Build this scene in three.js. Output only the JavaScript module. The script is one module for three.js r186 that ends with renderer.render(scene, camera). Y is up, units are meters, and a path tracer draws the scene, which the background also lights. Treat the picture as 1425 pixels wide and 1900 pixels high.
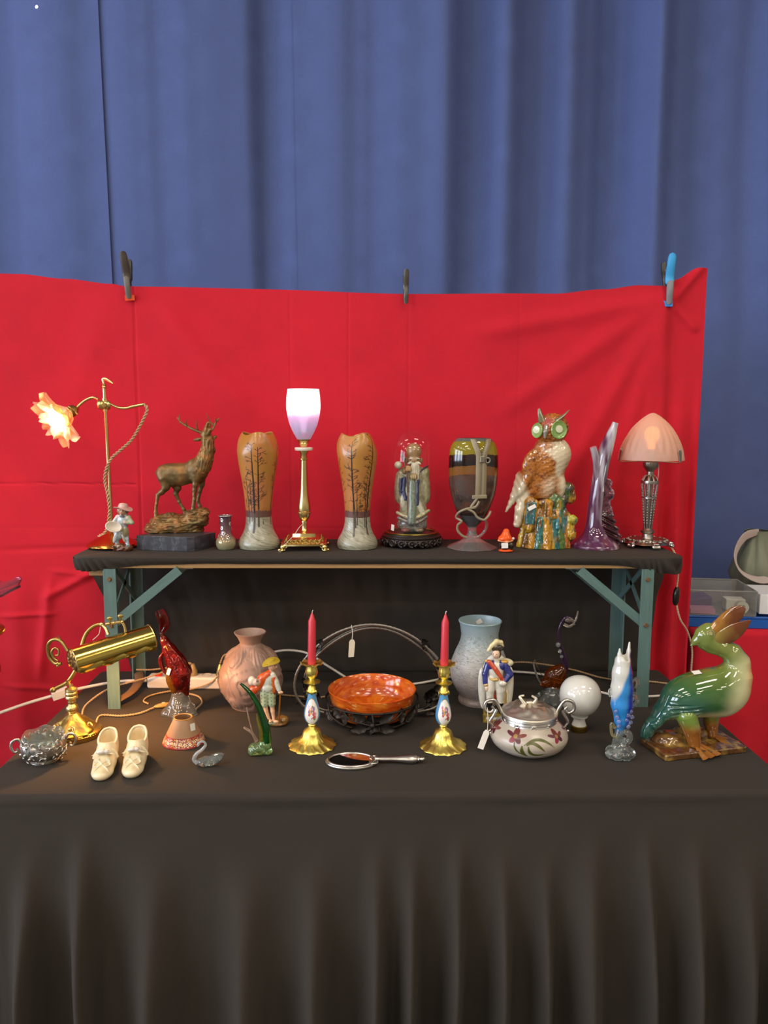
import * as THREE from 'three';
import { RectAreaLightUniformsLib } from 'three/addons/lights/RectAreaLightUniformsLib.js';
import { RoundedBoxGeometry } from 'three/addons/geometries/RoundedBoxGeometry.js';
import { mergeGeometries } from 'three/addons/utils/BufferGeometryUtils.js';

// ---------------------------------------------------------------- camera, light, exposure
const scene = new THREE.Scene();
scene.background = new THREE.Color(0x000000);
const camera = new THREE.PerspectiveCamera(67.4, 1425 / 1900, 0.05, 60);
camera.position.set(-0.067, 1.754, 1.935);
camera.rotation.order = 'YXZ';
const RAD = Math.PI / 180;
camera.rotation.set(-6.85 * RAD, -1.385 * RAD, 0.3 * RAD);
const renderer = new THREE.WebGLRenderer({ antialias: true });
renderer.toneMapping = THREE.LinearToneMapping;
renderer.toneMappingExposure = 1.0;
renderer.shadowMap.enabled = true;
RectAreaLightUniformsLib.init();
const HALL_CEILING = 5.6, PANEL_LIGHT = 23, WINDOW_LIGHT = 7.5;
const PANEL_SPOTS = [];                     // centres of the ceiling light panels of the hall
for (const z of [1.6, 4.4, 7.2, 10]) for (const x of [-6.6, -2.6, 1.4, 5.4]) PANEL_SPOTS.push([x, z]);
for (const [x, z] of PANEL_SPOTS) {
  const l = new THREE.RectAreaLight(0xffeed8, PANEL_LIGHT, 1.5, 0.5);
  l.position.set(x, HALL_CEILING - 0.09, z); l.lookAt(x, 0, z); scene.add(l);
}

const WINDOW_SPOTS = [1.2, 4.6, 8.0];       // z of the tall windows in the left wall, 2.6 m wide
for (const z of WINDOW_SPOTS) {
  const l = new THREE.RectAreaLight(0xdbe8ff, WINDOW_LIGHT, 2.6, 3.0);
  l.position.set(-8.8, 2.9, z); l.lookAt(0, 2.9, z); scene.add(l);
}

// ---------------------------------------------------------------- helpers
const used = {};
function numbered(name) { const n = used[name] = (used[name] ?? -1) + 1; return n ? `${name}_${String(n).padStart(3, '0')}` : name; }
function rng(seed) { let a = seed >>> 0; return () => { a = (a + 0x6D2B79F5) | 0; let t = Math.imul(a ^ (a >>> 15), 1 | a); t = (t + Math.imul(t ^ (t >>> 7), 61 | t)) ^ t; return ((t ^ (t >>> 14)) >>> 0) / 4294967296; }; }
const lerp = (a, b, t) => a + (b - a) * t, clamp = (x, a = 0, b = 1) => Math.min(b, Math.max(a, x));
const sst = (a, b, x) => { const t = clamp((x - a) / (b - a)); return t * t * (3 - 2 * t); };
const gau = (x, c, w) => { const q = (x - c) / w; return Math.exp(-q * q); };
function hash3(x, y, z) { let h = Math.imul(x, 374761393) + Math.imul(y, 668265263) + Math.imul(z, 2147483647 ^ 0x5bd1e995); h = Math.imul(h ^ (h >>> 13), 1274126177); return ((h ^ (h >>> 16)) >>> 0) / 4294967296; }
function noise(x, y, z = 0) {
  const X = Math.floor(x), Y = Math.floor(y), Z = Math.floor(z); let u = x - X, v = y - Y, w = z - Z;
  u = u * u * (3 - 2 * u); v = v * v * (3 - 2 * v); w = w * w * (3 - 2 * w);
  const h = (i, j, k) => hash3(X + i, Y + j, Z + k);
  return lerp(lerp(lerp(h(0, 0, 0), h(1, 0, 0), u), lerp(h(0, 1, 0), h(1, 1, 0), u), v), lerp(lerp(h(0, 0, 1), h(1, 0, 1), u), lerp(h(0, 1, 1), h(1, 1, 1), u), v), w) * 2 - 1;
}
const fbm = (x, y, z = 0, o = 4) => { let s = 0, a = 0.5; for (let i = 0; i < o; i++) { s += a * noise(x, y, z); x *= 2.03; y *= 2.03; z *= 2.03; a *= 0.5; } return s; };
const col = h => { const c = new THREE.Color(h); return [c.r, c.g, c.b]; };
const mixc = (a, b, t) => [lerp(a[0], b[0], t), lerp(a[1], b[1], t), lerp(a[2], b[2], t)];

// textures
function canvasTex(w, h, draw) {
  const c = document.createElement('canvas'); c.width = w; c.height = h; draw(c.getContext('2d'), w, h);
  const t = new THREE.CanvasTexture(c); t.colorSpace = THREE.SRGBColorSpace; t.wrapS = THREE.RepeatWrapping; t.magFilter = THREE.LinearFilter; return t;
}
function noiseTex(n, fn, srgb) {
  const d = new Uint8Array(n * n * 4);
  for (let j = 0; j < n; j++) for (let i = 0; i < n; i++) { const v = fn(i, j), o = (j * n + i) * 4; for (let k = 0; k < 3; k++) d[o + k] = clamp(Array.isArray(v) ? v[k] : v, 0, 1) * 255; d[o + 3] = 255; }
  const t = new THREE.DataTexture(d, n, n); t.wrapS = t.wrapT = THREE.RepeatWrapping; t.magFilter = THREE.LinearFilter; t.needsUpdate = true;
  if (srgb) t.colorSpace = THREE.SRGBColorSpace; return t;
}
const wrapN = (i, j, n, f, o) => { // tiling fbm
  const a = i / n * f, b = j / n * f, u = i / n, v = j / n;
  return lerp(lerp(fbm(a, b, o), fbm(a - f, b, o), u), lerp(fbm(a, b - f, o), fbm(a - f, b - f, o), u), v);
};
// materials (one per look)
const mats = {};
function M(key, color, rough, extra = {}) {
  if (mats[key]) return mats[key];
  const phys = ['transmission', 'clearcoat', 'sheen', 'attenuationColor', 'ior', 'specularIntensity', 'thickness'].some(k => k in extra);
  const m = phys ? new THREE.MeshPhysicalMaterial({ color, roughness: rough, metalness: 0, ...extra }) : new THREE.MeshStandardMaterial({ color, roughness: rough, metalness: 0, ...extra });
  m.name = key; m.side = THREE.DoubleSide; return mats[key] = m;
}
const glassM = (key, tint, dist, extra = {}) => M(key, tint, 0.03, { transmission: 0.86, thickness: 0.01, ior: 1.5, ...extra });
const paneM = (key, color, extra = {}) => M(key, color, 0.03, { transmission: 1, thickness: 0, ior: 1.45, ...extra });
const VC = (key, rough, extra = {}) => M(key, 0xffffff, rough, { vertexColors: true, ...extra });

// geometry: all indexed, with position, normal, uv
function geo(pos, nor, uv, idx, color) {
  const g = new THREE.BufferGeometry();
  g.setAttribute('position', new THREE.Float32BufferAttribute(pos, 3));
  if (nor) g.setAttribute('normal', new THREE.Float32BufferAttribute(nor, 3));
  g.setAttribute('uv', new THREE.Float32BufferAttribute(uv ?? new Float32Array(pos.length / 3 * 2), 2));
  if (color) g.setAttribute('color', new THREE.Float32BufferAttribute(color, 3));
  g.setIndex(idx); if (!nor) g.computeVertexNormals(); return g;
}
function norm(g) { if (!g.index) { const n = g.attributes.position.count; g.setIndex([...Array(n).keys()]); } for (const k of Object.keys(g.attributes)) if (!['position', 'normal', 'uv', 'color'].includes(k)) g.deleteAttribute(k); return g; }
function merge(list) {
  list = list.flat(9).map(norm); if (list.length === 1) return list[0];
  const anyC = list.some(g => g.attributes.color);
  if (anyC) for (const g of list) if (!g.attributes.color) g.setAttribute('color', new THREE.Float32BufferAttribute(new Float32Array(g.attributes.position.count * 3).fill(1), 3));
  return mergeGeometries(list);
}
function tr(g, p = [0, 0, 0], r = [0, 0, 0], s = [1, 1, 1]) {
  if (typeof s === 'number') s = [s, s, s];
  const m = new THREE.Matrix4().compose(new THREE.Vector3(...p), new THREE.Quaternion().setFromEuler(new THREE.Euler(...r)), new THREE.Vector3(...s));
  g.applyMatrix4(m); return g;
}
function paintG(g, c) { const n = g.attributes.position.count, a = new Float32Array(n * 3), P = g.attributes.position; for (let i = 0; i < n; i++) { const q = typeof c === 'function' ? c(P.getX(i), P.getY(i), P.getZ(i)) : c; a.set(q, i * 3); } g.setAttribute('color', new THREE.BufferAttribute(a, 3)); return g; }
// parametric sheet; fn(u,v) -> [x,y,z]
function surf(fn, nu, nv, { closeU = false, flip = false } = {}) {
  const pos = [], nor = [], uv = [], idx = [], e = 1e-3;
  for (let j = 0; j <= nv; j++) for (let i = 0; i <= nu; i++) {
    const u = i / nu, v = j / nv, p = fn(u, v);
    const u0 = closeU ? u - e : Math.max(0, u - e), u1 = closeU ? u + e : Math.min(1, u + e), v0 = Math.max(0, v - e), v1 = Math.min(1, v + e);
    const a = fn(u0, v), b = fn(u1, v), c = fn(u, v0), d = fn(u, v1);
    const du = [b[0] - a[0], b[1] - a[1], b[2] - a[2]], dv = [d[0] - c[0], d[1] - c[1], d[2] - c[2]];
    let n = [du[1] * dv[2] - du[2] * dv[1], du[2] * dv[0] - du[0] * dv[2], du[0] * dv[1] - du[1] * dv[0]];
    let l = Math.hypot(...n); if (l < 1e-14) { n = [0, v < 0.5 ? -1 : 1, 0]; l = 1; }
    const s = flip ? -1 : 1; pos.push(...p); nor.push(s * n[0] / l, s * n[1] / l, s * n[2] / l); uv.push(u, v);
  }
  for (let j = 0; j < nv; j++) for (let i = 0; i < nu; i++) { const a = j * (nu + 1) + i, b = a + 1, c = a + nu + 1, d = c + 1; if (flip) idx.push(a, c, b, b, c, d); else idx.push(a, b, c, b, d, c); }
  return geo(pos, nor, uv, idx);
}
// smooth curve through 2-D or 3-D points
function spl(pts, n, tension = 0.5) {
  const out = [], m = pts.length - 1;
  for (let i = 0; i <= n; i++) {
    const t = i / n * m, k = Math.min(m - 1, Math.floor(t)), f = t - k, p0 = pts[Math.max(0, k - 1)], p1 = pts[k], p2 = pts[k + 1], p3 = pts[Math.min(m, k + 2)];
    out.push(p1.map((_, d) => { const a = (p2[d] - p0[d]) * tension, b = (p3[d] - p1[d]) * tension; return p1[d] * (2 * f ** 3 - 3 * f * f + 1) + a * (f ** 3 - 2 * f * f + f) + p2[d] * (-2 * f ** 3 + 3 * f * f) + b * (f ** 3 - f * f); }));
  }
  return out;
}
// turned body; pts [[r,y]...] outside going up; mod(theta, y, r) -> [r, y]
function lathe(pts, seg = 40, mod = null, smooth = 0) {
  if (smooth) pts = spl(pts, smooth).map(p => [Math.max(0, p[0]), p[1]]);
  const n = pts.length, sn = []; let y0 = 1e9, y1 = -1e9; for (const p of pts) { y0 = Math.min(y0, p[1]); y1 = Math.max(y1, p[1]); }
  for (let i = 0; i < n - 1; i++) { const dx = pts[i + 1][0] - pts[i][0], dy = pts[i + 1][1] - pts[i][1], l = Math.hypot(dx, dy) || 1; sn.push([dy / l, -dx / l]); }
  const rows = [];
  for (let i = 0; i < n; i++) {
    const a = sn[i - 1], b = sn[i];
    if (!a || !b) rows.push([pts[i], a ?? b]);
    else if (a[0] * b[0] + a[1] * b[1] > 0.75) { const s = [a[0] + b[0], a[1] + b[1]], l = Math.hypot(...s) || 1; rows.push([pts[i], [s[0] / l, s[1] / l]]); }
    else rows.push([pts[i], a], [pts[i], b, true]);
  }
  const pos = [], nor = [], uv = [], idx = [];
  rows.forEach(([p, nn]) => {
    for (let i = 0; i <= seg; i++) {
      const u = i / seg, th = 2 * Math.PI * u + Math.PI; let [r, y] = p; if (mod) [r, y] = mod(th, y, r);
      pos.push(r * Math.sin(th), y, r * Math.cos(th)); nor.push(nn[0] * Math.sin(th), nn[1], nn[0] * Math.cos(th)); uv.push(u, (p[1] - y0) / (y1 - y0 || 1));
    }
  });
  for (let j = 0; j < rows.length - 1; j++) { if (rows[j + 1][2]) continue; for (let i = 0; i < seg; i++) { const a = j * (seg + 1) + i, b = a + 1, c = a + seg + 1, d = c + 1; idx.push(a, b, c, b, d, c); } }
  const g = geo(pos, nor, uv, idx);
  if (mod) { // true normals, seam joined
    g.computeVertexNormals(); const N = g.attributes.normal;
    for (let j = 0; j < rows.length; j++) { const a = j * (seg + 1), b = a + seg, v = new THREE.Vector3(N.getX(a) + N.getX(b), N.getY(a) + N.getY(b), N.getZ(a) + N.getZ(b)).normalize(); N.setXYZ(a, v.x, v.y, v.z); N.setXYZ(b, v.x, v.y, v.z); }
  }
  return g;
}
// tube along points; rad number or fn(t) -> r or [a,b]
function tube(pts, rad, n = 24, seg = 8, { closed = false, smooth = true, up = null } = {}) {
  const V = pts.map(p => new THREE.Vector3(...p)), P = [];
  const curve = smooth && V.length > 2 ? new THREE.CatmullRomCurve3(V, closed, 'centripetal') : null;
  if (!curve && V.length > 2) { for (const v of V) P.push(v); n = P.length - 1; }
  else for (let i = 0; i <= n; i++) P.push(curve ? curve.getPoint(i / n) : V[0].clone().lerp(V[1], i / n));
  const T = P.map((p, i) => P[closed ? (i + 1) % n : Math.min(n, i + 1)].clone().sub(P[closed ? (i - 1 + n) % n : Math.max(0, i - 1)]).normalize());
  let N = up ? new THREE.Vector3(...up) : Math.abs(T[0].y) < 0.9 ? new THREE.Vector3(0, 1, 0) : new THREE.Vector3(0, 0, 1);
  const pos = [], nor = [], uv = [], idx = [], R = t => { const r = typeof rad === 'function' ? rad(t) : rad; return Array.isArray(r) ? r : [r, r]; };
  for (let i = 0; i <= n; i++) {
    N = N.sub(T[i].clone().multiplyScalar(N.dot(T[i]))).normalize(); const B = T[i].clone().cross(N), [a, b] = R(i / n);
    for (let k = 0; k <= seg; k++) { const th = k / seg * 2 * Math.PI, c = Math.cos(th), s = Math.sin(th); pos.push(P[i].x + N.x * a * c + B.x * b * s, P[i].y + N.y * a * c + B.y * b * s, P[i].z + N.z * a * c + B.z * b * s); const q = N.clone().multiplyScalar(c / (a || 1e-6)).add(B.clone().multiplyScalar(s / (b || 1e-6))).normalize(); nor.push(q.x, q.y, q.z); uv.push(k / seg, i / n); }
  }
  for (let i = 0; i < n; i++) for (let k = 0; k < seg; k++) { const a = i * (seg + 1) + k, b = a + 1, c = a + seg + 1, d = c + 1; idx.push(a, b, c, b, d, c); }
  if (!closed) for (const e of [0, n]) { const o = pos.length / 3, s = e ? 1 : -1; pos.push(P[e].x, P[e].y, P[e].z); nor.push(T[e].x * s, T[e].y * s, T[e].z * s); uv.push(0.5, 0.5); for (let k = 0; k <= seg; k++) { const q = (e * (seg + 1) + k) * 3; pos.push(pos[q], pos[q + 1], pos[q + 2]); nor.push(T[e].x * s, T[e].y * s, T[e].z * s); uv.push(0.5, 0.5); } for (let k = 0; k < seg; k++) e ? idx.push(o, o + 1 + k, o + 2 + k) : idx.push(o, o + 2 + k, o + 1 + k); }
  return geo(pos, nor, uv, idx);
}
const ball = (r, p = [0, 0, 0], s = [1, 1, 1], rot = [0, 0, 0], q = 16) => tr(new THREE.SphereGeometry(r, q, Math.ceil(q * 0.6)), p, rot, s);
const bx = (w, h, d, p = [0, 0, 0], rot = [0, 0, 0], bev = 0.08) => tr(norm(new RoundedBoxGeometry(w, h, d, 2, Math.min(w, h, d) * bev)), p, rot);
const cyl = (r0, r1, h, p = [0, 0, 0], rot = [0, 0, 0], q = 24) => tr(lathe([[0, -h / 2], [r0, -h / 2], [r1, h / 2], [0, h / 2]], q), p, rot);
const tor = (R, r, p = [0, 0, 0], rot = [0, 0, 0], a = 8, b = 28, arc = Math.PI * 2) => tr(new THREE.TorusGeometry(R, r, a, b, arc), p, rot);
function ext(shapePts, depth, bev = 0, curve = 0) { // flat outline -> slab centred on z
  const s = new THREE.Shape(shapePts.map(p => new THREE.Vector2(...p)));
  const g = new THREE.ExtrudeGeometry(s, { depth: depth - 2 * bev, bevelEnabled: bev > 0, bevelThickness: bev, bevelSize: bev, bevelSegments: 2, steps: 1, curveSegments: curve || 6 });
  g.translate(0, 0, -(depth - 2 * bev) / 2); return norm(g);
}
// pointed leaf lying along +y, cupped, with a thick midrib
function leafG(len, wid, cup = 0.25, curl = 0.2, thick = 0.05, edge = 0) {
  const f = s => surf((u, v) => { const t = v, w = wid * Math.sin(Math.PI * Math.pow(t, 0.75)) * (1 + edge * Math.sin(t * 40)) + 0.002 * len, x = (u * 2 - 1); return [x * w, t * len, -cup * wid * (1 - x * x) + curl * len * t * t + s * thick * len * 0.5 * (1 - x * x * 0.8) * (1 - t * t)]; }, 6, 10, { flip: s < 0 });
  return merge([f(1), f(-1)]);
}
// ---- distance-field bodies: prims joined by a smooth minimum, meshed with surface nets
class Blob {
  constructor() { this.p = []; this.paint = null; this.disp = null; this.dm = 0; }
  add(d, lo, hi, c, k, op) { this.p.push({ d, lo, hi, c: c == null ? null : (Array.isArray(c) ? c : col(c)), k, op }); return this; }
  cap(a, b, r0, r1 = r0, c = 0xffffff, k = 2, op) {
    const ab = [b[0] - a[0], b[1] - a[1], b[2] - a[2]], L = ab[0] ** 2 + ab[1] ** 2 + ab[2] ** 2 || 1e-9, r = Math.max(r0, r1);
    return this.add((x, y, z) => { const px = x - a[0], py = y - a[1], pz = z - a[2]; let t = (px * ab[0] + py * ab[1] + pz * ab[2]) / L; t = t < 0 ? 0 : t > 1 ? 1 : t; return Math.hypot(px - ab[0] * t, py - ab[1] * t, pz - ab[2] * t) - (r0 + (r1 - r0) * t); }, a.map((v, i) => Math.min(v, b[i]) - r), a.map((v, i) => Math.max(v, b[i]) + r), c, k, op);
  }
  ell(ce, r, c = 0xffffff, k = 2, rot = null, op) {
    const m = rot ? new THREE.Matrix4().makeRotationFromEuler(new THREE.Euler(...rot)).invert().elements : null, R = Math.max(...r), mn = Math.min(...r);
    return this.add((x, y, z) => { let a = x - ce[0], b = y - ce[1], e = z - ce[2]; if (m) { const q = m[0] * a + m[4] * b + m[8] * e, w = m[1] * a + m[5] * b + m[9] * e; e = m[2] * a + m[6] * b + m[10] * e; a = q; b = w; } const k0 = Math.hypot(a / r[0], b / r[1], e / r[2]), k1 = Math.hypot(a / (r[0] * r[0]), b / (r[1] * r[1]), e / (r[2] * r[2])); return k1 < 1e-9 ? -mn : k0 * (k0 - 1) / k1; }, m ? ce.map(v => v - R) : ce.map((v, i) => v - r[i]), m ? ce.map(v => v + R) : ce.map((v, i) => v + r[i]), c, k, op);
  }
  box(ce, h, c = 0xffffff, k = 2, rot = null, rr = 1, op) {
    const m = rot ? new THREE.Matrix4().makeRotationFromEuler(new THREE.Euler(...rot)).invert().elements : null, R = Math.hypot(...h);
    return this.add((x, y, z) => { let a = x - ce[0], b = y - ce[1], e = z - ce[2]; if (m) { const q = m[0] * a + m[4] * b + m[8] * e, w = m[1] * a + m[5] * b + m[9] * e; e = m[2] * a + m[6] * b + m[10] * e; a = q; b = w; } const qx = Math.abs(a) - h[0] + rr, qy = Math.abs(b) - h[1] + rr, qz = Math.abs(e) - h[2] + rr; return Math.hypot(Math.max(qx, 0), Math.max(qy, 0), Math.max(qz, 0)) + Math.min(Math.max(qx, qy, qz), 0) - rr; }, m ? ce.map(v => v - R) : ce.map((v, i) => v - h[i]), m ? ce.map(v => v + R) : ce.map((v, i) => v + h[i]), c, k, op);
  }
  chain(pts, c, k = 2, op) { for (let i = 0; i < pts.length - 1; i++) this.cap(pts[i].slice(0, 3), pts[i + 1].slice(0, 3), pts[i][3], pts[i + 1][3], c, k, op); return this; }
  f(x, y, z, L) {
    let d = 1e9; for (const q of L) { const e = q.d(x, y, z), k = q.k; if (q.op === 'sub') { const h = clamp(0.5 - 0.5 * (d + e) / k); d = lerp(d, -e, h) + k * h * (1 - h); } else if (d > 1e8) d = e; else if (k > 0 && Math.abs(d - e) < k) { const h = 0.5 + 0.5 * (e - d) / k; d = lerp(e, d, h) - k * h * (1 - h); } else if (e < d) d = e; }
    return this.disp ? d - this.disp(x, y, z) : d;
  }
  color(x, y, z, L) { let b = 1e9, c = [1, 1, 1]; for (const q of L) { if (!q.c) continue; let e = q.d(x, y, z); if (q.op === 'sub') e = -e + 0.02; if (e < b) { b = e; c = q.c; } } return c; }
  mesh(h, yCut = -1e9) {
    const lo = [1e9, 1e9, 1e9], hi = [-1e9, -1e9, -1e9], pad = 2.2 * h + this.dm, BS = 6;
    for (const q of this.p) if (q.op !== 'sub') for (let i = 0; i < 3; i++) { lo[i] = Math.min(lo[i], q.lo[i] - pad); hi[i] = Math.max(hi[i], q.hi[i] + pad); }
    const F = (x, y, z, L) => Math.max(this.f(x, y, z, L), yCut - y);
    if (yCut > lo[1]) lo[1] = yCut - 2.2 * h;
    const nx = Math.ceil((hi[0] - lo[0]) / h), ny = Math.ceil((hi[1] - lo[1]) / h), nz = Math.ceil((hi[2] - lo[2]) / h), sx = nx + 1, sxy = sx * (ny + 1), v = new Float32Array(sxy * (nz + 1)).fill(9);
    const bxn = Math.ceil((nx + 1) / BS), byn = Math.ceil((ny + 1) / BS), bzn = Math.ceil((nz + 1) / BS), lists = new Array(bxn * byn * bzn), Rb = h * BS * 0.87;
    for (let K = 0; K < bzn; K++) for (let J = 0; J < byn; J++) for (let I = 0; I < bxn; I++) {
      const x = lo[0] + (I + 0.5) * BS * h, y = lo[1] + (J + 0.5) * BS * h, z = lo[2] + (K + 0.5) * BS * h, ds = this.p.map(q => q.d(x, y, z)); let dU = 1e9, km = 0; this.p.forEach((q, i) => { if (q.op !== 'sub') { dU = Math.min(dU, ds[i]); } km = Math.max(km, q.k); });
      if (dU > Rb * 1.7 + this.dm + km) continue; const deep = dU < -(Rb * 1.7 + this.dm + km);
      const L = this.p.filter((q, i) => q.op === 'sub' ? ds[i] < Rb * 1.7 + q.k + 1 : ds[i] < dU + Rb * 3.2 + km); lists[(K * byn + J) * bxn + I] = L;
      const cut = y - Rb < yCut || L.some(q => q.op === 'sub');
      for (let k = K * BS; k < Math.min(nz + 1, (K + 1) * BS); k++) for (let j = J * BS; j < Math.min(ny + 1, (J + 1) * BS); j++) for (let i = I * BS; i < Math.min(nx + 1, (I + 1) * BS); i++) v[k * sxy + j * sx + i] = deep && !cut ? -9 : F(lo[0] + i * h, lo[1] + j * h, lo[2] + k * h, L);
    }
    const listAt = (x, y, z) => lists[(Math.floor((z - lo[2]) / h / BS) * byn + Math.floor((y - lo[1]) / h / BS)) * bxn + Math.floor((x - lo[0]) / h / BS)] ?? this.p;
    const id = new Int32Array(v.length).fill(-1), pos = [], idx = [];
    const E = [[0, 1], [2, 3], [4, 5], [6, 7], [0, 2], [1, 3], [4, 6], [5, 7], [0, 4], [1, 5], [2, 6], [3, 7]];
    for (let k = 0; k < nz; k++) for (let j = 0; j < ny; j++) for (let i = 0; i < nx; i++) {
      const o = k * sxy + j * sx + i, c = [v[o], v[o + 1], v[o + sx], v[o + sx + 1], v[o + sxy], v[o + sxy + 1], v[o + sxy + sx], v[o + sxy + sx + 1]];
      let m = 0; for (let q = 0; q < 8; q++) if (c[q] < 0) m |= 1 << q; if (m === 0 || m === 255) continue;
      let X = 0, Y = 0, Z = 0, n = 0; for (const [a, b] of E) if ((c[a] < 0) !== (c[b] < 0)) { const t = c[a] / (c[a] - c[b]); X += lerp(a & 1, b & 1, t); Y += lerp((a >> 1) & 1, (b >> 1) & 1, t); Z += lerp(a >> 2, b >> 2, t); n++; }
      id[o] = pos.length / 3; pos.push(lo[0] + (i + X / n) * h, lo[1] + (j + Y / n) * h, lo[2] + (k + Z / n) * h);
    }
    const quad = (a, b, c, d, fl) => { if (a < 0 || b < 0 || c < 0 || d < 0) return; fl ? idx.push(a, b, c, a, c, d) : idx.push(a, c, b, a, d, c); };
    for (let k = 1; k < nz; k++) for (let j = 1; j < ny; j++) for (let i = 1; i < nx; i++) {
      const o = k * sxy + j * sx + i, a = v[o] < 0;
      if (a !== v[o + 1] < 0) quad(id[o], id[o - sx], id[o - sx - sxy], id[o - sxy], a ? 1 : 0);
      if (a !== v[o + sx] < 0) quad(id[o], id[o - sxy], id[o - sxy - 1], id[o - 1], a ? 1 : 0);
      if (a !== v[o + sxy] < 0) quad(id[o], id[o - 1], id[o - 1 - sx], id[o - sx], a ? 1 : 0);
    }
    const n = pos.length / 3, nor = new Float32Array(n * 3), colr = new Float32Array(n * 3), e = h * 0.6;
    for (let i = 0; i < n; i++) {
      const x = pos[i * 3], y = pos[i * 3 + 1], z = pos[i * 3 + 2]; const L = listAt(x, y, z), f1 = F(x + e, y - e, z - e, L), f2 = F(x - e, y - e, z + e, L), f3 = F(x - e, y + e, z - e, L), f4 = F(x + e, y + e, z + e, L); let gx = f1 - f2 - f3 + f4, gy = -f1 - f2 + f3 + f4, gz = -f1 + f2 - f3 + f4; const l = Math.hypot(gx, gy, gz) || 1; gx /= l; gy /= l; gz /= l;
      nor.set([gx, gy, gz], i * 3); let c = this.color(x, y, z, L); if (this.paint) c = this.paint(x, y, z, c, gx, gy, gz); colr.set(c, i * 3);
    }
    return geo(pos, nor, null, idx, colr);
  }
}
// scene objects
function set(o, label, category, group, kind) { if (label) o.userData.label = label; if (category) o.userData.category = category; if (group) o.userData.group = group; if (kind) o.userData.kind = kind; return o; }
function thing(name, label, category, pos, s = 1, turn = 0, group) { const o = new THREE.Group(); o.name = numbered(name); scene.add(o); o.position.set(...pos); o.scale.setScalar(s); o.rotation.y = turn; return set(o, label, category, group); }
function part(o, name, g, m, label) { const k = new THREE.Mesh(Array.isArray(g) ? merge(g) : norm(g), m); k.name = name; k.castShadow = k.receiveShadow = true; if (label) k.userData.label = label; o.add(k); return k; }
function solo(name, g, m, label, category, group, kind) { const k = new THREE.Mesh(Array.isArray(g) ? merge(g) : norm(g), m); k.name = numbered(name); k.castShadow = k.receiveShadow = true; scene.add(k); return set(k, label, category, group, kind); }
// twisted two-strand flex along points
function flex(pts, r, pitch) {
  const c = new THREE.CatmullRomCurve3(pts.map(p => new THREE.Vector3(...p)), false, 'centripetal'), L = c.getLength(), n = Math.max(40, Math.ceil(L / pitch * 9)), P = c.getSpacedPoints(n), out = [];
  for (const ph of [0, Math.PI]) {
    let N = new THREE.Vector3(0, 1, 0.01), S = [];
    for (let i = 0; i <= n; i++) { const T = P[Math.min(n, i + 1)].clone().sub(P[Math.max(0, i - 1)]).normalize(); N = N.sub(T.clone().multiplyScalar(N.dot(T))).normalize(); const B = T.clone().cross(N), a = ph + i / n * L / pitch * Math.PI * 2; S.push(P[i].clone().addScaledVector(N, Math.cos(a) * r * 0.56).addScaledVector(B, Math.sin(a) * r * 0.56).toArray()); }
    out.push(tube(S, r * 0.5, n, 6, { smooth: false }));
  }
  return merge(out);
}
// flowing tag with a string: card hanging from a point
function stickerOn(o, p, rot, w, h, tilt = 0) { return part(o, 'price_sticker', bx(w, h, 0.5, p, rot, 0.3), M('sticker_paper', 0xe9e6df, 0.7), 'small white price sticker'); }
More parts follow.
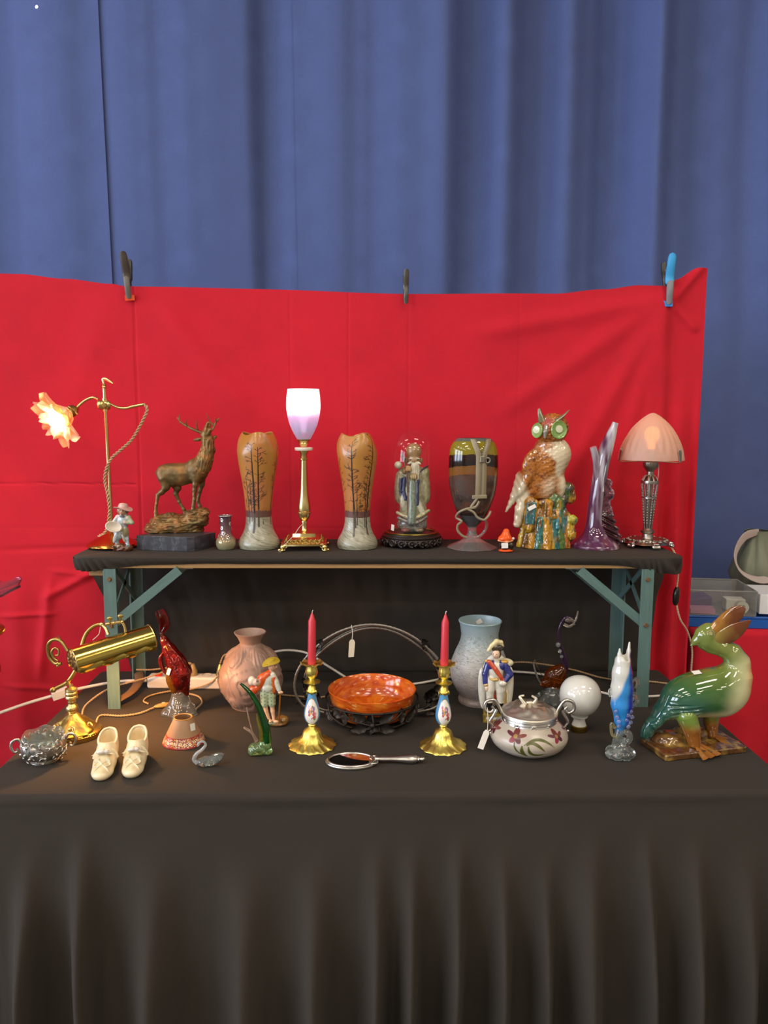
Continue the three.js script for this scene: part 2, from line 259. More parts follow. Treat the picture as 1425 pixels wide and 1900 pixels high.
// ---------------------------------------------------------------- the hall around the stall
const TT = 0.772, BT = 1.300;                        // table top and bench top
{
  const plaster = M('hall_plaster', 0xb9b5ac, 0.9), conc = M('hall_floor_concrete', 0x77736c, 0.7, { map: noiseTex(256, (i, j) => 0.8 + 0.35 * wrapN(i, j, 256, 6, 3), false) });
  conc.map.repeat.set(0.5, 0.5);
  const st = (n, g, m) => solo(n, g, m, null, null, null, 'structure');
  const fl = bx(18, 0.2, 18, [0, -0.1, 5], [0, 0, 0], 0.01); { const P = fl.attributes.position, U = fl.attributes.uv; for (let i = 0; i < P.count; i++) U.setXY(i, P.getX(i), P.getZ(i)); }
  st('floor', fl, conc);
  st('ceiling', bx(18, 0.2, 18, [0, HALL_CEILING + 0.1, 5], [0, 0, 0], 0.01), plaster);
  st('wall_back', bx(18, HALL_CEILING + 0.4, 0.2, [0, HALL_CEILING / 2, -4.0], [0, 0, 0], 0.01), plaster);
  st('wall_front', bx(18, HALL_CEILING + 0.4, 0.2, [0, HALL_CEILING / 2, 14.0], [0, 0, 0], 0.01), plaster);
  st('wall_left', bx(0.2, HALL_CEILING + 0.4, 18.4, [-9.0, HALL_CEILING / 2, 5], [0, 0, 0], 0.01), plaster);
  st('wall_right', bx(0.2, HALL_CEILING + 0.4, 18.4, [9.0, HALL_CEILING / 2, 5], [0, 0, 0], 0.01), plaster);
  const glow = M('ceiling_lamp_diffuser', 0xffffff, 0.6, { emissive: 0xffeed8, emissiveIntensity: 5 }), tin = M('ceiling_lamp_tin', 0xd9d9d9, 0.5);
  const sky = M('window_daylight', 0xffffff, 0.6, { emissive: 0xdbe8ff, emissiveIntensity: 4 }), fr = M('window_frame_paint', 0xc9c9c6, 0.5);
  WINDOW_SPOTS.forEach((z, i) => {
    const o = new THREE.Group(); o.name = `window_${i + 1}`; o.userData.kind = 'structure'; o.position.set(-8.9, 1.4, z); scene.add(o);
    for (const k of [0, 1]) for (const j of [0, 1]) part(o, 'window_pane', bx(0.02, 1.45, 1.25, [0.02, 0.76 + j * 1.48, -0.64 + k * 1.28]), sky);
    part(o, 'window_frame', [bx(0.06, 0.08, 2.7, [0.03, 0, 0]), bx(0.06, 0.08, 2.7, [0.03, 3.0, 0]), bx(0.06, 0.06, 2.7, [0.03, 1.5, 0]), bx(0.06, 3.0, 0.08, [0.03, 1.5, -1.32]), bx(0.06, 3.0, 0.06, [0.03, 1.5, 0]), bx(0.06, 3.0, 0.08, [0.03, 1.5, 1.32])], fr);
  });
  PANEL_SPOTS.forEach(([x, z], i) => {
    const row = ['nearest to the stall', 'in the second row', 'in the third row', 'in the last row'][Math.floor(i / 4)], where = ['at the left wall', 'left of the middle', 'over the middle', 'right of the middle'][i % 4];
    const o = thing('ceiling_lamp', `white panel lamp on hall ceiling ${row} ${where}`, 'lamp', [x, HALL_CEILING, z], 1, 0, 'panel lamps on the hall ceiling');
    part(o, 'housing', bx(1.6, 0.05, 0.6, [0, -0.025, 0]), tin); part(o, 'lamp_diffuser', bx(1.5, 0.02, 0.5, [0, -0.06, 0]), glow);
  });
}
// ---------------------------------------------------------------- blue curtains
const cloth = (key, color, extra = {}) => M(key, color, 0.92, { sheen: 0.25, sheenRoughness: 0.6, sheenColor: new THREE.Color(color), ...extra });
const weave = noiseTex(256, (i, j) => 0.86 + 0.12 * wrapN(i, j, 256, 5, 1) + 0.06 * wrapN(i, j, 256, 40, 2) + 0.05 * hash3(i, j, 3), false);
weave.repeat.set(2, 2);
{
  const X0 = -2.9, X1 = 3.1, N = 1200, zt = new Float32Array(N + 1);
  const dark = [[-1.33, 0.06, 0.25], [-1.0, 0.03, 0.3], [-0.72, 0.1, 0.12], [-0.555, 0.03, 0.95], [-0.16, 0.035, 0.45], [-0.07, 0.03, 0.35], [0.33, 0.045, 1.0], [0.4, 0.05, 0.4], [0.62, 0.05, 0.8], [0.72, 0.07, 0.55], [0.92, 0.05, 0.65], [1.02, 0.05, 0.75], [1.1, 0.04, 0.4], [1.34, 0.05, 0.8], [1.5, 0.1, 0.5], [1.7, 0.1, 0.4], [2.1, 0.06, 0.6], [2.5, 0.07, 0.6], [-1.75, 0.07, 0.5], [-2.2, 0.07, 0.5]];
  const light = [[-1.2, 0.1, 0.3], [-0.9, 0.06, 0.35], [-0.45, 0.06, 0.4], [-0.3, 0.06, 0.25], [0.02, 0.08, 0.35], [0.2, 0.06, 0.25], [0.49, 0.055, 0.75], [0.8, 0.05, 0.75], [1.2, 0.055, 0.8], [1.26, 0.03, 0.6], [1.6, 0.08, 0.4], [1.9, 0.1, 0.6], [2.3, 0.1, 0.6], [-2.0, 0.1, 0.5], [-1.55, 0.08, 0.5]];
  let mean = 0; const sl = [];
  for (let i = 0; i <= N; i++) { const x = lerp(X0, X1, i / N); let s = 0.07 * noise(x * 7, 3.3) + 0.05 * noise(x * 23, 7.1); const q = lerp(0.5, 1, sst(-0.1, 0.5, x)); for (const [c, w, a] of dark) s -= (a > 0.9 ? a : a * q) * gau(x, c, w); for (const [c, w, a] of light) s += a * q * gau(x, c, w); sl.push(s); mean += s / N; }
  let z = 0; const dx = (X1 - X0) / N; for (let i = 0; i <= N; i++) { const x = lerp(X0, X1, i / N); z += (sl[i] - mean - 0.0) * dx; z *= 0.995; zt[i] = z; }
  const zAt = x => { const t = clamp((x - X0) / (X1 - X0)) * N, k = Math.min(N - 1, Math.floor(t)); return lerp(zt[k], zt[k + 1], t - k); };
  const blue = cloth('blue_curtain_fabric', 0x53649a, { map: weave });
  const panel = (x0, x1, off, label) => {
    const g = surf((u, v) => { const y = lerp(0.03, 4.4, v), x = lerp(x0, x1, u) - 0.012 * (y - 2.4), st = lerp(0.55, 1.5, sst(1.2, 3.4, y)); return [x, y, -1.86 + off + st * zAt((x + 0.02 * noise(y * 0.9, 5, x)) / 1.028) + 0.004 * noise(x * 4, y * 1.4)]; }, Math.ceil((x1 - x0) * 110), 60);
    const P = g.attributes.position, U = g.attributes.uv; for (let i = 0; i < P.count; i++) U.setXY(i, P.getX(i), P.getY(i));
    solo('blue_curtain', g, blue, label, 'curtain', 'blue curtains of the hall partition');
  };
  panel(-2.95, -1.258, 0.012, 'blue hall curtain panel furthest left, ending at the straight seam above the flower lamp');
  panel(-1.268, -0.383, 0, 'blue hall curtain panel between the two vertical seams, above the left clamp');
  panel(-0.391, 3.1, 0.008, 'broad blue hall curtain with deep folds behind the middle and right clamps');
  // spot lamp that shines through a gap in the left curtain
  const o = thing('spot_lamp', 'tiny bright white lamp showing against blue curtain, top left', 'lamp', [-1.545, 3.585, -1.80], 1);
  part(o, 'lamp_housing', tr(lathe([[0, -0.03], [0.018, -0.03], [0.018, 0], [0.013, 0.001]], 16), [0, 0, 0], [Math.PI / 2, 0, 0]), M('spot_housing', 0x99a0b8, 0.5));
  part(o, 'lamp_bulb', ball(0.0125), M('spot_bulb_glow', 0xffffff, 0.5, { emissive: 0xffffff, emissiveIntensity: 2.5 }));
}
// ---------------------------------------------------------------- red backdrop cloth and its clamps
const RZ = -1.06;
{
  const top = [[-2.3, 2.33], [-1.438, 2.291], [-1.37, 2.29], [-1.199, 2.274], [-1.021, 2.256], [-0.981, 2.249], [-0.912, 2.247], [-0.473, 2.241], [0.084, 2.23], [0.647, 2.235], [0.841, 2.253], [0.981, 2.27], [1.067, 2.269], [1.118, 2.292], [1.211, 2.337], [1.248, 2.337]];
  const yTop = x => { for (let i = 0; i < top.length - 1; i++) if (x <= top[i + 1][0]) { const t = clamp((x - top[i][0]) / (top[i + 1][0] - top[i][0])); return lerp(top[i][1], top[i + 1][1], t * t * (3 - 2 * t)); } return 2.337; };
  const crease = (d, w, a) => -a * Math.max(0, 1 - Math.abs(d) / w);
  const line = (x, y, x0, y0, x1, y1, w, a) => { const dx = x1 - x0, dy = y1 - y0, L = Math.hypot(dx, dy), t = ((x - x0) * dx + (y - y0) * dy) / (L * L), d = ((x - x0) * dy - (y - y0) * dx) / L; const e = sst(-0.1, 0.2, t) * sst(1.1, 0.8, t); return a * e * gau(d, 0, w); };
  const zr = (x, y) => {
    let z = 0.012 * noise(x * 1.7, y * 1.1, 2) + 0.004 * noise(x * 5, y * 3, 8);
    for (const [c, a] of [[-0.94, 0.004], [-0.353, 0.0015], [-0.131, 0.0018], [0.1, 0.0018], [0.52, 0.001]]) z += crease(x - c - 0.004 * noise(y * 2, c), 0.006, a);
    if (x < -0.96) z += crease(y - 1.5 - 0.003 * noise(x * 3, 1), 0.006, 0.004);
    z += crease(y - 1.33, 0.008, 0.0008) + crease(y - 1.9, 0.01, 0.0004);
    // soft hanging folds left of the middle, from the left clamp
    z += line(x, y, -0.86, 2.2, -0.5, 1.75, 0.04, 0.012) + line(x, y, -0.75, 2.2, -0.3, 1.9, 0.05, -0.008) + line(x, y, -1.05, 2.2, -1.25, 1.6, 0.06, 0.006);
    // folds that fan out from the right clamp
    for (const [ex, ey, w, a] of [[0.35, 2.08, 0.035, 0.011], [0.45, 1.78, 0.04, 0.011], [0.7, 1.5, 0.04, 0.012], [0.86, 1.3, 0.035, 0.011], [0.98, 1.2, 0.03, 0.01], [1.1, 1.1, 0.025, 0.01]]) z += line(x, y, 1.085, 2.22, ex, ey, w, a);
    z += line(x, y, 1.1, 2.2, 1.24, 2.36, 0.02, 0.014) + line(x, y, 1.11, 2.2, 1.22, 2.1, 0.018, 0.012);
    // upright folds at the right edge
    const f = sst(2.0, 1.2, y); z += f * (0.03 * gau(x, 1.17, 0.025) - 0.03 * gau(x, 1.12, 0.022) + 0.02 * gau(x, 1.07, 0.03) - 0.015 * gau(x, 1.22, 0.015) + 0.02 * gau(x, 1.24, 0.01));
    // rumples low on the left
    if (x < -0.9) { z += 0.7 * (line(x, y, -1.33, 1.05, -1.05, 1.2, 0.016, 0.016) + line(x, y, -1.36, 0.72, -1.3, 1.12, 0.02, 0.018) + line(x, y, -1.3, 1.16, -1.12, 1.14, 0.012, 0.009) + line(x, y, -1.5, 1.24, -1.0, 1.26, 0.012, -0.006) + line(x, y, -1.5, 0.98, -1.28, 0.99, 0.01, 0.01) + line(x, y, -1.5, 0.7, -1.0, 0.66, 0.012, 0.01)); z += 0.012 * gau(x, -1.44, 0.05) * sst(1.2, 0.9, y); }
    return z;
  };
  const red = cloth('red_backdrop_fabric', 0xca1029, { map: weave });
  const g = surf((u, v) => { const x = lerp(-2.3, 1.248, u), y = lerp(0.03, yTop(x), 1 - (1 - v)); const xr = x > 1.0 ? x + sst(1.0, 1.248, x) * 0.012 * noise(y * 2.2, 4) : x; return [xr, y, RZ + zr(x, y)]; }, 620, 330);
  { const P = g.attributes.position, U = g.attributes.uv; for (let i = 0; i < P.count; i++) U.setXY(i, P.getX(i), P.getY(i)); }
  solo('red_backdrop_cloth', g, red, 'large red cloth clipped up as backdrop behind the bench', 'cloth');

  // clamps
  const black = M('clamp_black_plastic', 0x2b2826, 0.4), grey = M('clamp_grey_plastic', 0x66635f, 0.5), blueM = M('clamp_blue_grip', 0x3a9fd6, 0.55), orange = M('clamp_orange_pad', 0xf0602a, 0.6), steel = M('clamp_steel', 0x9a9a98, 0.3, { metalness: 1 }), bluePad = M('clamp_blue_pad', 0x2f86d0, 0.6);
  const arm = (pts, w, th) => tube(pts, t => { const e = Math.sqrt(Math.max(0.02, 1 - Math.pow(Math.abs(2 * t - 1), 10))); return [th * e, w * e * (1 - 0.12 * t)]; }, 28, 12, { up: [0, 0, 1] });
  const clamp3 = (x, y, lean, s, k, turn, label, mA, mB, mJ, mP) => {
    const o = thing('spring_clamp', label, 'clamp', [x, y, RZ + 0.012], s, turn, 'spring clamps on the red cloth'); o.rotation.z = lean;
    // local: y=0 at the cloth's top edge; jaws below, grips above; k spreads the two halves sideways
    part(o, 'jaw', arm([[0.006 * k, 0.02, 0.016], [0.006 * k, -0.02, 0.022], [0.006 * k, -0.064, 0.012]], 0.012, 0.006), mJ);
    part(o, 'jaw', arm([[-0.006 * k, 0.016, -0.012], [-0.006 * k, -0.02, -0.02], [-0.004 * k, -0.05, -0.014]], 0.011, 0.006), mA);
    part(o, 'handle', arm([[0.004 * k, 0.004, 0.014], [0.001 * k, 0.03, 0.014], [0.004 * k, 0.07, 0.03], [0.008 * k, 0.108, 0.038]], 0.0155, 0.007), mB);
    part(o, 'handle', arm([[-0.012 * k, 0.0, -0.012], [-0.018 * k, 0.03, -0.01], [-0.026 * k, 0.06, -0.022], [-0.03 * k, 0.09, -0.03]], 0.0115, 0.006), mA);
    part(o, 'spring', tor(0.008, 0.003, [0, 0.014, 0.003], [0, Math.PI / 2, 0]), steel);
    if (mP) part(o, 'jaw_pad', bx(0.034, 0.02, 0.01, [0, -0.06, 0.004]), mP);
  };
  clamp3(-0.961, 2.262, 0.1, 0.98, -0.6, 0.3, 'black spring clamp with orange pad on the left of the red cloth', black, M('clamp_worn_black', 0x4a423c, 0.45), grey, orange);
  clamp3(0.083, 2.236, 0.0, 0.74, 0.15, 0.0, 'small dark spring clamp at the middle of the red cloth edge', M('clamp_dark', 0x37352f, 0.4), M('clamp_olive', 0x4c4a42, 0.35), M('clamp_olive', 0x4c4a42, 0.35), null);
  clamp3(1.087, 2.264, -0.02, 1.08, 0.75, -0.36, 'spring clamp with one bright blue grip at the right corner of the red cloth', black, blueM, M('clamp_light_grey', 0x77777a, 0.5), bluePad);
}
// ---------------------------------------------------------------- trestle table and its black cloth
const rrPerim = (u, w, d, r) => { // rounded rectangle walked clockwise seen from below, starting back middle; returns x,z,nx,nz
  const a = w - 2 * r, b = d - 2 * r, q = Math.PI / 2 * r, L = 2 * a + 2 * b + 4 * q; let t = (((u % 1) + 1) % 1) * L;
  const seg = [[a / 2, (s) => [-s, -d / 2, 0, -1]], [q, s => { const k = s / r; return [-w / 2 + r - r * Math.sin(k), -d / 2 + r - r * Math.cos(k), -Math.sin(k), -Math.cos(k)]; }], [b, s => [-w / 2, -d / 2 + r + s, -1, 0]], [q, s => { const k = s / r; return [-w / 2 + r - r * Math.cos(k), d / 2 - r + r * Math.sin(k), -Math.cos(k), Math.sin(k)]; }], [a, s => [-w / 2 + r + s, d / 2, 0, 1]], [q, s => { const k = s / r; return [w / 2 - r + r * Math.sin(k), d / 2 - r + r * Math.cos(k), Math.sin(k), Math.cos(k)]; }], [b, s => [w / 2, d / 2 - r - s, 1, 0]], [q, s => { const k = s / r; return [w / 2 - r + r * Math.cos(k), -d / 2 + r - r * Math.sin(k), Math.cos(k), -Math.sin(k)]; }], [a / 2, s => [w / 2 - r - s, -d / 2, 0, -1]]];
  for (const [l, f] of seg) { if (t <= l) return f(t); t -= l; } return [0, -d / 2, 0, -1];
};
const blackCloth = cloth('black_table_fabric', 0x322c25, { map: weave });
{
  const wood = M('table_wood', 0x8a6a42, 0.6), steel = M('table_steel', 0x556660, 0.5);
  const t = thing('trestle_table', 'folding trestle table under the long black cloth', 'table', [0, 0, -0.5]);
  part(t, 'tabletop', bx(2.17, 0.03, 0.97, [0, 0.748, 0]), wood);
  for (const x of [-0.85, 0.85]) for (const z of [-0.4, 0.36]) part(t, 'leg', bx(0.04, 0.733, 0.04, [x, 0.3665, z]), steel);
  const ridges = [[-90, 30], [50, 25], [148, 28], [280, 45], [448, 45], [575, 35], [690, 25], [756, 22], [842, 20], [927, 22], [1005, 20], [1085, 35], [1195, 20], [1289, 24], [1387, 30], [1470, 24], [1540, 20]].map(([p, w]) => [-0.986 + (p - 35) * 0.00145, w * 0.00145 * 0.85]);
  const fold = (x, z, nz, y) => {
    const k = sst(0.66, 0.18, y + (nz > 0.5 ? 0.05 * noise(x * 5, 3) : 0)); let f = 0;
    if (nz > 0.5) { for (const [c, w] of ridges) f += gau(x + 0.03 * (0.6 - y) * noise(c * 7, 2), c, w * 1.0); f = 0.115 * (f - 0.35) + 0.012 * noise(x * 16, y * 2.5) * sst(0.5, 0.2, y) + 0.003 * noise(x * 40, y * 3); }
    else f = nz < -0.5 ? 0 : 0.03 * Math.sin((x + z) * 24) + 0.015 * noise((x - z) * 9, y * 2);
    let o = k * f + (nz < -0.5 ? 0 : 0.03) * sst(0.74, 0.2, y);
    o += 0.0022 * gau(y, 0.752, 0.012) - 0.003 * sst(0.742, 0.732, y) + 0.002 * noise(x * 6, y * 18, 2) * gau(y, 0.72, 0.03);
    return o;
  };
  const W = 2.2, D = 1.0, g = surf((u, v) => {
    const [x, z, nx, nz] = rrPerim(u, W, D, 0.02);
    if (v < 0.8) { const y = lerp(0.02, TT - 0.006, v / 0.8), o = fold(x, z, nz, y); return [x + nx * o, y, z + nz * o - 0.5]; }
    const t = (v - 0.8) / 0.2, a = Math.min(1, t / 0.25), ins = t < 0.25 ? 0.006 * (1 - Math.cos(a * Math.PI / 2)) : lerp(0.006, 0.49, (t - 0.25) / 0.75), y = t < 0.25 ? TT - 0.006 + 0.006 * Math.sin(a * Math.PI / 2) : TT;
    const sx = (W / 2 - ins) / (W / 2), sz = (D / 2 - ins) / (D / 2); return [x * sx, y, z * sz - 0.5];
  }, 900, 80, { closeU: true });
  { const P = g.attributes.position, U = g.attributes.uv; for (let i = 0; i < P.count; i++) U.setXY(i, P.getX(i) + P.getZ(i) * 0.37, P.getY(i) + P.getZ(i)); }
  const plug = bx(W - 0.98, 0.002, 0.02, [0, TT - 0.001, -0.5]);
  solo('black_tablecloth', [g, plug], blackCloth, 'black cloth draped over the long front table, falling in folds', 'tablecloth');
}
// ---------------------------------------------------------------- bench used as upper shelf
{
  const green = M('bench_green_paint', 0x5d7a76, 0.45, { map: noiseTex(128, (i, j) => 0.9 + 0.25 * wrapN(i, j, 128, 7, 4), false) }), rust = M('bench_rust', 0x7a5c40, 0.7), wood = M('bench_wood', 0xb08a58, 0.55), bolt = M('bench_bolt', 0x8b6a4e, 0.5, { metalness: 0.7 });
  const b = thing('folding_bench', 'long folding bench with grey green steel legs standing on the black table', 'bench', [-0.015, TT, -0.785]);
  const H = BT - TT - 0.004;
  part(b, 'board', bx(1.93, 0.036, 0.345, [0, H - 0.022, 0]), wood);
  part(b, 'batten', bx(0.06, 0.03, 0.3, [-0.955, H - 0.055, 0]), wood);
  for (const sx of [-1, 1]) {
    const hx = sx * 0.905;
    for (const sz of [-1, 1]) {
      const z = sz * 0.105 + (sz > 0 ? 0.06 : 0), leg = part(b, 'leg', [bx(0.042, H - 0.04, 0.006, [hx, (H - 0.04) / 2, z + 0.018 * sz]), bx(0.006, H - 0.04, 0.036, [hx + sx * 0.018, (H - 0.04) / 2, z])], green);
      part(leg, 'bolt', cyl(0.008, 0.006, 0.006, [hx, H - 0.075, z + 0.024 * sz], [Math.PI / 2, 0, 0], 12), bolt);
      part(leg, 'bolt', cyl(0.008, 0.006, 0.006, [hx, 0.29, z + 0.024 * sz], [Math.PI / 2, 0, 0], 12), bolt);
      const a = [hx, 0.29], c = [sx * 0.675, H - 0.045], L = Math.hypot(c[0] - a[0], c[1] - a[1]), an = Math.atan2(c[1] - a[1], c[0] - a[0]);
      part(b, 'brace', [bx(L, 0.03, 0.005, [(a[0] + c[0]) / 2, (a[1] + c[1]) / 2, z + 0.012 * sz], [0, 0, an]), bx(L, 0.005, 0.02, [(a[0] + c[0]) / 2 - Math.sin(an) * 0.013, (a[1] + c[1]) / 2 + Math.cos(an) * 0.013, z + 0.003 * sz], [0, 0, an])], green);
    }
    part(b, 'foot_bar', tube([[hx, 0.02, 0.165], [hx - sx * 0.03, 0.028, 0.1], [hx - sx * 0.03, 0.034, 0.0], [hx, 0.03, -0.105]], () => [0.004, 0.018], 16, 8), rust);
    part(b, 'cross_bar', [bx(0.005, 0.02, 0.3, [hx, H - 0.12, 0.03], [0.6, 0, 0]), bx(0.005, 0.02, 0.3, [hx, H - 0.12, 0.03], [-0.6, 0, 0])], green);
    part(b, 'hinge_plate', bx(0.05, 0.006, 0.24, [sx * 0.66, H - 0.043, 0.03]), M('bench_plate', 0xd8d5cc, 0.5));
  }
  const W = 2.085, D = 0.385, g = surf((u, v) => {
    const [x, z, nx, nz] = rrPerim(u, W, D, 0.075), e = sst(0.72, 1.02, Math.abs(x)), sd = sst(0.2, 0.9, Math.abs(nx));
    const hem = -0.028 - 0.034 * gau(Math.abs(x), 0.99, 0.13) * (x < 0 ? 0.8 : 1) - 0.002 * sd * (x < 0 ? 0 : 3) + 0.002 * noise(x * 7, 2);
    const top = -0.008;
    if (v < 0.55) { const t = v / 0.55, y = lerp(hem, top, t), wr = (0.0025 + 0.004 * e) * (1 - t) * Math.sin((x * 1.0 + z) * (x < 0 ? 180 : 230) + 5 * t + 3 * noise(x * 20, z * 20)) * (0.3 + e), tuck = -0.012 * (1 - t) * (1 - t); const o = wr + tuck; return [x + nx * o, BT + y, z + nz * o - 0.785]; }
    const t = (v - 0.55) / 0.45, a = Math.min(1, t / 0.3), ins = t < 0.3 ? 0.008 * (1 - Math.cos(a * Math.PI / 2)) : lerp(0.008, D / 2 - 0.004, (t - 0.3) / 0.7), y = t < 0.3 ? top + 0.008 * Math.sin(a * Math.PI / 2) : 0;
    return [x * (W / 2 - ins) / (W / 2), BT + y - 0.006 * sst(0.98, 1.05, Math.abs(x)), z * (D / 2 - ins) / (D / 2) - 0.785];
  }, 1100, 36, { closeU: true });
  { const P = g.attributes.position, U = g.attributes.uv; for (let i = 0; i < P.count; i++) { U.setXY(i, P.getX(i) + 0.4, P.getY(i) + P.getZ(i)); P.setX(i, P.getX(i) - 0.015); } }
  solo('black_bench_cover', [g, bx(W - 0.38, 0.002, 0.012, [-0.015, BT - 0.001, -0.785])], blackCloth, 'tight black stretch cover pulled over the bench top', 'cover');
  // cloth behind the bench legs
  const edge = (pts, y) => { for (let i = 0; i < pts.length - 1; i++) if (y >= pts[i + 1][1]) { const t = clamp((y - pts[i][1]) / (pts[i + 1][1] - pts[i][1])); return lerp(pts[i][0], pts[i + 1][0], t); } return pts[pts.length - 1][0]; };
  const L = spl([[-1.02, 1.262], [-1.10, 1.22], [-1.125, 1.18], [-1.105, 1.13], [-1.06, 1.02], [-1.015, 0.9], [-0.973, 0.775]], 40).sort((a, b) => b[1] - a[1]), Rr = spl([[1.0, 1.262], [1.09, 1.22], [1.105, 1.17], [1.08, 1.065], [1.06, 0.914], [1.05, 0.775]], 40).sort((a, b) => b[1] - a[1]);
  const h = surf((u, v) => { const y = lerp(0.775, 1.262, v); return [lerp(edge(L, y), edge(Rr, y), u), y, -0.988 + 0.004 * noise(u * 22, y * 5) + 0.004 * noise(u * 60, y * 8) - 0.01 * gau(y, 1.06, 0.05) + 0.012 * gau(y, 0.79, 0.03)]; }, 240, 60);
  { const P = h.attributes.position, U = h.attributes.uv; for (let i = 0; i < P.count; i++) U.setXY(i, P.getX(i), P.getY(i)); }
  solo('black_back_cloth', h, blackCloth, 'black cloth hanging behind the bench legs above the table', 'cloth');
}
// ---------------------------------------------------------------- neighbouring stall on the right
{
  const redT = mats['red_backdrop_fabric'];
  const W = 1.3, D = 0.54, T2 = 0.892, g = surf((u, v) => {
    const [x, z, nx, nz] = rrPerim(u, W, D, 0.03);
    if (v < 0.8) { const y = lerp(0.02, T2, v / 0.8), o = sst(0.85, 0.3, y) * 0.02 * (1 + Math.sin((x + z) * 26 + noise(x * 3, y) * 2)); return [1.95 + x + nx * o, y, -1.405 + z + nz * o]; }
    const t = (v - 0.8) / 0.2; return [1.95 + x * (1 - t * 0.999), T2, -1.405 + z * (1 - t * 0.999)];
  }, 300, 40, { closeU: true });
  { const P = g.attributes.position, U = g.attributes.uv; for (let i = 0; i < P.count; i++) U.setXY(i, P.getX(i) + P.getZ(i), P.getY(i)); }
  solo('red_table_cover', g, redT, 'red cloth covering the side table behind the pelican', 'tablecloth');
  const blueP = M('blue_plastic', 0x1556a8, 0.4), milky = paneM('milky_plastic', 0xe6e6e2, { roughness: 0.15, transmission: 0.8 }), white = M('white_card', 0xe6e7ea, 0.7);
  const tray = thing('blue_tray', 'blue plastic tray on red cloth under the clear box', 'tray', [1.56, T2, -1.31], 1, -0.12);
  part(tray, 'tray_base', bx(0.54, 0.006, 0.28, [0, 0.004, 0]), blueP);
  part(tray, 'rim', [bx(0.54, 0.045, 0.012, [0, 0.0245, 0.14]), bx(0.54, 0.045, 0.012, [0, 0.0245, -0.14]), bx(0.012, 0.045, 0.28, [0.27, 0.0245, 0]), bx(0.012, 0.045, 0.28, [-0.27, 0.0245, 0]), tube([[-0.27, 0.047, 0.144], [0.27, 0.047, 0.144]], 0.006, 2, 8)], blueP);
  const TY = T2 + 0.054;
  const box = thing('plastic_box', 'clear plastic box of bits and packets on blue tray', 'box', [1.43, TY, -1.3], 1, -0.14);
  const w = 0.3, d = 0.25, hh = 0.105;
  part(box, 'side_panel', bx(w, hh, 0.003, [0, hh / 2, d / 2]), paneM('clear_plastic', 0xf2f2f0, { transmission: 0.96, roughness: 0.06 })); part(box, 'side_panel', bx(w, hh, 0.003, [0, hh / 2, -d / 2]), milky);
  part(box, 'side_panel', bx(0.003, hh, d, [w / 2, hh / 2, 0]), milky); part(box, 'side_panel', bx(0.003, hh, d, [-w / 2, hh / 2, 0]), milky);
  part(box, 'floor_panel', bx(w, 0.003, d, [0, 0.0015, 0]), milky);
  part(box, 'rim', tube([[-w / 2, hh, d / 2], [w / 2, hh, d / 2], [w / 2, hh, -d / 2], [-w / 2, hh, -d / 2], [-w / 2, hh, d / 2]], 0.004, 4, 8, { smooth: false }), milky);
  const inBox = (n, g, c, label, cat, rough = 0.6) => { const m = solo(n, g, M('box_' + n, c, rough), label, cat, 'odds and ends in the clear plastic box'); m.position.set(1.43, TY + 0.004, -1.3); m.rotation.y = -0.14; return m; };
  inBox('purple_packet', bx(0.12, 0.045, 0.08, [-0.07, 0.034, 0.02], [0.1, 0.2, 0.05]), 0x5d4b78, 'purple packet lying in the clear plastic box', 'packet');
  inBox('pink_packet', bx(0.1, 0.02, 0.05, [-0.06, 0.012, 0.092], [0.1, 0, 0]), 0xc991b4, 'pale pink packet at the front of the plastic box', 'packet');
  inBox('grey_card', bx(0.13, 0.05, 0.004, [0.0, 0.035, -0.04], [-0.3, 0, 0]), 0x6a6672, 'grey card standing inside the clear plastic box', 'card');
  inBox('tape_roll', merge([tr(lathe([[0.012, -0.012], [0.026, -0.012], [0.026, 0.012], [0.012, 0.012], [0.012, -0.012]], 28), [0.1, 0.03, 0.1], [Math.PI / 2, 0, 0])]), 0xd9d6c4, 'white roll of tape against the front of the plastic box', 'tape roll');
  inBox('cream_box', bx(0.08, 0.05, 0.06, [0.09, 0.028, 0.03]), 0xd8d6cc, 'cream carton inside the clear plastic box', 'box');
  solo('white_box', bx(0.17, 0.085, 0.2, [1.695, TY + 0.043, -1.285], [0, -0.14, 0], 0.03), white, 'white cardboard box beside the clear plastic box', 'box');
  // wrapped pot
  const bag = thing('wrapped_pot', 'grey green pot with a loose ribbon, cut off by right edge', 'pot', [1.765, T2, -1.575], 0.93);
  part(bag, 'body', lathe([[0, 0], [0.09, 0], [0.105, 0.12], [0.12, 0.17], [0.10, 0.24], [0.07, 0.3], [0.055, 0.35], [0.06, 0.385], [0.05, 0.385]], 40, (th, y, r) => [r * (1 + 0.05 * Math.sin(th * 7 + y * 9) + 0.03 * Math.sin(th * 13)), y]), M('pot_wrap', 0x7d8470, 0.45));
  part(bag, 'ribbon', tube([[-0.02, 0.385, 0.05], [-0.1, 0.36, 0.07], [-0.15, 0.27, 0.09], [-0.13, 0.2, 0.11], [-0.05, 0.16, 0.13], [0.04, 0.17, 0.13]], t => [0.002, 0.016 + 0.008 * Math.sin(t * 9)], 40, 8, { up: [0.7, 0, 0.7] }), M('pot_ribbon', 0xb9aba6, 0.5));
}
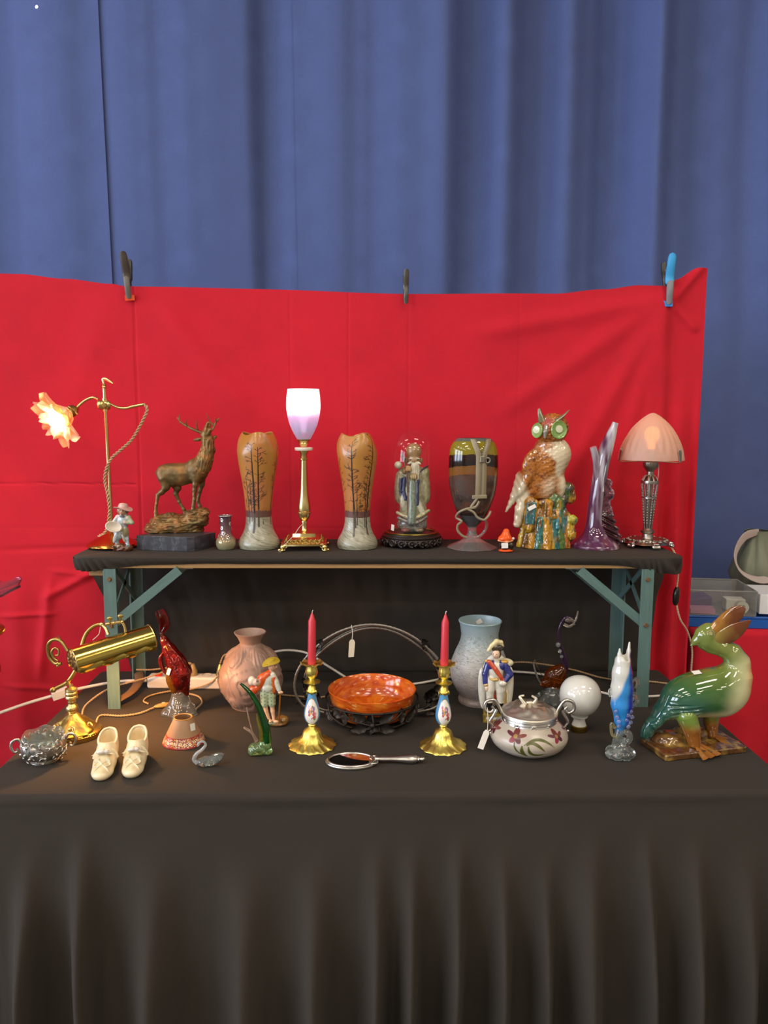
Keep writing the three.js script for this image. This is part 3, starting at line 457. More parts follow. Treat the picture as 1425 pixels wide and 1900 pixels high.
// neighbouring stall on the left: glass dish of which only the tip shows
{
  const o = thing('glass_dish', 'pink glass dish whose pointed rim enters at left edge', 'dish', [-1.42, 0.86, -0.62], 1.12);
  const pinkG = glassM('pink_dish_glass', 0xb87a90, 0.03), amber = glassM('amber_knob_glass', 0xd08020, 0.02);
  part(o, 'foot', lathe([[0, 0], [0.06, 0], [0.06, 0.005], [0.015, 0.02], [0.011, 0.12], [0, 0.12]], 32), pinkG);
  part(o, 'knob', lathe([[0, 0.12], [0.03, 0.125], [0.095, 0.14], [0.112, 0.155], [0.095, 0.17], [0.03, 0.2], [0, 0.2]], 32, null, 24), amber);
  part(o, 'bowl', lathe([[0, 0.2], [0.02, 0.2], [0.05, 0.24], [0.10, 0.27], [0.152, 0.285], [0.15, 0.292], [0.095, 0.278], [0.045, 0.25], [0, 0.212]], 96, (th, y, r) => [r * (1 + 0.16 * Math.pow(Math.abs(Math.cos(th * 4)), 3) * sst(0.22, 0.3, y)), y + 0.012 * Math.cos(th * 8) * sst(0.24, 0.31, y)]), pinkG);
  const s = thing('red_side_table', 'small red covered side table just outside left edge', 'table', [-1.85, 0, -0.62]);
  part(s, 'tabletop', bx(0.9, 0.03, 0.4, [0, 0.845, 0]), mats['red_backdrop_fabric']);
  for (const x of [-0.42, 0.42]) for (const z of [-0.17, 0.17]) part(s, 'leg', bx(0.03, 0.83, 0.03, [x, 0.415, z]), M('side_table_steel', 0x556660, 0.5));
}
// ================================================================ upper shelf; local units are 1/500 m or so, scaled per thing
const brass = M('polished_brass', 0xdcc686, 0.27, { metalness: 1 }), brassOld = M('aged_brass', 0xa88f52, 0.34, { metalness: 1 }), gilt = M('gilt_bronze', 0xe8d470, 0.36, { metalness: 1 }), silver = M('worn_silver', 0xd2cfc8, 0.3, { metalness: 1 }), pewter = M('dark_pewter', 0xa19d94, 0.34, { metalness: 1 });
const cordM = M('beige_cotton_cord', 0xb79a74, 0.85), iron = M('wrought_iron', 0x3a3532, 0.5, { metalness: 0.8 });
const glow = (key, c, k) => M(key, c, 0.5, { emissive: c, emissiveIntensity: k });
function bulb(o, name, g, m, at, color, power) { const b = part(o, name, g, m); const l = new THREE.PointLight(color, power, 0, 2); l.position.set(...at); l.castShadow = true; l.shadow.radius = 1; o.add(l); return b; }

// 1 ---- brass desk lamp with a flower-shaped shade
{
  const o = thing('desk_lamp', 'brass rise and fall desk lamp with glowing flower shade, far left', 'lamp', [-0.977, BT, -0.816], 1.94e-3);
  part(o, 'base', lathe([[0, 0], [46, 0], [47, 1.5], [46, 4], [43, 6], [36, 10], [26, 15], [16, 20], [9, 24], [5.5, 27], [5, 31], [3.4, 33], [0, 33]], 48), M('copper_brass', 0xd08e4c, 0.18, { metalness: 1 }));
  part(o, 'pole', tube([[0, 30, 0], [-4.5, 296, 0]], 3.1, 2, 14), brass);
  part(o, 'hook', [tube([[-4.5, 294, 0], [-5.5, 300, 0], [-6, 304, 0], [-1, 304.5, 1], [7, 300, 2], [13, 296.5, 3]], t => [1.2 + 0.6 * t, 1.3 + 1.6 * Math.sin(t * 3)], 24, 8), lathe([[3.6, 288], [4.4, 290], [3.6, 292], [4.4, 294], [3, 296], [0, 297]], 16).translate(-4.5, 0, 0)], brass);
  const hub = part(o, 'slide_joint', [tr(lathe([[0, -11], [7, -11], [8.5, -9], [9, -4], [8, -2], [8, 2], [9, 4], [8.5, 9], [7, 11], [0, 11]], 24), [-5.5, 258, 1], [0, 0.25, Math.PI / 2]), cyl(4.6, 4.6, 24, [-4, 258, 0], [0, 0, 0.017])], brass);
  part(hub, 'screw_head', tr(lathe([[0, 0], [4.5, 0], [5, 2], [4, 3.4], [0, 3.6]], 16), [-2, 257, 9], [Math.PI / 2, 0, 0]), brassOld);
  part(o, 'arm', [tube([[-16, 268, 0], [-24, 271, 0], [-32, 269.5, 1], [-42, 263, 4], [-50, 255, 8], [-53, 251, 9]], 2.6, 30, 10), tube([[5, 260, 0], [13, 256, 0], [22, 253, 0], [34, 252.5, 0], [46, 255.5, 0], [66, 259.5, 0]], t => 2.4 + 0.5 * t, 30, 10)], brass);
  const ax = new THREE.Vector3(-0.52, -0.46, 0.72).normalize(), q = new THREE.Quaternion().setFromUnitVectors(new THREE.Vector3(0, 1, 0), ax), e = new THREE.Euler().setFromQuaternion(q), at = [-53, 251, 9];
  part(o, 'socket', [tr(lathe([[0, -3], [4, -3], [5, 0], [9.5, 4], [10.5, 7], [10.5, 12], [9.2, 13], [11, 15], [11, 22], [0, 22]], 24, (th, y, r) => [r * (1 + 0.03 * Math.cos(th * 12)), y]), at, [e.x, e.y, e.z]), cyl(2.5, 2, 9, [-50, 244, 20], [0, 0, 0.6])], brassOld);
  // petals: each a cupped blown leaf
  const petalM = M('blush_petal_glass', 0xf7b58c, 0.55, { transmission: 0.55, thickness: 0 }), inner = M('cream_petal_glass', 0xfbe6c0, 0.5, { transmission: 0.5, thickness: 0 });
  const petal = (len, wid, lift, ruf, seed) => surf((u, v) => { const x = u * 2 - 1, w = wid * Math.pow(Math.sin(Math.PI * (0.12 + 0.8 * v)), 0.7) * (1 + 0.12 * Math.sin(v * 9 + seed)); const out = 10 + len * v * (0.5 + 0.5 * v), up = 26 + lift * v - 12 * v * v * v + ruf * x * x * v + 2.5 * Math.sin(x * 5 + seed) * v; return [x * w, up, out]; }, 12, 14);
  const sh = new THREE.Group(); sh.name = 'shade'; sh.position.set(...at); sh.quaternion.copy(q); o.add(sh);
  part(sh, 'bowl', lathe([[8, 16], [14, 20], [19, 28], [22, 38], [23.5, 46]], 36, (th, y, r) => [r * (1 + 0.05 * Math.cos(th * 6)), y]), petalM);
  for (let k = 0; k < 6; k++) { const a = k / 6 * Math.PI * 2 + 0.3; part(sh, 'petal', tr(petal(44, 19, 30, 6, k), [0, 0, 0], [0, a, 0]), petalM); }
  for (let k = 0; k < 6; k++) { const a = k / 6 * Math.PI * 2 + 0.85; part(sh, 'petal', tr(petal(30, 15, 38, -6, k + 9), [0, 1, 0], [0, a, 0]), inner); }
  bulb(sh, 'lamp_bulb', lathe([[0, 20], [7, 22], [8, 27], [13, 36], [15, 44], [13, 52], [7, 57], [0, 58.5]], 24, null, 20), glow('flower_bulb_glow', 0xffe0a8, 10), [0, 44, 0], 0xffcf94, 0.35);
  part(o, 'cord', flex([[66, 259.5, 0], [71, 255, 1], [72, 248, 3], [68, 238, 4], [57, 217, 5], [43, 195, 6], [22, 176, 6], [6, 162, 5], [-5, 142, 4], [-9, 121, 2], [-5, 96, 2], [-2.5, 68, 2.5], [-5, 46, 2], [-9, 33, -2], [-17, 21.5, -6], [-30, 15, -16]], 2.9, 14), cordM);
}
// 2 ---- boy with a basket
{
  const B = new Blob();
  B.ell([1, 3, 0], [18, 9, 13], 0x5a3018, 3).box([-7, 6, 2], [10, 6.5, 9], 0x4a2814, 3, [0, 0.3, 0.1], 2).ell([9, 7, 3], [10, 7, 8], 0x62391f, 3).ell([-2, 9, 7], [6, 6, 5], 0x6d4424, 2);
  B.chain([[-9, 10, 4, 3.2], [-10, 22, 2, 4], [-7, 34, 1, 5.5]], 0x9fb7c9, 1.5).chain([[11, 12, 4, 3], [9, 22, 3, 3.6], [6, 34, 1, 5.2]], 0xa7bccb, 1.5);
  B.ell([-9, 11, 7], [3.4, 2.6, 5], 0x8a7a66, 1).ell([13, 12, 7], [3.4, 2.6, 5], 0x9fb4c4, 1);
  B.ell([0, 37, 0], [12, 13, 9], 0xa9adA6, 3).ell([5, 34, 2], [7.5, 11, 8], 0x8d8463, 2).ell([-6, 34, 3], [9, 14, 8], 0xb4bcc0, 3);
  B.ell([2, 56, 0], [11, 13, 8], 0xb9c2c8, 4).ell([-6, 63, 0], [5, 5, 6], 0xcdb9b8, 2).ell([11, 62, 0], [6, 5, 6], 0xd9d3c6, 2);
  B.chain([[-8, 62, 1, 4.2], [-15, 52, 4, 3.8], [-11, 44, 8, 3.2]], 0xc2c9cd, 1.5).chain([[13, 62, 1, 4.4], [20, 53, 3, 3.8], [10, 53, 8, 2.8]], 0xa3a98c, 1.5).ell([9, 54, 9], [3, 3, 3], 0xd2a894, 1);
  B.ell([3, 74, 1], [7.5, 8.5, 7.5], 0xc79a78, 1.5).ell([3, 72, 8], [1.6, 1.6, 1.8], 0xc9957a, 0.8).ell([-4, 75, -1], [5, 7, 6], 0x9a7a56, 1).ell([9.5, 74, -1], [3, 6, 6], 0x7a5a3c, 1).chain([[9, 70, 2, 2], [12, 64, 3, 1.8]], 0x7a5a3c, 1);
  B.ell([4, 65, 8], [5, 2, 2.5], 0x49555e, 0.6).ell([0.6, 75.5, 8], [0.9, 0.8, 0.8], 0x2a1c14, 0.3).ell([5.6, 75.5, 8], [0.9, 0.8, 0.8], 0x2a1c14, 0.3).ell([3, 69, 7.6], [2, 0.7, 0.9], 0xb0605a, 0.3);
  B.ell([-9, 27, 9], [4, 13, 3], 0xb9c4c2, 2, [0, 0, -0.35]).ell([6, 24, 9], [2.5, 8, 2], 0x9b9a86, 1, [0, 0, 0.4]);
  B.dm = 1; B.disp = (x, y, z) => y < 14 ? 1.2 * noise(x * 0.25, y * 0.25, z * 0.25) : 0.3 * noise(x * 0.4, y * 0.2, z * 0.4);
  B.paint = (x, y, z, c) => { const n = noise(x * 0.5, y * 0.5, z * 0.5); return y < 16 && c[0] < 0.2 ? mixc(c, [0.02, 0.015, 0.01], clamp(n)) : c.map(v => v * (1 + 0.12 * n)); };
  const o = thing('boy_figurine', 'small porcelain boy with wide hat and white basket beside the flower lamp', 'figurine', [-0.906, BT, -0.708], 1.861e-3, -0.1);
  part(o, 'body', B.mesh(0.85, 0), VC('porcelain_vc', 0.22, { clearcoat: 0.6, clearcoatRoughness: 0.1 }));
  part(o, 'hat', tr(lathe([[0, 1], [16.5, 0], [17.6, 0.8], [16.5, 1.8], [9, 3.2], [8.4, 7], [7, 9.6], [3.5, 11], [0, 11.2]], 40, (th, y, r) => [r, y + (y < 3 ? 2.2 * (r / 17) ** 2 * Math.cos(th * 2 + 0.6) : 0)], 0), [3, 78, 1], [-0.05, 0, -0.14]), M('hat_dusty_pink', 0xc9a7a0, 0.35));
  part(o, 'basket', tr(lathe([[0, 0], [6, 0.5], [11, 4], [14, 9], [14.6, 10], [13.4, 10.6], [10, 5.5], [5, 2], [0, 1.6]], 36), [-12, 42, 12], [0.95, 0, -0.42], [1, 1, 0.75]), M('basket_white', 0xd6cfc2, 0.25));
}
// 3 ---- bronze stag on a marble block
{
  const s = 1.961e-3, px = -0.754, pz = -0.82, o = thing('stag_sculpture', 'patinated bronze stag bellowing on a rock with dark marble base', 'sculpture', [px, BT, pz], s);
  const L = ([x, z]) => [(x - px) / s, (z - pz) / s];
  const FL = L([-0.861, -0.725]), FR = L([-0.679, -0.682]), C2 = L([-0.656, -0.69]), BR = L([-0.607, -0.8]), BL = [FL[0] + BR[0] - C2[0] + 4, FL[1] + BR[1] - C2[1]];
  const blk = tr(ext([FL, FR, C2, BR, BL].map(p => [p[0], -p[1]]), 26, 0.8), [0, 13, 0], [-Math.PI / 2, 0, 0]);
  const marb = canvasTex(256, 256, (c, w, h) => { c.fillStyle = '#33343a'; c.fillRect(0, 0, w, h); const r = rng(5); for (let i = 0; i < 500; i++) { c.fillStyle = `rgba(${120 + r() * 60},${125 + r() * 60},${140 + r() * 60},${r() * 0.12})`; const x = r() * w, y = r() * h; c.fillRect(x, y, 2 + r() * 22, 1 + r() * 30); } c.strokeStyle = 'rgba(190,185,175,0.35)'; for (let i = 0; i < 9; i++) { c.lineWidth = 0.6 + r(); c.beginPath(); let x = r() * w, y = 0; c.moveTo(x, y); while (y < h) { x += (r() - 0.5) * 30; y += 20; c.lineTo(x, y); } c.stroke(); } });
  { const P = blk.attributes.position, U = blk.attributes.uv; for (let i = 0; i < P.count; i++) U.setXY(i, (P.getX(i) + P.getZ(i)) / 120, P.getY(i) / 90); }
  marb.wrapT = THREE.RepeatWrapping; part(o, 'marble_base', blk, M('black_marble', 0xffffff, 0.32, { map: marb }));
  const R = new Blob();
  R.ell([-28, 30, 0], [26, 16, 28], 0x6b4a22, 8).ell([2, 36, 0], [40, 18, 28], 0x5c4224, 8).ell([38, 48, 2], [24, 16, 20], 0x57411f, 8).ell([30, 30, 0], [22, 14, 20], 0x4a3620, 6).ell([-4, 46, 0], [34, 14, 18], 0x66481f, 8).cap([30, 58, 6], [58, 62, 6], 9, 6, 0x6a5526, 5).ell([56, 60, 4], [9, 8, 9], 0x7a6a2c, 4);
  R.dm = 7; R.disp = (x, y, z) => 5 * fbm(x * 0.05 + y * 0.05, y * 0.13 - x * 0.04, z * 0.06, 4) + 2.2 * Math.abs(noise(x * 0.12, y * 0.25, z * 0.12));
  const bronze = (x, y, z) => { const n = fbm(x * 0.06, y * 0.06, z * 0.06), m = noise(x * 0.15, y * 0.2, z * 0.15); return mixc(mixc(col(0x6a5636), col(0x9a6c3c), clamp(n * 1.4 + 0.3)), col(0x84794a), clamp(m * 1.2 - 0.1)); };
  R.paint = bronze; const bm = VC('patinated_bronze', 0.45, { metalness: 0.5 });
  part(o, 'rock', R.mesh(1.5, 25.5), bm);
  const S = new Blob(), W = 1;
  S.ell([-8, 130, 0], [20, 20, 15], W, 8, [0, 0, 0.1]).ell([14, 131, 0], [30, 21, 17], W, 10, [0, 0, 0.12]).ell([44, 137, 0], [17, 23, 15], W, 8).ell([38, 146, 0], [14, 13, 13], W, 6).ell([-18, 132, 5], [11, 16, 9], W, 5).ell([-16, 132, -5], [11, 16, 9], W, 5).ell([42, 134, 10], [11, 17, 6], W, 4);
  S.chain([[48, 140, 0, 17], [58, 160, 0, 14.5], [64, 176, 1, 12], [64, 192, 2, 10.5], [63, 202, 3, 9.5]], W, 5).ell([58, 150, 2], [12, 16, 12], W, 5);
  S.chain([[61, 203, 4, 9.5], [65, 212, 9, 6.5], [68, 220, 13, 4.6], [69, 223, 14.5, 4]], W, 2.5).chain([[66, 204, 9, 4.5], [72, 212, 15, 2.8]], W, 1.5).cap([68.5, 215, 16], [69.5, 222, 18], 1.8, 1.4, W, 0.6, 'sub');
  S.ell([46, 194, 1], [8, 3.4, 2.2], W, 1.5, [0, 0, 0.15]).ell([76, 198, -3], [6, 3.4, 2.2], W, 1.5, [0, 0.8, 0.5]);
  S.chain([[44, 128, 9, 7.5], [41.5, 114, 9, 5.4], [40, 103, 9, 4], [39, 86, 9, 3], [37, 75, 9, 3.2], [37, 68, 9, 4]], W, 2.5).chain([[51, 126, -7, 7], [50, 112, -7, 5], [46, 100, -7, 3.8], [42, 82, -7, 2.8], [45, 72, -7, 3.2], [46, 66, -7, 3.8]], W, 2.5);
  S.chain([[-15, 124, 7, 11], [-12, 108, 7, 7], [-20, 99, 7, 4.8], [-27, 94, 7, 3.6], [-30, 77, 7, 2.8], [-32, 62, 7, 3.2], [-31, 54, 7, 4]], W, 2.5).chain([[-4, 118, -6, 10], [6, 106, -6, 6.5], [2, 95, -6, 4], [8, 80, -6, 2.8], [16, 66, -6, 3], [18, 58, -6, 4]], W, 2.5);
  S.chain([[-24, 142, 0, 3.5], [-29, 134, 0, 2.8], [-29, 126, 0, 1.6]], W, 2);
  S.dm = 1.5; S.disp = (x, y, z) => (x > 46 && y > 135 && y < 195 ? 1.3 * noise(x * 0.5, y * 0.14, z * 0.5) : 0.5 * noise(x * 0.18, y * 0.18, z * 0.18)); S.paint = bronze;
  part(o, 'stag', S.mesh(1.1), bm);
  const an = (pts, r0, r1) => tube(pts, t => lerp(r0, r1, t), 18, 8);
  part(o, 'antler', paintG(merge([an([[55, 206, 3], [44, 210, 2], [28, 217, -2], [14, 226, -6], [8, 234, -8]], 2.8, 1.2), an([[12, 228, -6], [13, 240, -6]], 1.6, 0.6), an([[47, 209, 2], [46, 218, 5], [47, 230, 8]], 1.9, 0.7), an([[28, 217, -2], [26, 224, 2], [28, 230, 4]], 1.8, 0.6), an([[18, 223, -5], [10, 224, -9]], 1.5, 0.6)]), bronze), bm);
  part(o, 'antler', paintG(merge([an([[66, 207, -1], [72, 214, -8], [77, 226, -14], [83, 233, -16]], 2.8, 1.1), an([[74, 218, -10], [66, 228, -10], [61, 241, -10]], 1.9, 0.6), an([[77, 225, -13], [76, 234, -12]], 1.6, 0.6)]), bronze), bm);
}
// 4 ---- small vase with silver overlay
{
  const o = thing('bud_vase', 'small mauve glass bud vase with silver flower overlay beside the stag', 'vase', [-0.557, BT, -0.738], 1.892e-3);
  const prof = spl([[0, 0], [11, 0], [15, 2], [18, 9], [17.5, 17], [13, 25], [10.6, 32], [10, 42], [10.2, 54], [11.4, 60], [12.6, 63]], 40), inn = [[11.4, 63.4], [9.4, 58], [8.8, 40], [0, 36]];
  const tx = canvasTex(64, 256, (c, w, h) => { const g = c.createLinearGradient(0, 0, 0, h); g.addColorStop(0, '#5c4450'); g.addColorStop(0.5, '#7d5c62'); g.addColorStop(0.68, '#a08f72'); g.addColorStop(1, '#b9bc92'); c.fillStyle = g; c.fillRect(0, 0, w, h); });
  part(o, 'body', lathe([...prof, ...inn], 40), M('mauve_lustre_glass', 0xffffff, 0.12, { map: tx, metalness: 0.35 }));
  const rAt = y => { for (let i = 0; i < prof.length - 1; i++) if (prof[i + 1][1] >= y) return lerp(prof[i][0], prof[i + 1][0], clamp((y - prof[i][1]) / (prof[i + 1][1] - prof[i][1] || 1))); return 12; };
  const pet = [], r = rng(8), put = (a, y, w, h, rot) => { const R = rAt(y) + 0.15; pet.push(tr(ball(1, [0, 0, 0], [w, h, 0.5], [0, 0, rot], 12), [R * Math.sin(a), y, R * Math.cos(a)], [0, a, 0])); };
  for (const [a, y] of [[-0.55, 40], [-0.1, 30], [0.5, 22], [-0.5, 55], [2, 38], [3.6, 30], [-1.6, 26], [1.2, 48]]) for (let k = 0; k < 5; k++) put(a + 0.2 * Math.cos(k * 1.257), y + 2.6 * Math.sin(k * 1.257), 1.7, 2.2, k * 1.257);
  part(o, 'silver_overlay', [...pet, tube([...Array(60)].map((_, i) => { const t = i / 59, y = 12 + 46 * t, a = 0.9 + 5 * t, R = rAt(y) + 0.3; return [R * Math.sin(a), y, R * Math.cos(a)]; }), 0.5, 59, 5, { smooth: false }), tor(12.3, 0.9, [0, 63, 0], [Math.PI / 2, 0, 0])], silver);
}
// 5, 7 ---- pair of tall vases with winter trees
function winterTex(seed, trees) {
  return canvasTex(1024, 1024, (c, w, h) => {
    const g = c.createLinearGradient(0, 0, 0, h); g.addColorStop(0, '#a5742a'); g.addColorStop(0.28, '#a87a30'); g.addColorStop(0.55, '#a8743e'); g.addColorStop(0.7, '#a86c26'); c.fillStyle = g; c.fillRect(0, 0, w, h);
    const r = rng(seed); for (let i = 0; i < 500; i++) { c.fillStyle = `rgba(${150 + r() * 60},${90 + r() * 50},${40 + r() * 50},0.10)`; c.beginPath(); c.ellipse(r() * w, r() * h * 0.7, 10 + r() * 60, 30 + r() * 90, 0, 0, 7); c.fill(); }
    c.fillStyle = '#6a4640'; c.beginPath(); c.moveTo(0, h * 0.64); for (let x = 0; x <= w; x += 10) c.lineTo(x, h * (0.655 + 0.014 * r())); c.lineTo(w, h * 0.73); c.lineTo(0, h * 0.73); c.fill();
    for (let x = 0; x < w; x += 7) { c.strokeStyle = `rgba(50,28,20,${0.2 + r() * 0.4})`; c.lineWidth = 1 + r() * 2; c.beginPath(); c.moveTo(x, h * 0.73); c.lineTo(x + r() * 4, h * (0.62 + r() * 0.05)); c.stroke(); }
    c.fillStyle = '#9a9884'; c.fillRect(0, h * 0.72, w, h * 0.28);
    for (let i = 0; i < 900; i++) { const x = r() * w, y = h * (0.72 + 0.28 * r()); c.strokeStyle = r() < 0.5 ? `rgba(66,64,44,${r() * 0.5})` : `rgba(205,205,190,${r() * 0.4})`; c.lineWidth = 1 + r() * 5; c.beginPath(); c.moveTo(x, y); c.quadraticCurveTo(x + 25, y + 6 + r() * 8, x + 40 + r() * 50, y + 16 + r() * 20); c.stroke(); }
    const br = (x, y, a, l, d) => { if (d < 0 || l < 6) return; const x2 = x + Math.cos(a) * l, y2 = y - Math.sin(a) * l; c.lineWidth = 1.4 + d * 1.0; c.beginPath(); c.moveTo(x, y); c.lineTo(x2, y2); c.stroke(); const k = 2 + (r() < 0.5 ? 1 : 0); for (let i = 0; i < k; i++) br(lerp(x, x2, 0.5 + 0.5 * r()), lerp(y, y2, 0.5 + 0.5 * r()), a + (r() - 0.5) * 1.5, l * (0.5 + 0.25 * r()), d - 1); };
    for (const [x, y0, y1, th, lean, side] of trees) {
      c.strokeStyle = '#2c1a12'; c.lineCap = 'round'; const X = w * x, n = 26; let px = X, py = h * y0;
      for (let i = 1; i <= n; i++) { const t = i / n, qx = X + lean * w * t * (0.7 + 0.3 * Math.sin(t * 5)) + (r() - 0.5) * 3, qy = lerp(h * y0, h * y1, t); c.strokeStyle = t < 0.25 ? '#4c443c' : '#2c1a12'; c.lineWidth = lerp(th * 2.1, 5, t); c.beginPath(); c.moveTo(px, py); c.lineTo(qx, qy); c.stroke(); px = qx; py = qy; if (t > 0.3 && r() < 0.7) { const s = side || (r() < 0.5 ? -1 : 1); br(qx, qy, Math.PI / 2 - s * (0.7 + r() * 0.6), (34 + r() * 34) * (1.2 - 0.5 * t), 2); if (r() < 0.4) br(qx, qy, Math.PI / 2 + s * (0.7 + r() * 0.6), (16 + r() * 16), 1); } }
    }
    c.fillStyle = '#3f3526'; c.beginPath(); c.ellipse(w * 0.6, h * 0.765, 7, 16, 0, 0, 7); c.ellipse(w * 0.6, h * 0.745, 4, 6, 0, 0, 7); c.fill();
  });
}
function winterVase(name, label, pos, s, tex, turn) {
  const o = thing(name, label, 'vase', pos, s, turn, 'winter landscape vases');
  const pr = [[0, 0], [33, 0], [37.6, 4], [38.4, 10], [36, 18], [31.5, 26], [27, 36], [24.6, 48], [24, 60], [24.6, 76], [26, 94], [28.4, 114], [31.5, 134], [35, 154], [37.6, 172], [38.2, 184], [36.5, 196], [32.5, 206], [29.5, 211], [28.5, 213]];
  const md = (th, y, r) => { const k = sst(168, 213, y), lobe = Math.cos(3 * (th - 0.35)); return [r * (1 + k * (0.09 * lobe - 0.02)), y + k * 3.2 * lobe - (k > 0.9 ? 0 : 0)]; };
  part(o, 'body', lathe([...spl(pr, 70), [27.4, 214], [26.6, 212.5], [30, 204], [34.5, 188], [32, 160], [26, 110], [21.5, 60], [0, 56]], 72, md), M(name + '_enamel_' + label.length, 0xffffff, 0.3, { map: tex, clearcoat: 0.35, clearcoatRoughness: 0.25 }));
}
winterVase('tall_vase', 'tall amber vase with two leafless winter trees, left of the lit brass lamp', [-0.445, BT, -0.773], 1.919e-3 * 0.985, winterTex(3, [[0.49, 0.84, 0.1, 15, 0.015, -1], [0.545, 0.79, 0.12, 12, 0.0, 1], [0.43, 0.77, 0.36, 8, -0.03, 0], [0.462, 0.75, 0.42, 6, -0.01, 1], [0.9, 0.8, 0.1, 12, 0.02, 0], [0.1, 0.8, 0.2, 12, 0.01, 0], [0.72, 0.78, 0.15, 9, 0.02, 0], [0.27, 0.78, 0.2, 9, 0, 0]]), -0.15);
winterVase('tall_vase', 'tall amber vase with trees at its sides, right of the lit brass lamp', [-0.096, BT, -0.776], 1.926e-3 * 0.975, winterTex(11, [[0.435, 0.87, 0.05, 12, -0.03, 1], [0.45, 0.8, 0.1, 10, -0.07, -1], [0.585, 0.86, 0.03, 11, 0.04, -1], [0.565, 0.8, 0.4, 7, 0.01, 0], [0.47, 0.78, 0.45, 6, -0.01, 1], [0.9, 0.8, 0.1, 12, 0.02, 0], [0.1, 0.8, 0.2, 12, 0.01, 0], [0.75, 0.78, 0.15, 9, 0.02, 0], [0.25, 0.78, 0.2, 9, 0, 0]]), 0.2);
// 6 ---- brass column lamp with tulip shade
{
  const o = thing('table_lamp', 'tall brass column lamp with white and lilac glass tulip shade', 'lamp', [-0.284, BT, -0.765], 1.91e-3, 0.05);
  const K = 1.015, tx = canvasTex(256, 256, (c, w, h) => { const g = c.createLinearGradient(0, 0, 0, h); g.addColorStop(0, '#fbf2f2'); g.addColorStop(0.44, '#f6e6ea'); g.addColorStop(0.56, '#a78cae'); g.addColorStop(0.75, '#9088a4'); g.addColorStop(1, '#92889a'); c.fillStyle = g; c.fillRect(0, 0, w, h); const r = rng(4); for (let i = 0; i < 260; i++) { c.fillStyle = `rgba(${150 + r() * 60},${100 + r() * 40},${140 + r() * 40},${0.05 + r() * 0.1})`; c.beginPath(); c.ellipse(r() * w, h * (0.48 + 0.5 * r()), 3 + r() * 14, 2 + r() * 9, r() * 3, 0, 7); c.fill(); } });
  const Y = y => (y + 5) * K;
  part(o, 'shade', lathe(spl([[11, Y(192)], [14, Y(197)], [20.6, Y(209)], [25.5, Y(221)], [28.8, Y(234)], [30.8, Y(247)], [31, Y(258)], [30.2, Y(271)], [28.6, Y(283)]], 40), 48), M('lilac_white_shade_glass', 0xffffff, 0.75, { map: tx, transmission: 0.4, thickness: 0 }));
  bulb(o, 'lamp_bulb', lathe([[0, Y(204)], [5, Y(208)], [6, Y(222)], [12, Y(242)], [14, Y(256)], [11, Y(268)], [0, Y(273)]], 24, null, 20), glow('column_bulb_glow', 0xfff2ee, 4), [0, Y(258), 0], 0xfff0ea, 0.1);
  part(o, 'shade_collar', lathe([[0, Y(180)], [5.5, Y(180)], [7, Y(184)], [9, Y(186)], [8, Y(188)], [11.5, Y(191)], [12, Y(194)], [0, Y(195)]], 32), brass);
  part(o, 'drip_disc', lathe([[0, Y(173.5)], [15.5, Y(173.5)], [16.6, Y(175)], [16.6, Y(178)], [15.5, Y(179)], [0, Y(179)]], 36), M('ivory_disc', 0xe9ddd0, 0.3), 'ivory white disc');
  part(o, 'column', lathe([[0, Y(22)], [9, Y(22)], [9.5, Y(25)], [6.5, Y(27)], [5, Y(31)], [4.4, Y(38)], [5.4, Y(43)], [5, Y(45)], [8, Y(49)], [10.6, Y(54)], [11.5, Y(59)], [13.6, Y(60.5)], [13.6, Y(62)], [11.4, Y(63.5)], [11.8, Y(68)], [11, Y(76)], [9, Y(86)], [7.6, Y(98)], [7, Y(112)], [6.2, Y(140)], [5.8, Y(156)], [8.2, Y(157.5)], [8.2, Y(159)], [6, Y(160.5)], [6.2, Y(168)], [9.5, Y(172)], [9.5, Y(173.5)], [0, Y(173.5)]], 40), brass);
  const sq = (a, y0, b, y1) => { const g = new THREE.CylinderGeometry(b * Math.SQRT2, a * Math.SQRT2, y1 - y0, 4, 1); g.rotateY(Math.PI / 4); g.translate(0, (y0 + y1) / 2, 0); return norm(g); };
  part(o, 'plinth', [sq(41, 10, 41, 13), sq(38, 13, 26, 24), sq(21, 24, 20.5, 30), sq(20, 30, 10, 33)], brass);
  const orn = []; for (let f = 0; f < 4; f++) for (let k = -3; k <= 3; k++) orn.push(tr(merge([tor(3.4, 1, [k * 8.6, 17, 33.6], [-0.75, 0, 0], 6, 14), ball(1.6, [k * 8.6 + 4.3, 20, 31.5])]), [0, 0, 0], [0, f * Math.PI / 2, 0])); part(o, 'frieze', orn, brassOld);
  for (let f = 0; f < 4; f++) { const a = f * Math.PI / 2 + Math.PI / 4; part(o, 'foot', tr(merge([tube([[0, 12, 46], [0, 8, 54], [0, 4, 51], [0, 1.8, 55], [0, 1.6, 61]], t => [3 + 1.5 * Math.sin(t * 6), 5 - t], 20, 10), ball(3, [4, 2.6, 58]), ball(3, [-4, 2.6, 58]), tor(3.4, 1.3, [3.5, 10, 50], [0, 0.9, 0], 6, 14), tor(3.4, 1.3, [-3.5, 10, 50], [0, -0.9, 0], 6, 14)]), [0, 0, 0], [0, a, 0])), brass; }
  o.children.forEach(c => { if (c.name === 'foot') c.material = brass; });
  part(o, 'string', tube([[-1, Y(41), 6], [-8, Y(36), 14], [-17, Y(24), 26], [-34, Y(8), 42]], 0.5, 20, 5), M('white_string', 0xd8d2c6, 0.8));
}
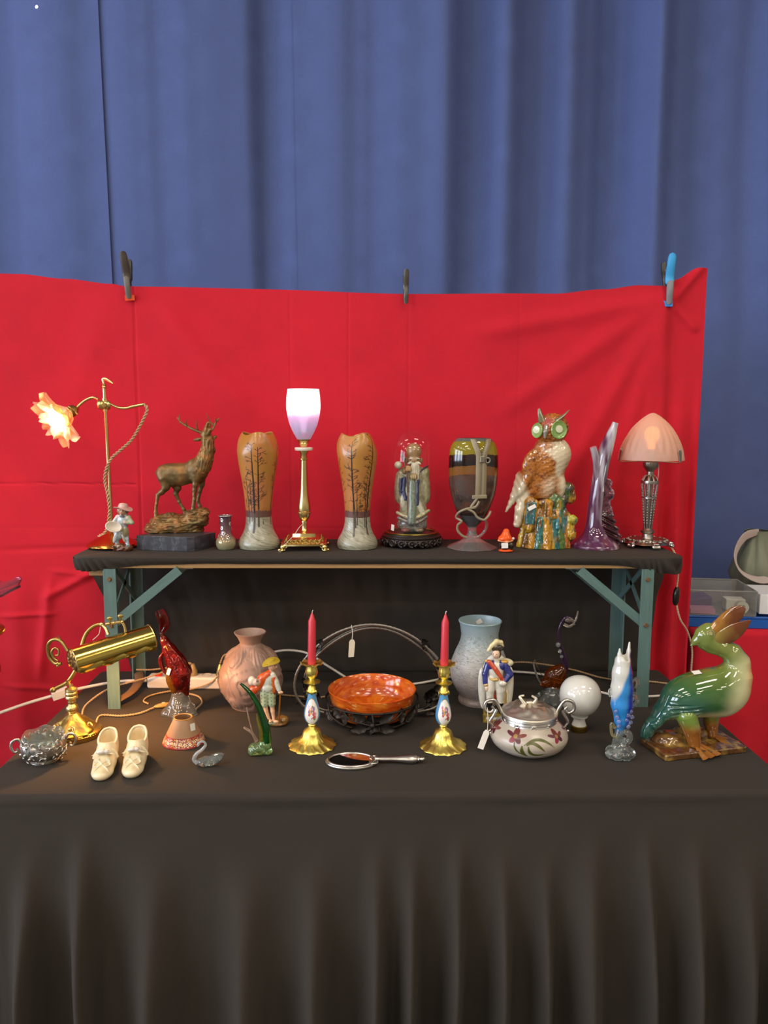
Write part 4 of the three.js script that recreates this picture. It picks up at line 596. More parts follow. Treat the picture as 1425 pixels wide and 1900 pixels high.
// 8 ---- glass dome, its carved stand and the sage inside
{
  const P = [0.101, BT, -0.835], s = 1.97e-3;
  const st = thing('carved_stand', 'round carved black wood stand under the glass dome', 'stand', P, s);
  const wd = M('ebonised_wood', 0x2a221e, 0.32), dk = part(st, 'drum', lathe([[0, 4], [48, 4], [54, 6], [56, 11], [52, 16], [54, 18], [54, 20], [50, 21.5], [50, 24], [0, 24]], 64), wd);
  const car = []; for (let k = 0; k < 18; k++) { const a = k / 18 * Math.PI * 2; car.push(tr(merge([tor(5.2, 1.9, [-2, 9.5, 55], [0, 0, 0], 8, 18, 5), tube([[3, 6, 55], [7, 10, 56], [5, 14, 55], [10, 15, 54]], t => 2.2 - t, 14, 8), ball(2, [-2, 9.5, 56])]), [0, 0, 0], [0, a, 0])); } part(st, 'carving', car, wd);
  for (let k = 0; k < 5; k++) { const a = k / 5 * Math.PI * 2 + 0.5; part(st, 'foot', tr(tube([[0, 8, 48], [0, 5.4, 53], [0, 3.2, 50]], t => 5 - 2 * t, 10, 10), [0, 0, 0], [0, a, 0]), wd); }
  part(st, 'gilt_ring', [lathe([[43.5, 24], [48, 24], [48.6, 25.4], [47.6, 26.6], [44.5, 26.6], [43.5, 25]], 64)], M('ring_gilt', 0xb09a4a, 0.3, { metalness: 1 }));
  const dm = thing('glass_dome', 'clear glass dome covering the sage figurine', 'dome', [P[0], BT + 24.1 * s, P[2]], s);
  part(dm, 'bell', lathe([[43, 0], ...spl([[43, 2], [43, 60], [43, 120], [42.5, 140], [40, 158], [34.5, 173], [25, 184], [13, 190.5], [0, 192]], 60)], 64), paneM('dome_glass', 0xffffff, { ior: 1.4, roughness: 0.015 }));
  // the sage
  const B = new Blob(), rb = 0x8d8a6c, bl = 0x35406a, wh = 0xb9b8a2, sk = 0x9a7c56;
  B.ell([0, 16, 0], [30, 18, 18], 0x7c8276, 6).ell([2, 40, 0], [28, 30, 18], rb, 10).ell([0, 78, 0], [27, 38, 17], rb, 10).ell([0, 112, -1], [30, 22, 16], rb, 8);
  B.ell([-26, 92, 2], [10, 34, 10], 0x9a9478, 5, [0, 0, -0.06]).ell([26, 92, 2], [9, 34, 10], 0x958f6e, 5, [0, 0, 0.1]).ell([25, 118, 0], [9, 12, 10], 0x86835c, 3).ell([-24, 112, 0], [9, 10, 10], 0x96896a, 3);
  B.ell([-19, 62, 12], [7, 18, 6], wh, 3, [0, 0, 0.06]).ell([15, 50, 13], [6, 17, 5], wh, 3, [0, 0, 0.45]).chain([[-17, 108, 13, 3.4], [-19, 84, 15, 3], [-15, 68, 16, 3.2]], bl, 1.2).chain([[-24, 106, 11, 2.2], [-25, 84, 13, 2], [-21, 64, 14, 2]], bl, 1).chain([[9, 104, 14, 3], [8, 80, 16, 3.2], [9, 58, 17, 2.8]], bl, 1.2);
  B.cap([-2, 100, 15], [-2, 24, 18], 7, 9, 0x7f8f80, 3).chain([[-30, 40, 8, 3.4], [-16, 34, 17, 3.2], [0, 28, 20, 3], [14, 34, 19, 3.2], [32, 44, 8, 3.4]], 0xaea67e, 1.5).chain([[-28, 30, 10, 3], [-12, 24, 18, 3], [10, 22, 19, 3], [28, 32, 10, 3]], 0x8c8676, 1.5).ell([-14, 6, 14], [9, 5, 8], 0x8a4a34, 1.5).ell([14, 6, 14], [9, 5, 8], 0x7a6a4a, 1.5);
  B.ell([1.5, 160, 0], [15.5, 17, 15], sk, 2).ell([2, 143, 2], [13.5, 13, 13], sk, 3).ell([2, 142, 15], [2.6, 3, 3], sk, 1.2).ell([-5, 147, 12], [5, 1.4, 2], 0xc9c2b0, 0.6, [0, 0, 0.15]).ell([9, 147, 12], [5, 1.4, 2], 0xc9c2b0, 0.6, [0, 0, -0.15]).ell([2, 134.5, 14], [5, 2.2, 2.4], 0x4a1c18, 0.5);
  B.ell([4, 124, 12], [10, 17, 5], 0xc6c0aa, 2, [0.15, 0, 0.06]).ell([6, 110, 13], [6, 12, 4], 0xc2bca6, 2).ell([-7, 138, 12.5], [5, 2.4, 2.6], 0xcfc9b6, 0.8, [0, 0, 0.4]).ell([11, 138, 12.5], [5, 2.4, 2.6], 0xcfc9b6, 0.8, [0, 0, -0.4]);
  B.ell([-4, 144.5, 12.8], [2, 1, 1], 0x22180f, 0.3).ell([8, 144.5, 12.8], [2, 1, 1], 0x22180f, 0.3).ell([-13, 143, 1], [2.5, 6, 4], sk, 1).ell([17, 143, 1], [2.5, 6, 4], sk, 1);
  B.ell([-10, 127, 15], [6.5, 7, 5.5], 0xa9824f, 1.5).chain([[-16, 122, 12, 5], [-11, 128, 15, 4.5]], sk, 1.5).ell([1, 112, 18], [7, 7, 5.5], 0xa08a5c, 1.5); for (let k = 0; k < 4; k++) B.cap([-14 + k * 2.6, 124, 20], [-13 + k * 2.6, 131, 19], 1.3, 1.2, 0xb08a58, 0.5).cap([-3.5 + k * 2.8, 109, 22.5], [-3 + k * 2.8, 115, 22], 1.3, 1.2, 0xa8905f, 0.5);
  B.chain([[-9, 26, 19, 1.6], [-10, 70, 18, 1.6], [-12, 120, 19, 1.7], [-18, 146, 14, 2.4], [-22, 158, 10, 2]], 0x6a3a2a, 0.6).ell([-18, 148, 14], [5, 4, 4], 0x6e4a3a, 1).ell([-23, 153, 10], [3, 3, 3], 0x7a5a44, 1);
  B.ell([-29, 134, 8], [7.4, 7.4, 7], 0xc9c9b2, 1).chain([[14, 122, 12, 1.8], [22, 128, 8, 1.8], [30, 132, 2, 1.8]], 0x30343f, 0.6);
  B.dm = 1; B.disp = (x, y, z) => 0.5 * noise(x * 0.3, y * 0.12, z * 0.3) + (y > 100 && y < 132 && Math.abs(x - 4) < 11 && z > 12 ? 0.6 * Math.sin(x * 1.8) : 0);
  B.paint = (x, y, z, c) => { const n = noise(x * 0.35, y * 0.35, z * 0.35), m = noise(x * 0.7, y * 0.7, z * 0.7 + 9); if (y < 34 && m > 0.25) return col(0x5d4a5a); return y > 125 ? c : c.map(v => v * (1 + 0.3 * n)); };
  const sg = thing('sage_figurine', 'glazed bearded bald sage in grey green robe under glass dome', 'figurine', [P[0] + 0.002, BT + 24.1 * s, P[2]], s * 0.93);
  part(sg, 'body', B.mesh(1.15, 0), VC('stoneware_glaze', 0.25, { clearcoat: 0.5, clearcoatRoughness: 0.15 }));
  stickerOn(dm, [-36, 12, 26], [0, -0.9, -0.1], 8, 11);
}
// 9 ---- glass vase with a zip
{
  const o = thing('zip_vase', 'smoky banded glass goblet vase with a sculpted zip down its front', 'vase', [0.314, BT, -0.775], 1.93e-3);
  const pr = spl([[0, 38], [7, 39], [12, 44], [22, 55], [32, 74], [41, 101], [45, 128], [45.4, 150], [44.4, 178], [40, 192], [34, 200], [30, 203]], 60);
  const tx = canvasTex(512, 512, (c, w, h) => {
    c.fillStyle = '#4a3a34'; c.fillRect(0, 0, w, h); const r = rng(21), yy = p => h * (1 - (p - 38) / 165);
    const band = (y0, y1, colr, tilt, jag) => { c.fillStyle = colr; c.beginPath(); c.moveTo(0, yy(y0)); for (let x = 0; x <= w; x += 8) c.lineTo(x, yy(y0) + tilt * Math.sin(x / w * 6.28 + 1.6) + (r() - 0.5) * jag); for (let x = w; x >= 0; x -= 8) c.lineTo(x, yy(y1) + tilt * Math.sin(x / w * 6.28 + 1.6) + (r() - 0.5) * jag); c.fill(); };
    band(170, 210, '#b4ae2c', 8, 2); band(196, 210, '#8a8f86', 6, 3); band(146, 171, '#3a1a1c', 10, 5); band(150, 160, '#241216', 8, 10); band(130, 146, '#b07634', 26, 6); band(60, 131, '#77635a', 22, 4);
    for (let i = 0; i < 300; i++) { c.fillStyle = `rgba(${r() < 0.4 ? '170,70,40' : r() < 0.5 ? '90,90,90' : '40,30,34'},${0.08 + r() * 0.15})`; c.beginPath(); c.ellipse(r() * w, yy(40 + r() * 95), 6 + r() * 40, 4 + r() * 20, 0.3, 0, 7); c.fill(); }
    for (let i = 0; i < 200; i++) { c.strokeStyle = `rgba(30,8,10,${0.2 + r() * 0.4})`; c.beginPath(); const x = r() * w, y = yy(148 + r() * 18); c.moveTo(x, y); c.lineTo(x + 2, y - 14); c.stroke(); }
    c.fillStyle = '#6c6e72'; c.fillRect(0, yy(62), w, h);
  });
  part(o, 'bowl', tr(lathe(pr, 64), [0, 0, 0], [0, 0, 0], [1, 1, 0.72]), M('banded_smoke_glass', 0xffffff, 0.06, { map: tx, transmission: 0.62, thickness: 0, clearcoat: 1, clearcoatRoughness: 0.03 }));
  part(o, 'foot', lathe([[0, 0], [44, 0], [46, 1], [45, 2.6], [34, 7], [22, 13], [13, 20], [9, 27], [7.5, 34], [9, 40], [0, 42]], 56, (th, y, r) => [r * (1 + 0.02 * Math.cos(th * 9)), y]), glassM('smoky_foot_glass', 0xe6dad6, 0.12));
  const tape = M('zip_tape_glass', 0x8d8269, 0.35), rA = y => { for (let i = 0; i < pr.length - 1; i++) if (pr[i + 1][1] >= y) return lerp(pr[i][0], pr[i + 1][0], clamp((y - pr[i][1]) / (pr[i + 1][1] - pr[i][1] || 1))); return 30; };
  const onS = (x, y) => { const R = rA(y); return [x, y, 0.72 * Math.sqrt(Math.max(0, R * R - x * x)) + 1.2]; };
  for (const sd of [-1, 1]) { const g = surf((u, v) => { const y = lerp(96, 202, v), op = 9 * sst(168, 206, y) * 1.1, x = 10 + sd * (-0.4 + op + 10.5 * u); const p = onS(x, y); p[2] += 1.6 * Math.sin(Math.PI * u); return p; }, 8, 40, { flip: sd < 0 }); part(o, 'zip_tape', g, tape); const te = []; for (let k = 0; k < 34; k++) { const y = 98 + k * 3.1, op = 9 * sst(168, 206, y) * 1.1; te.push(bx(3, 1.6, 1.8, onS(10 + sd * (0.4 + op) + 0.2 * (k % 2), y))); } const m = part(o, 'zip_teeth', te, M('zip_teeth_metal', 0x7a7466, 0.35, { metalness: 0.6 })); m.userData.kind = 'stuff'; }
  part(o, 'zip_end', bx(27, 7, 5, onS(8, 98), [0.1, 0, 0.05], 0.3), tape);
  part(o, 'zip_slider', [bx(9, 12, 5, [11, 166, onS(11, 166)[2] + 2], [0, 0, 0], 0.3), tor(4.5, 1.6, [21, 164, onS(20, 164)[2] + 2])], M('slider_metal', 0x8f8a7c, 0.3, { metalness: 0.7 }));
  part(o, 'pull_loop', tube([[4, 95, 30], [-2, 86, 28], [-6, 79, 27], [2, 80, 27.5], [8, 90, 29]], 2.6, 24, 8), tape);
  part(o, 'rope', tube([[2, 78, 27], [-14, 76, 28], [-28, 68, 20], [-31, 58, 12], [-22, 52, 18], [-28, 44, 12], [-28, 34, 10], [-19, 24, 10], [-10, 20, 8]], 2.3, 60, 10), tape); part(o, 'rope', tube([[-14, 76, 28], [-2, 70, 29], [6, 60, 28], [18, 56, 26], [26, 62, 22], [31, 70, 16]], 2.2, 40, 10), tape); part(o, 'rope', tube([[18, 56, 26], [24, 48, 18], [23, 36, 12], [14, 24, 10], [6, 20, 8]], 2.8, 30, 10), glassM('rope_clear_glass', 0xd8cfc8, 0.05));
}
// 10 ---- little toadstool gnome
{
  const o = thing('gnome_figurine', 'tiny glazed figure with orange pointed cap beside the owl', 'figurine', [0.420, BT, -0.685], 1.87e-3);
  const B = new Blob(); B.ell([0, 3, 0], [13.5, 3.4, 10], 0xe8561a, 1.5).ell([0, 13, 0], [13, 9, 10], 0x1c1615, 2).ell([9, 12, 4], [5, 7, 5], 0x221a18, 1.5).ell([-3, 8, 6], [7, 3, 4], 0x5a2018, 1); B.paint = (x, y, z, c) => noise(x * 0.6, y * 0.6, z * 0.6) > 0.45 && y > 8 ? col(0x6a5a52) : c;
  part(o, 'body', B.mesh(0.8, 0), VC('gloss_enamel', 0.12)); const C = new Blob(); C.ell([-2, 25, 0], [13, 6, 10], 0xf05a1e, 3).cap([-1, 28, 0], [0, 38, 0], 10.5, 6, 0xf05a1e, 4).chain([[-14, 22, 2, 2], [0, 20.5, 9, 2.2], [11, 22, 3, 2]], 0xf3a070, 0.8); C.paint = (x, y, z, c) => c; part(o, 'cap', C.mesh(0.8), VC('gloss_enamel', 0.12)); part(o, 'bobble', ball(2.6, [12.6, 26, 4]), M('bobble_white', 0xd8d0c4, 0.4));
  stickerOn(o, [-4, 14, 10.6], [0, -0.1, 0.05], 12, 10);
}
// 11 ---- majolica owl on a stump
{
  const o = thing('owl_figurine', 'large brown majolica owl with green eyes perched on multicoloured stump', 'figurine', [0.573, BT, -0.79], 1.95e-3);
  const S = new Blob(), r = rng(31), cols = [0xb98420, 0x2f6f6e, 0x4f6e2c, 0xa8641c, 0x3d7d86, 0xc09a28, 0x6a4a20];
  S.ell([2, 40, 0], [38, 50, 26], 0x8a5a20, 4).cap([40, 60, 4], [48, 26, 6], 9, 12, 0xc09a28, 4);
  for (let k = 0; k < 16; k++) { const a = k / 16 * Math.PI * 2, R = 33 + r() * 6, h = 50 + r() * 40, x = 2 + Math.sin(a) * R, z = Math.cos(a) * R * 0.62; S.chain([[x * 1.12, 0, z * 1.12, 9], [x, h * 0.5, z, 7.5], [x * 0.92, h, z * 0.95, 7 + r() * 2]], cols[k % 7], 1.6); }
  S.chain([[-28, 40, 16, 11], [-29, 86, 14, 10]], 0x9a6a20, 1.5).box([-29, 66, 24], [8.5, 20, 3], 0x2c5f63, 1, [0, -0.1, -0.05], 1).chain([[30, 80, 0, 12], [40, 104, 0, 13], [42, 110, 2, 12]], 0x4a4436, 2).ell([48, 96, 2], [9, 16, 10], 0xb8842a, 2).ell([38, 108, 8], [10, 9, 8], 0x3f4a42, 2).ell([50, 52, 8], [12, 10, 10], 0xa8a034, 2).ell([14, 92, 12], [14, 10, 9], 0x4b6a3a, 2).ell([2, 84, 16], [15, 8, 8], 0x55524a, 2).cap([20, 40, 24], [22, 70, 20], 5, 4, 0x3d7d86, 1).ell([12, 60, 23], [9, 5, 5], 0xa8841e, 1.5);
  S.dm = 2; S.disp = (x, y, z) => 1.3 * noise(x * 0.25, y * 0.07, z * 0.25) + 0.8 * noise(x * 0.5, y * 0.3, z * 0.5);
  S.paint = (x, y, z, c) => { const n = noise(x * 0.16, y * 0.06, z * 0.16), m = noise(x * 0.4, y * 0.2, z * 0.4 + 4); return mixc(mixc(c, col(cols[Math.floor(hash3(Math.floor(x / 9), Math.floor(y / 30), 2) * 7) % 7]), clamp(n * 2)), col(0x2a2418), clamp(m * 1.4 - 0.5)); };
  const gl = VC('majolica_glaze', 0.12, { clearcoat: 1, clearcoatRoughness: 0.05 });
  part(o, 'stump', S.mesh(1.5, 0), gl);
  const B = new Blob(), br = 0x9a5a1e, cr = 0xd9ccae;
  B.ell([0, 150, 0], [38, 46, 27], br, 10, [0, 0, -0.38]).ell([16, 172, 4], [30, 30, 24], cr, 8).ell([-14, 120, 0], [28, 36, 22], br, 8, [0, 0, -0.5]).ell([2, 116, 12], [18, 26, 14], cr, 5, [0, 0, -0.2]).ell([24, 118, 8], [13, 26, 12], cr, 5, [0, 0, 0.1]).ell([8, 190, 0], [26, 14, 22], br, 8);
  B.ell([-30, 140, 6], [15, 52, 20], br, 5, [0, 0, -0.42]).chain([[-42, 130, 0, 12], [-54, 96, 0, 8], [-70, 66, 0, 2]], 0xc2a57a, 4).chain([[-34, 100, 4, 13], [-44, 70, 4, 10], [-49, 44, 4, 7.5]], 0xb58a4c, 5).ell([-30, 158, 18], [14, 26, 8], br, 3, [0, 0, -0.4]);
  B.dm = 2.2; B.disp = (x, y, z) => { const a = x * 0.9 + y * 0.42, b = y * 0.9 - x * 0.42; const sc = Math.abs(Math.sin(a * 0.33 + (Math.floor(b / 8) % 2) * 1.57)) * (0.5 + 0.5 * Math.cos(((b / 8) % 1) * 6.28)); const q = clamp(sst(-8, -26, x) * sst(158, 138, y + x * 0.3)); return q * 0.35 * Math.sin((x * 0.86 + y * 0.36) * 0.9) + (1 - q) * 0.55 * sc * (x < 12 ? 1.4 : 0.7); };
  B.paint = (x, y, z, c) => { const n = fbm(x * 0.05, y * 0.05, z * 0.05, 3), m = noise(x * 0.35, y * 0.35, z * 0.35), cream = col(0xd6c8aa), dk = col(0x6a3412), w = sst(6, 26, x + 0.2 * (y - 150) + n * 30) * sst(128, 150, y + n * 20) + 0.8 * gau(x, 2, 12) * gau(y, 112, 22) + 0.9 * sst(-40, -52, x + (y - 130) * 0.45) + gau(x, 30, 8) * sst(140, 125, y); return mixc(mixc(col(0xa9661f), dk, clamp(m * 1.3 + 0.1)), cream, clamp(w * 0.95 + n * 0.5)); };
  part(o, 'body', B.mesh(1.2), gl);
  const H = new Blob(); H.ell([12, 220, 0], [29, 27, 26], br, 4).ell([8, 204, 6], [24, 16, 20], br, 5).ell([-2, 214, 14], [19, 18, 14], 0xb0702a, 4);
  H.dm = 1; H.disp = (x, y, z) => 0.9 * noise(x * 0.4, y * 0.4, z * 0.4); H.paint = (x, y, z, c) => { const m = noise(x * 0.3, y * 0.3, z * 0.3); const t = clamp(gau(x, -2, 9) * gau(y, 230, 9) * 1.2); return mixc(mixc(col(0xb06a20), col(0x6e3612), clamp(m * 1.4 + 0.1)), col(0xa8504a), t); };
  part(o, 'head', H.mesh(1.1), gl);
  const tuf = (pts) => paintG(tube(pts, t => [4.5 * (1 - t * 0.85), 8 * (1 - t * 0.75)], 14, 10), col(0x6f6a4a)); part(o, 'ear_tuft', tuf([[-10, 230, 12], [-14, 243, 10], [-16, 254, 8]]), gl); part(o, 'ear_tuft', tuf([[10, 231, 20], [24, 240, 16], [38, 252, 10]]), gl);
  for (const [p, ry, k] of [[[15, 216.5, 25.5], 0.35, 1.1], [[-18.5, 215, 17.5], -1.05, 0.92]]) { const e = part(o, 'eye', tr(lathe([[0, 0], [13, 0.5], [15, 3], [14, 4.6], [12.5, 3.4], [8, 2], [0, 1.6]], 32), p, [Math.PI / 2 - 0.05, 0, -ry * 0], k), M('eye_green_glaze', 0x86a860, 0.12)); e.geometry.translate(-p[0], -p[1], -p[2]); e.geometry.rotateY(ry); e.geometry.translate(...p); const q = new THREE.Vector3(Math.sin(ry), 0.02, Math.cos(ry)); part(e, 'pupil', tr(lathe([[0, 3], [6.5, 2.4], [7, 1], [6, 0]], 24), [p[0] + q.x * 2.4, p[1] + 1.5, p[2] + q.z * 2.4], [Math.PI / 2, 0, 0]).translate(-p[0], -p[1], -p[2]).rotateY(ry * 0.6).translate(...p), M('pupil_cream', 0xd8d8b8, 0.12)); }
  const K = new Blob(); K.chain([[-6, 222, 24, 4], [-8, 213, 28, 4.6], [-8, 203, 27, 2.4]], 0x8f8a80, 1); part(o, 'beak', K.mesh(0.9), gl);
  stickerOn(o, [-28, 77, 27.6], [0, -0.1, 0.5], 15, 7);
}
// 12 ---- purple trunk vase
{
  const o = thing('trunk_vase', 'purple glazed vase shaped like a hollow split trunk', 'vase', [0.768, BT, -0.80], 1.955e-3);
  const vc = (x, y, z) => { const n = fbm(x * 0.05, y * 0.012, z * 0.05, 3), st = clamp(sst(90, 190, y) + n * 0.9); return mixc(mixc(col(0x42183a), col(0x66385a), clamp(0.5 + n)), col(0xc9c5cf), clamp(st * 0.9 - 0.25 + 0.8 * noise(x * 0.22, y * 0.02, z * 0.2))); };
  part(o, 'foot', paintG(lathe(spl([[0, 0], [41, 0], [43.5, 2], [42, 6], [34, 13], [25, 22], [20, 32], [17, 46], [15.5, 62], [14.6, 80]], 50), 64).translate(-2, 0, 0), vc), VC('plum_glaze', 0.1, { clearcoat: 1, clearcoatRoughness: 0.04 }));
  const ph = [[-2, 76, 0], [0, 100, 0], [3, 128, 0], [7, 158, 0], [14, 186, 0], [23, 214, 0], [28, 229, 0]];
  part(o, 'trunk', paintG(tube(ph, t => [14.6 - 1.6 * t - 7.5 * sst(0.62, 1, t), 14.6 - 3 * t - 6 * sst(0.6, 1, t)], 60, 28), vc), VC('plum_glaze', 0.1));
  part(o, 'hollow', paintG(tube([[6, 104, 12], [7, 128, 11.2], [10, 150, 10], [16, 176, 8.6], [22, 202, 7], [27, 226, 4]], t => [1.4 + 3.4 * Math.sin(Math.PI * t), 2], 40, 10), (x, y) => mixc(col(0xd9d8dc), col(0x2c1420), clamp(0.5 + 0.9 * noise(x * 0.2, y * 0.05)))), VC('plum_glaze', 0.1), 'streaked white hollow of the trunk');
  const B = new Blob(), ed = [[130, 9], [122, 25], [112, 20], [104, 27], [92, 27], [84, 19], [72, 25], [56, 27], [42, 31], [30, 37], [14, 42], [4, 42]], xo = y => { for (let i = 0; i < ed.length - 1; i++) if (y >= ed[i + 1][0]) return lerp(ed[i][1], ed[i + 1][1], clamp((y - ed[i][0]) / (ed[i + 1][0] - ed[i][0]))); return 42; };
  for (let y = 128; y > 6; y -= 4) B.cap([y > 60 ? 9 : 12, y, 6], [xo(y), y, 4 + 2 * Math.sin(y * 0.4)], y > 60 ? 5 : 9, y > 60 ? 2.6 : 4.5, y > 60 ? 0x5a2638 : 0x3a121e, 3);
  B.dm = 2; B.disp = (x, y, z) => y < 60 ? 1.5 * Math.sin((y + x * 0.5) * 0.6) : 0.8 * noise(x * 0.3, y * 0.2, z * 0.3); B.paint = (x, y, z, c) => mixc(mixc(c, col(0x2a0c14), clamp(noise(x * 0.2, y * 0.15, z * 0.2) + 0.2)), col(0x9a7a8a), clamp(sst(xo(y) - 3, xo(y) + 2, x) * (y > 60 ? 0.8 : 0.2)));
  part(o, 'bark_flange', B.mesh(1.1, 0), VC('plum_glaze', 0.1), 'dark maroon rippled bark along right side');
  part(o, 'branch_stub', paintG(tube([[-2, 124, 4], [-5, 150, 6], [-9, 170, 7], [-14, 185, 8]], t => [8 - 1.5 * t, 8 - 2 * t], 20, 12), vc), VC('plum_glaze', 0.1));
}
// 13 ---- pewter lamp with a peach glass dome
{
  const o = thing('dome_lamp', 'ornate pewter table lamp with lit peach glass dome shade, far right', 'lamp', [0.973, BT, -0.845], 1.99e-3);
  const gM = M('peach_shade_glass', 0xcfae9e, 0.6, { transmission: 0.4, thickness: 0 });
  part(o, 'shade', lathe(spl([[58, 158], [57, 166], [53.5, 180], [48, 194], [41, 207], [33, 218.5], [23, 229], [12, 238], [4, 242.4], [0, 243.4]], 70), 120, (th, y, r) => { const k = ((th / (Math.PI / 3)) % 1 + 1) % 1, e = Math.abs(k - 0.5) * 2, t = (243 - y) / 85; return [r * (1 + 0.012 * Math.cos(k * 6.283 * 4) * sst(0.15, 0.4, t) * sst(1, 0.75, t) - 0.016 * gau(e, clamp(t * 1.1), 0.1) * sst(0.2, 0.5, t)), y]; }), gM);
  bulb(o, 'lamp_bulb', lathe([[0, 176], [6, 178], [7, 186], [12, 198], [13, 208], [8, 216], [0, 219]], 24, null, 20), glow('dome_bulb_glow', 0xffa63c, 3), [0, 204, 0], 0xffb060, 0.035);
  part(o, 'shade_holder', [lathe([[0, 136], [6, 136], [8, 139], [12.5, 145], [13.4, 152], [12.6, 154], [14, 156], [13, 158], [0, 158]], 36, (th, y, r) => [r * (1 + 0.04 * Math.cos(th * 12)), y]), ...[0, 1, 2].map(k => tr(merge([tube([[0, 156, 12], [0, 155, 40], [0, 156, 58.5], [0, 162, 59.4]], 1, 16, 6)]), [0, 0, 0], [0, k * 2.094 + 0.62, 0])), cyl(6, 6, 20, [0, 167, 0])], pewter);
  for (const k of [0, 1, 2]) part(o, 'shade_clip', tr(ext([[-2, 0], [2, 0], [4.5, 18], [3, 22], [1.2, 18], [0, 22.5], [-1.4, 18], [-3.2, 22], [-4.5, 18]], 1.6, 0.3), [0, 156, 60], [-0.12, 0, 0]).rotateY(k * 2.094 + 0.62), pewter, 'pewter shade clip');
  const ribs = []; for (let k = 0; k < 8; k++) { const a = k / 8 * Math.PI * 2 + 0.2, P = (r, y) => [r * Math.sin(a), y, r * Math.cos(a)]; ribs.push(tube([P(6, 130), P(10, 127), P(14.4, 118), P(14.6, 112), P(12.5, 96), P(10, 74), P(8, 50), P(6.5, 30)], t => [1.2, 1.8], 30, 6)); for (let q = 0; q < 14; q++) { const y = 106 - q * 5; ribs.push(ball(1.7, P(lerp(14.2, 7.6, q / 13), y), [1, 1, 1], [0, 0, 0], 8)); } }
  part(o, 'openwork_stem', [...ribs, lathe([[13, 114], [15.4, 114], [15.8, 117], [15.2, 120], [13, 120]], 36), lathe([[11.5, 86], [13, 87], [12.8, 90], [11.5, 90]], 30), lathe([[0, 128], [7, 128], [6.2, 132], [6.6, 134], [6, 137], [0, 137]], 24), lathe([[0, 28], [3, 28], [3.4, 60], [3, 128], [0, 128]], 12)], pewter);
  part(o, 'base_collar', lathe([[0, 4], [16, 4], [12, 10], [9.5, 17], [9, 21], [12.4, 24], [12.8, 27], [10, 28.5], [8, 31], [0, 31]], 12), pewter);
  part(o, 'base_plate', [(() => { const g = new THREE.CylinderGeometry(36, 43, 5, 6, 1); g.translate(0, 6.5, 0); g.rotateY(0.52); return norm(g); })(), lathe([[30, 9], [34, 9], [33, 12], [16, 13], [0, 13]], 6), ...[...Array(18)].map((_, k) => { const a = k / 18 * Math.PI * 2; return tr(tor(3.2, 1.2, [0, 11, 35], [-1.2, 0, 0], 6, 12), [0, 0, 0], [0, a, 0]); })], pewter);
  for (let k = 0; k < 6; k++) { const a = k / 6 * Math.PI * 2 + 0.02; part(o, 'foot', tr(merge([bx(10, 9, 7, [0, 5, 42], [0.25, 0, 0], 0.25), ball(3, [5, 2.6, 44]), ball(3, [-5, 2.6, 44]), bx(14, 3, 6, [0, 1.6, 45], [0, 0, 0], 0.3)]), [0, 0, 0], [0, a, 0]), silver); }
  part(o, 'string', tube([[13, 150, 4], [14, 138, 4], [12, 120, 6]], 0.6, 10, 5), M('white_string', 0xd8d2c6, 0.8));
}
// ================================================================ lower table
const clear = glassM('clear_glass', 0xe6efec, 0.12, { transmission: 0.93 }), porc = VC('porcelain_vc', 0.22, { clearcoat: 0.6, clearcoatRoughness: 0.1 });
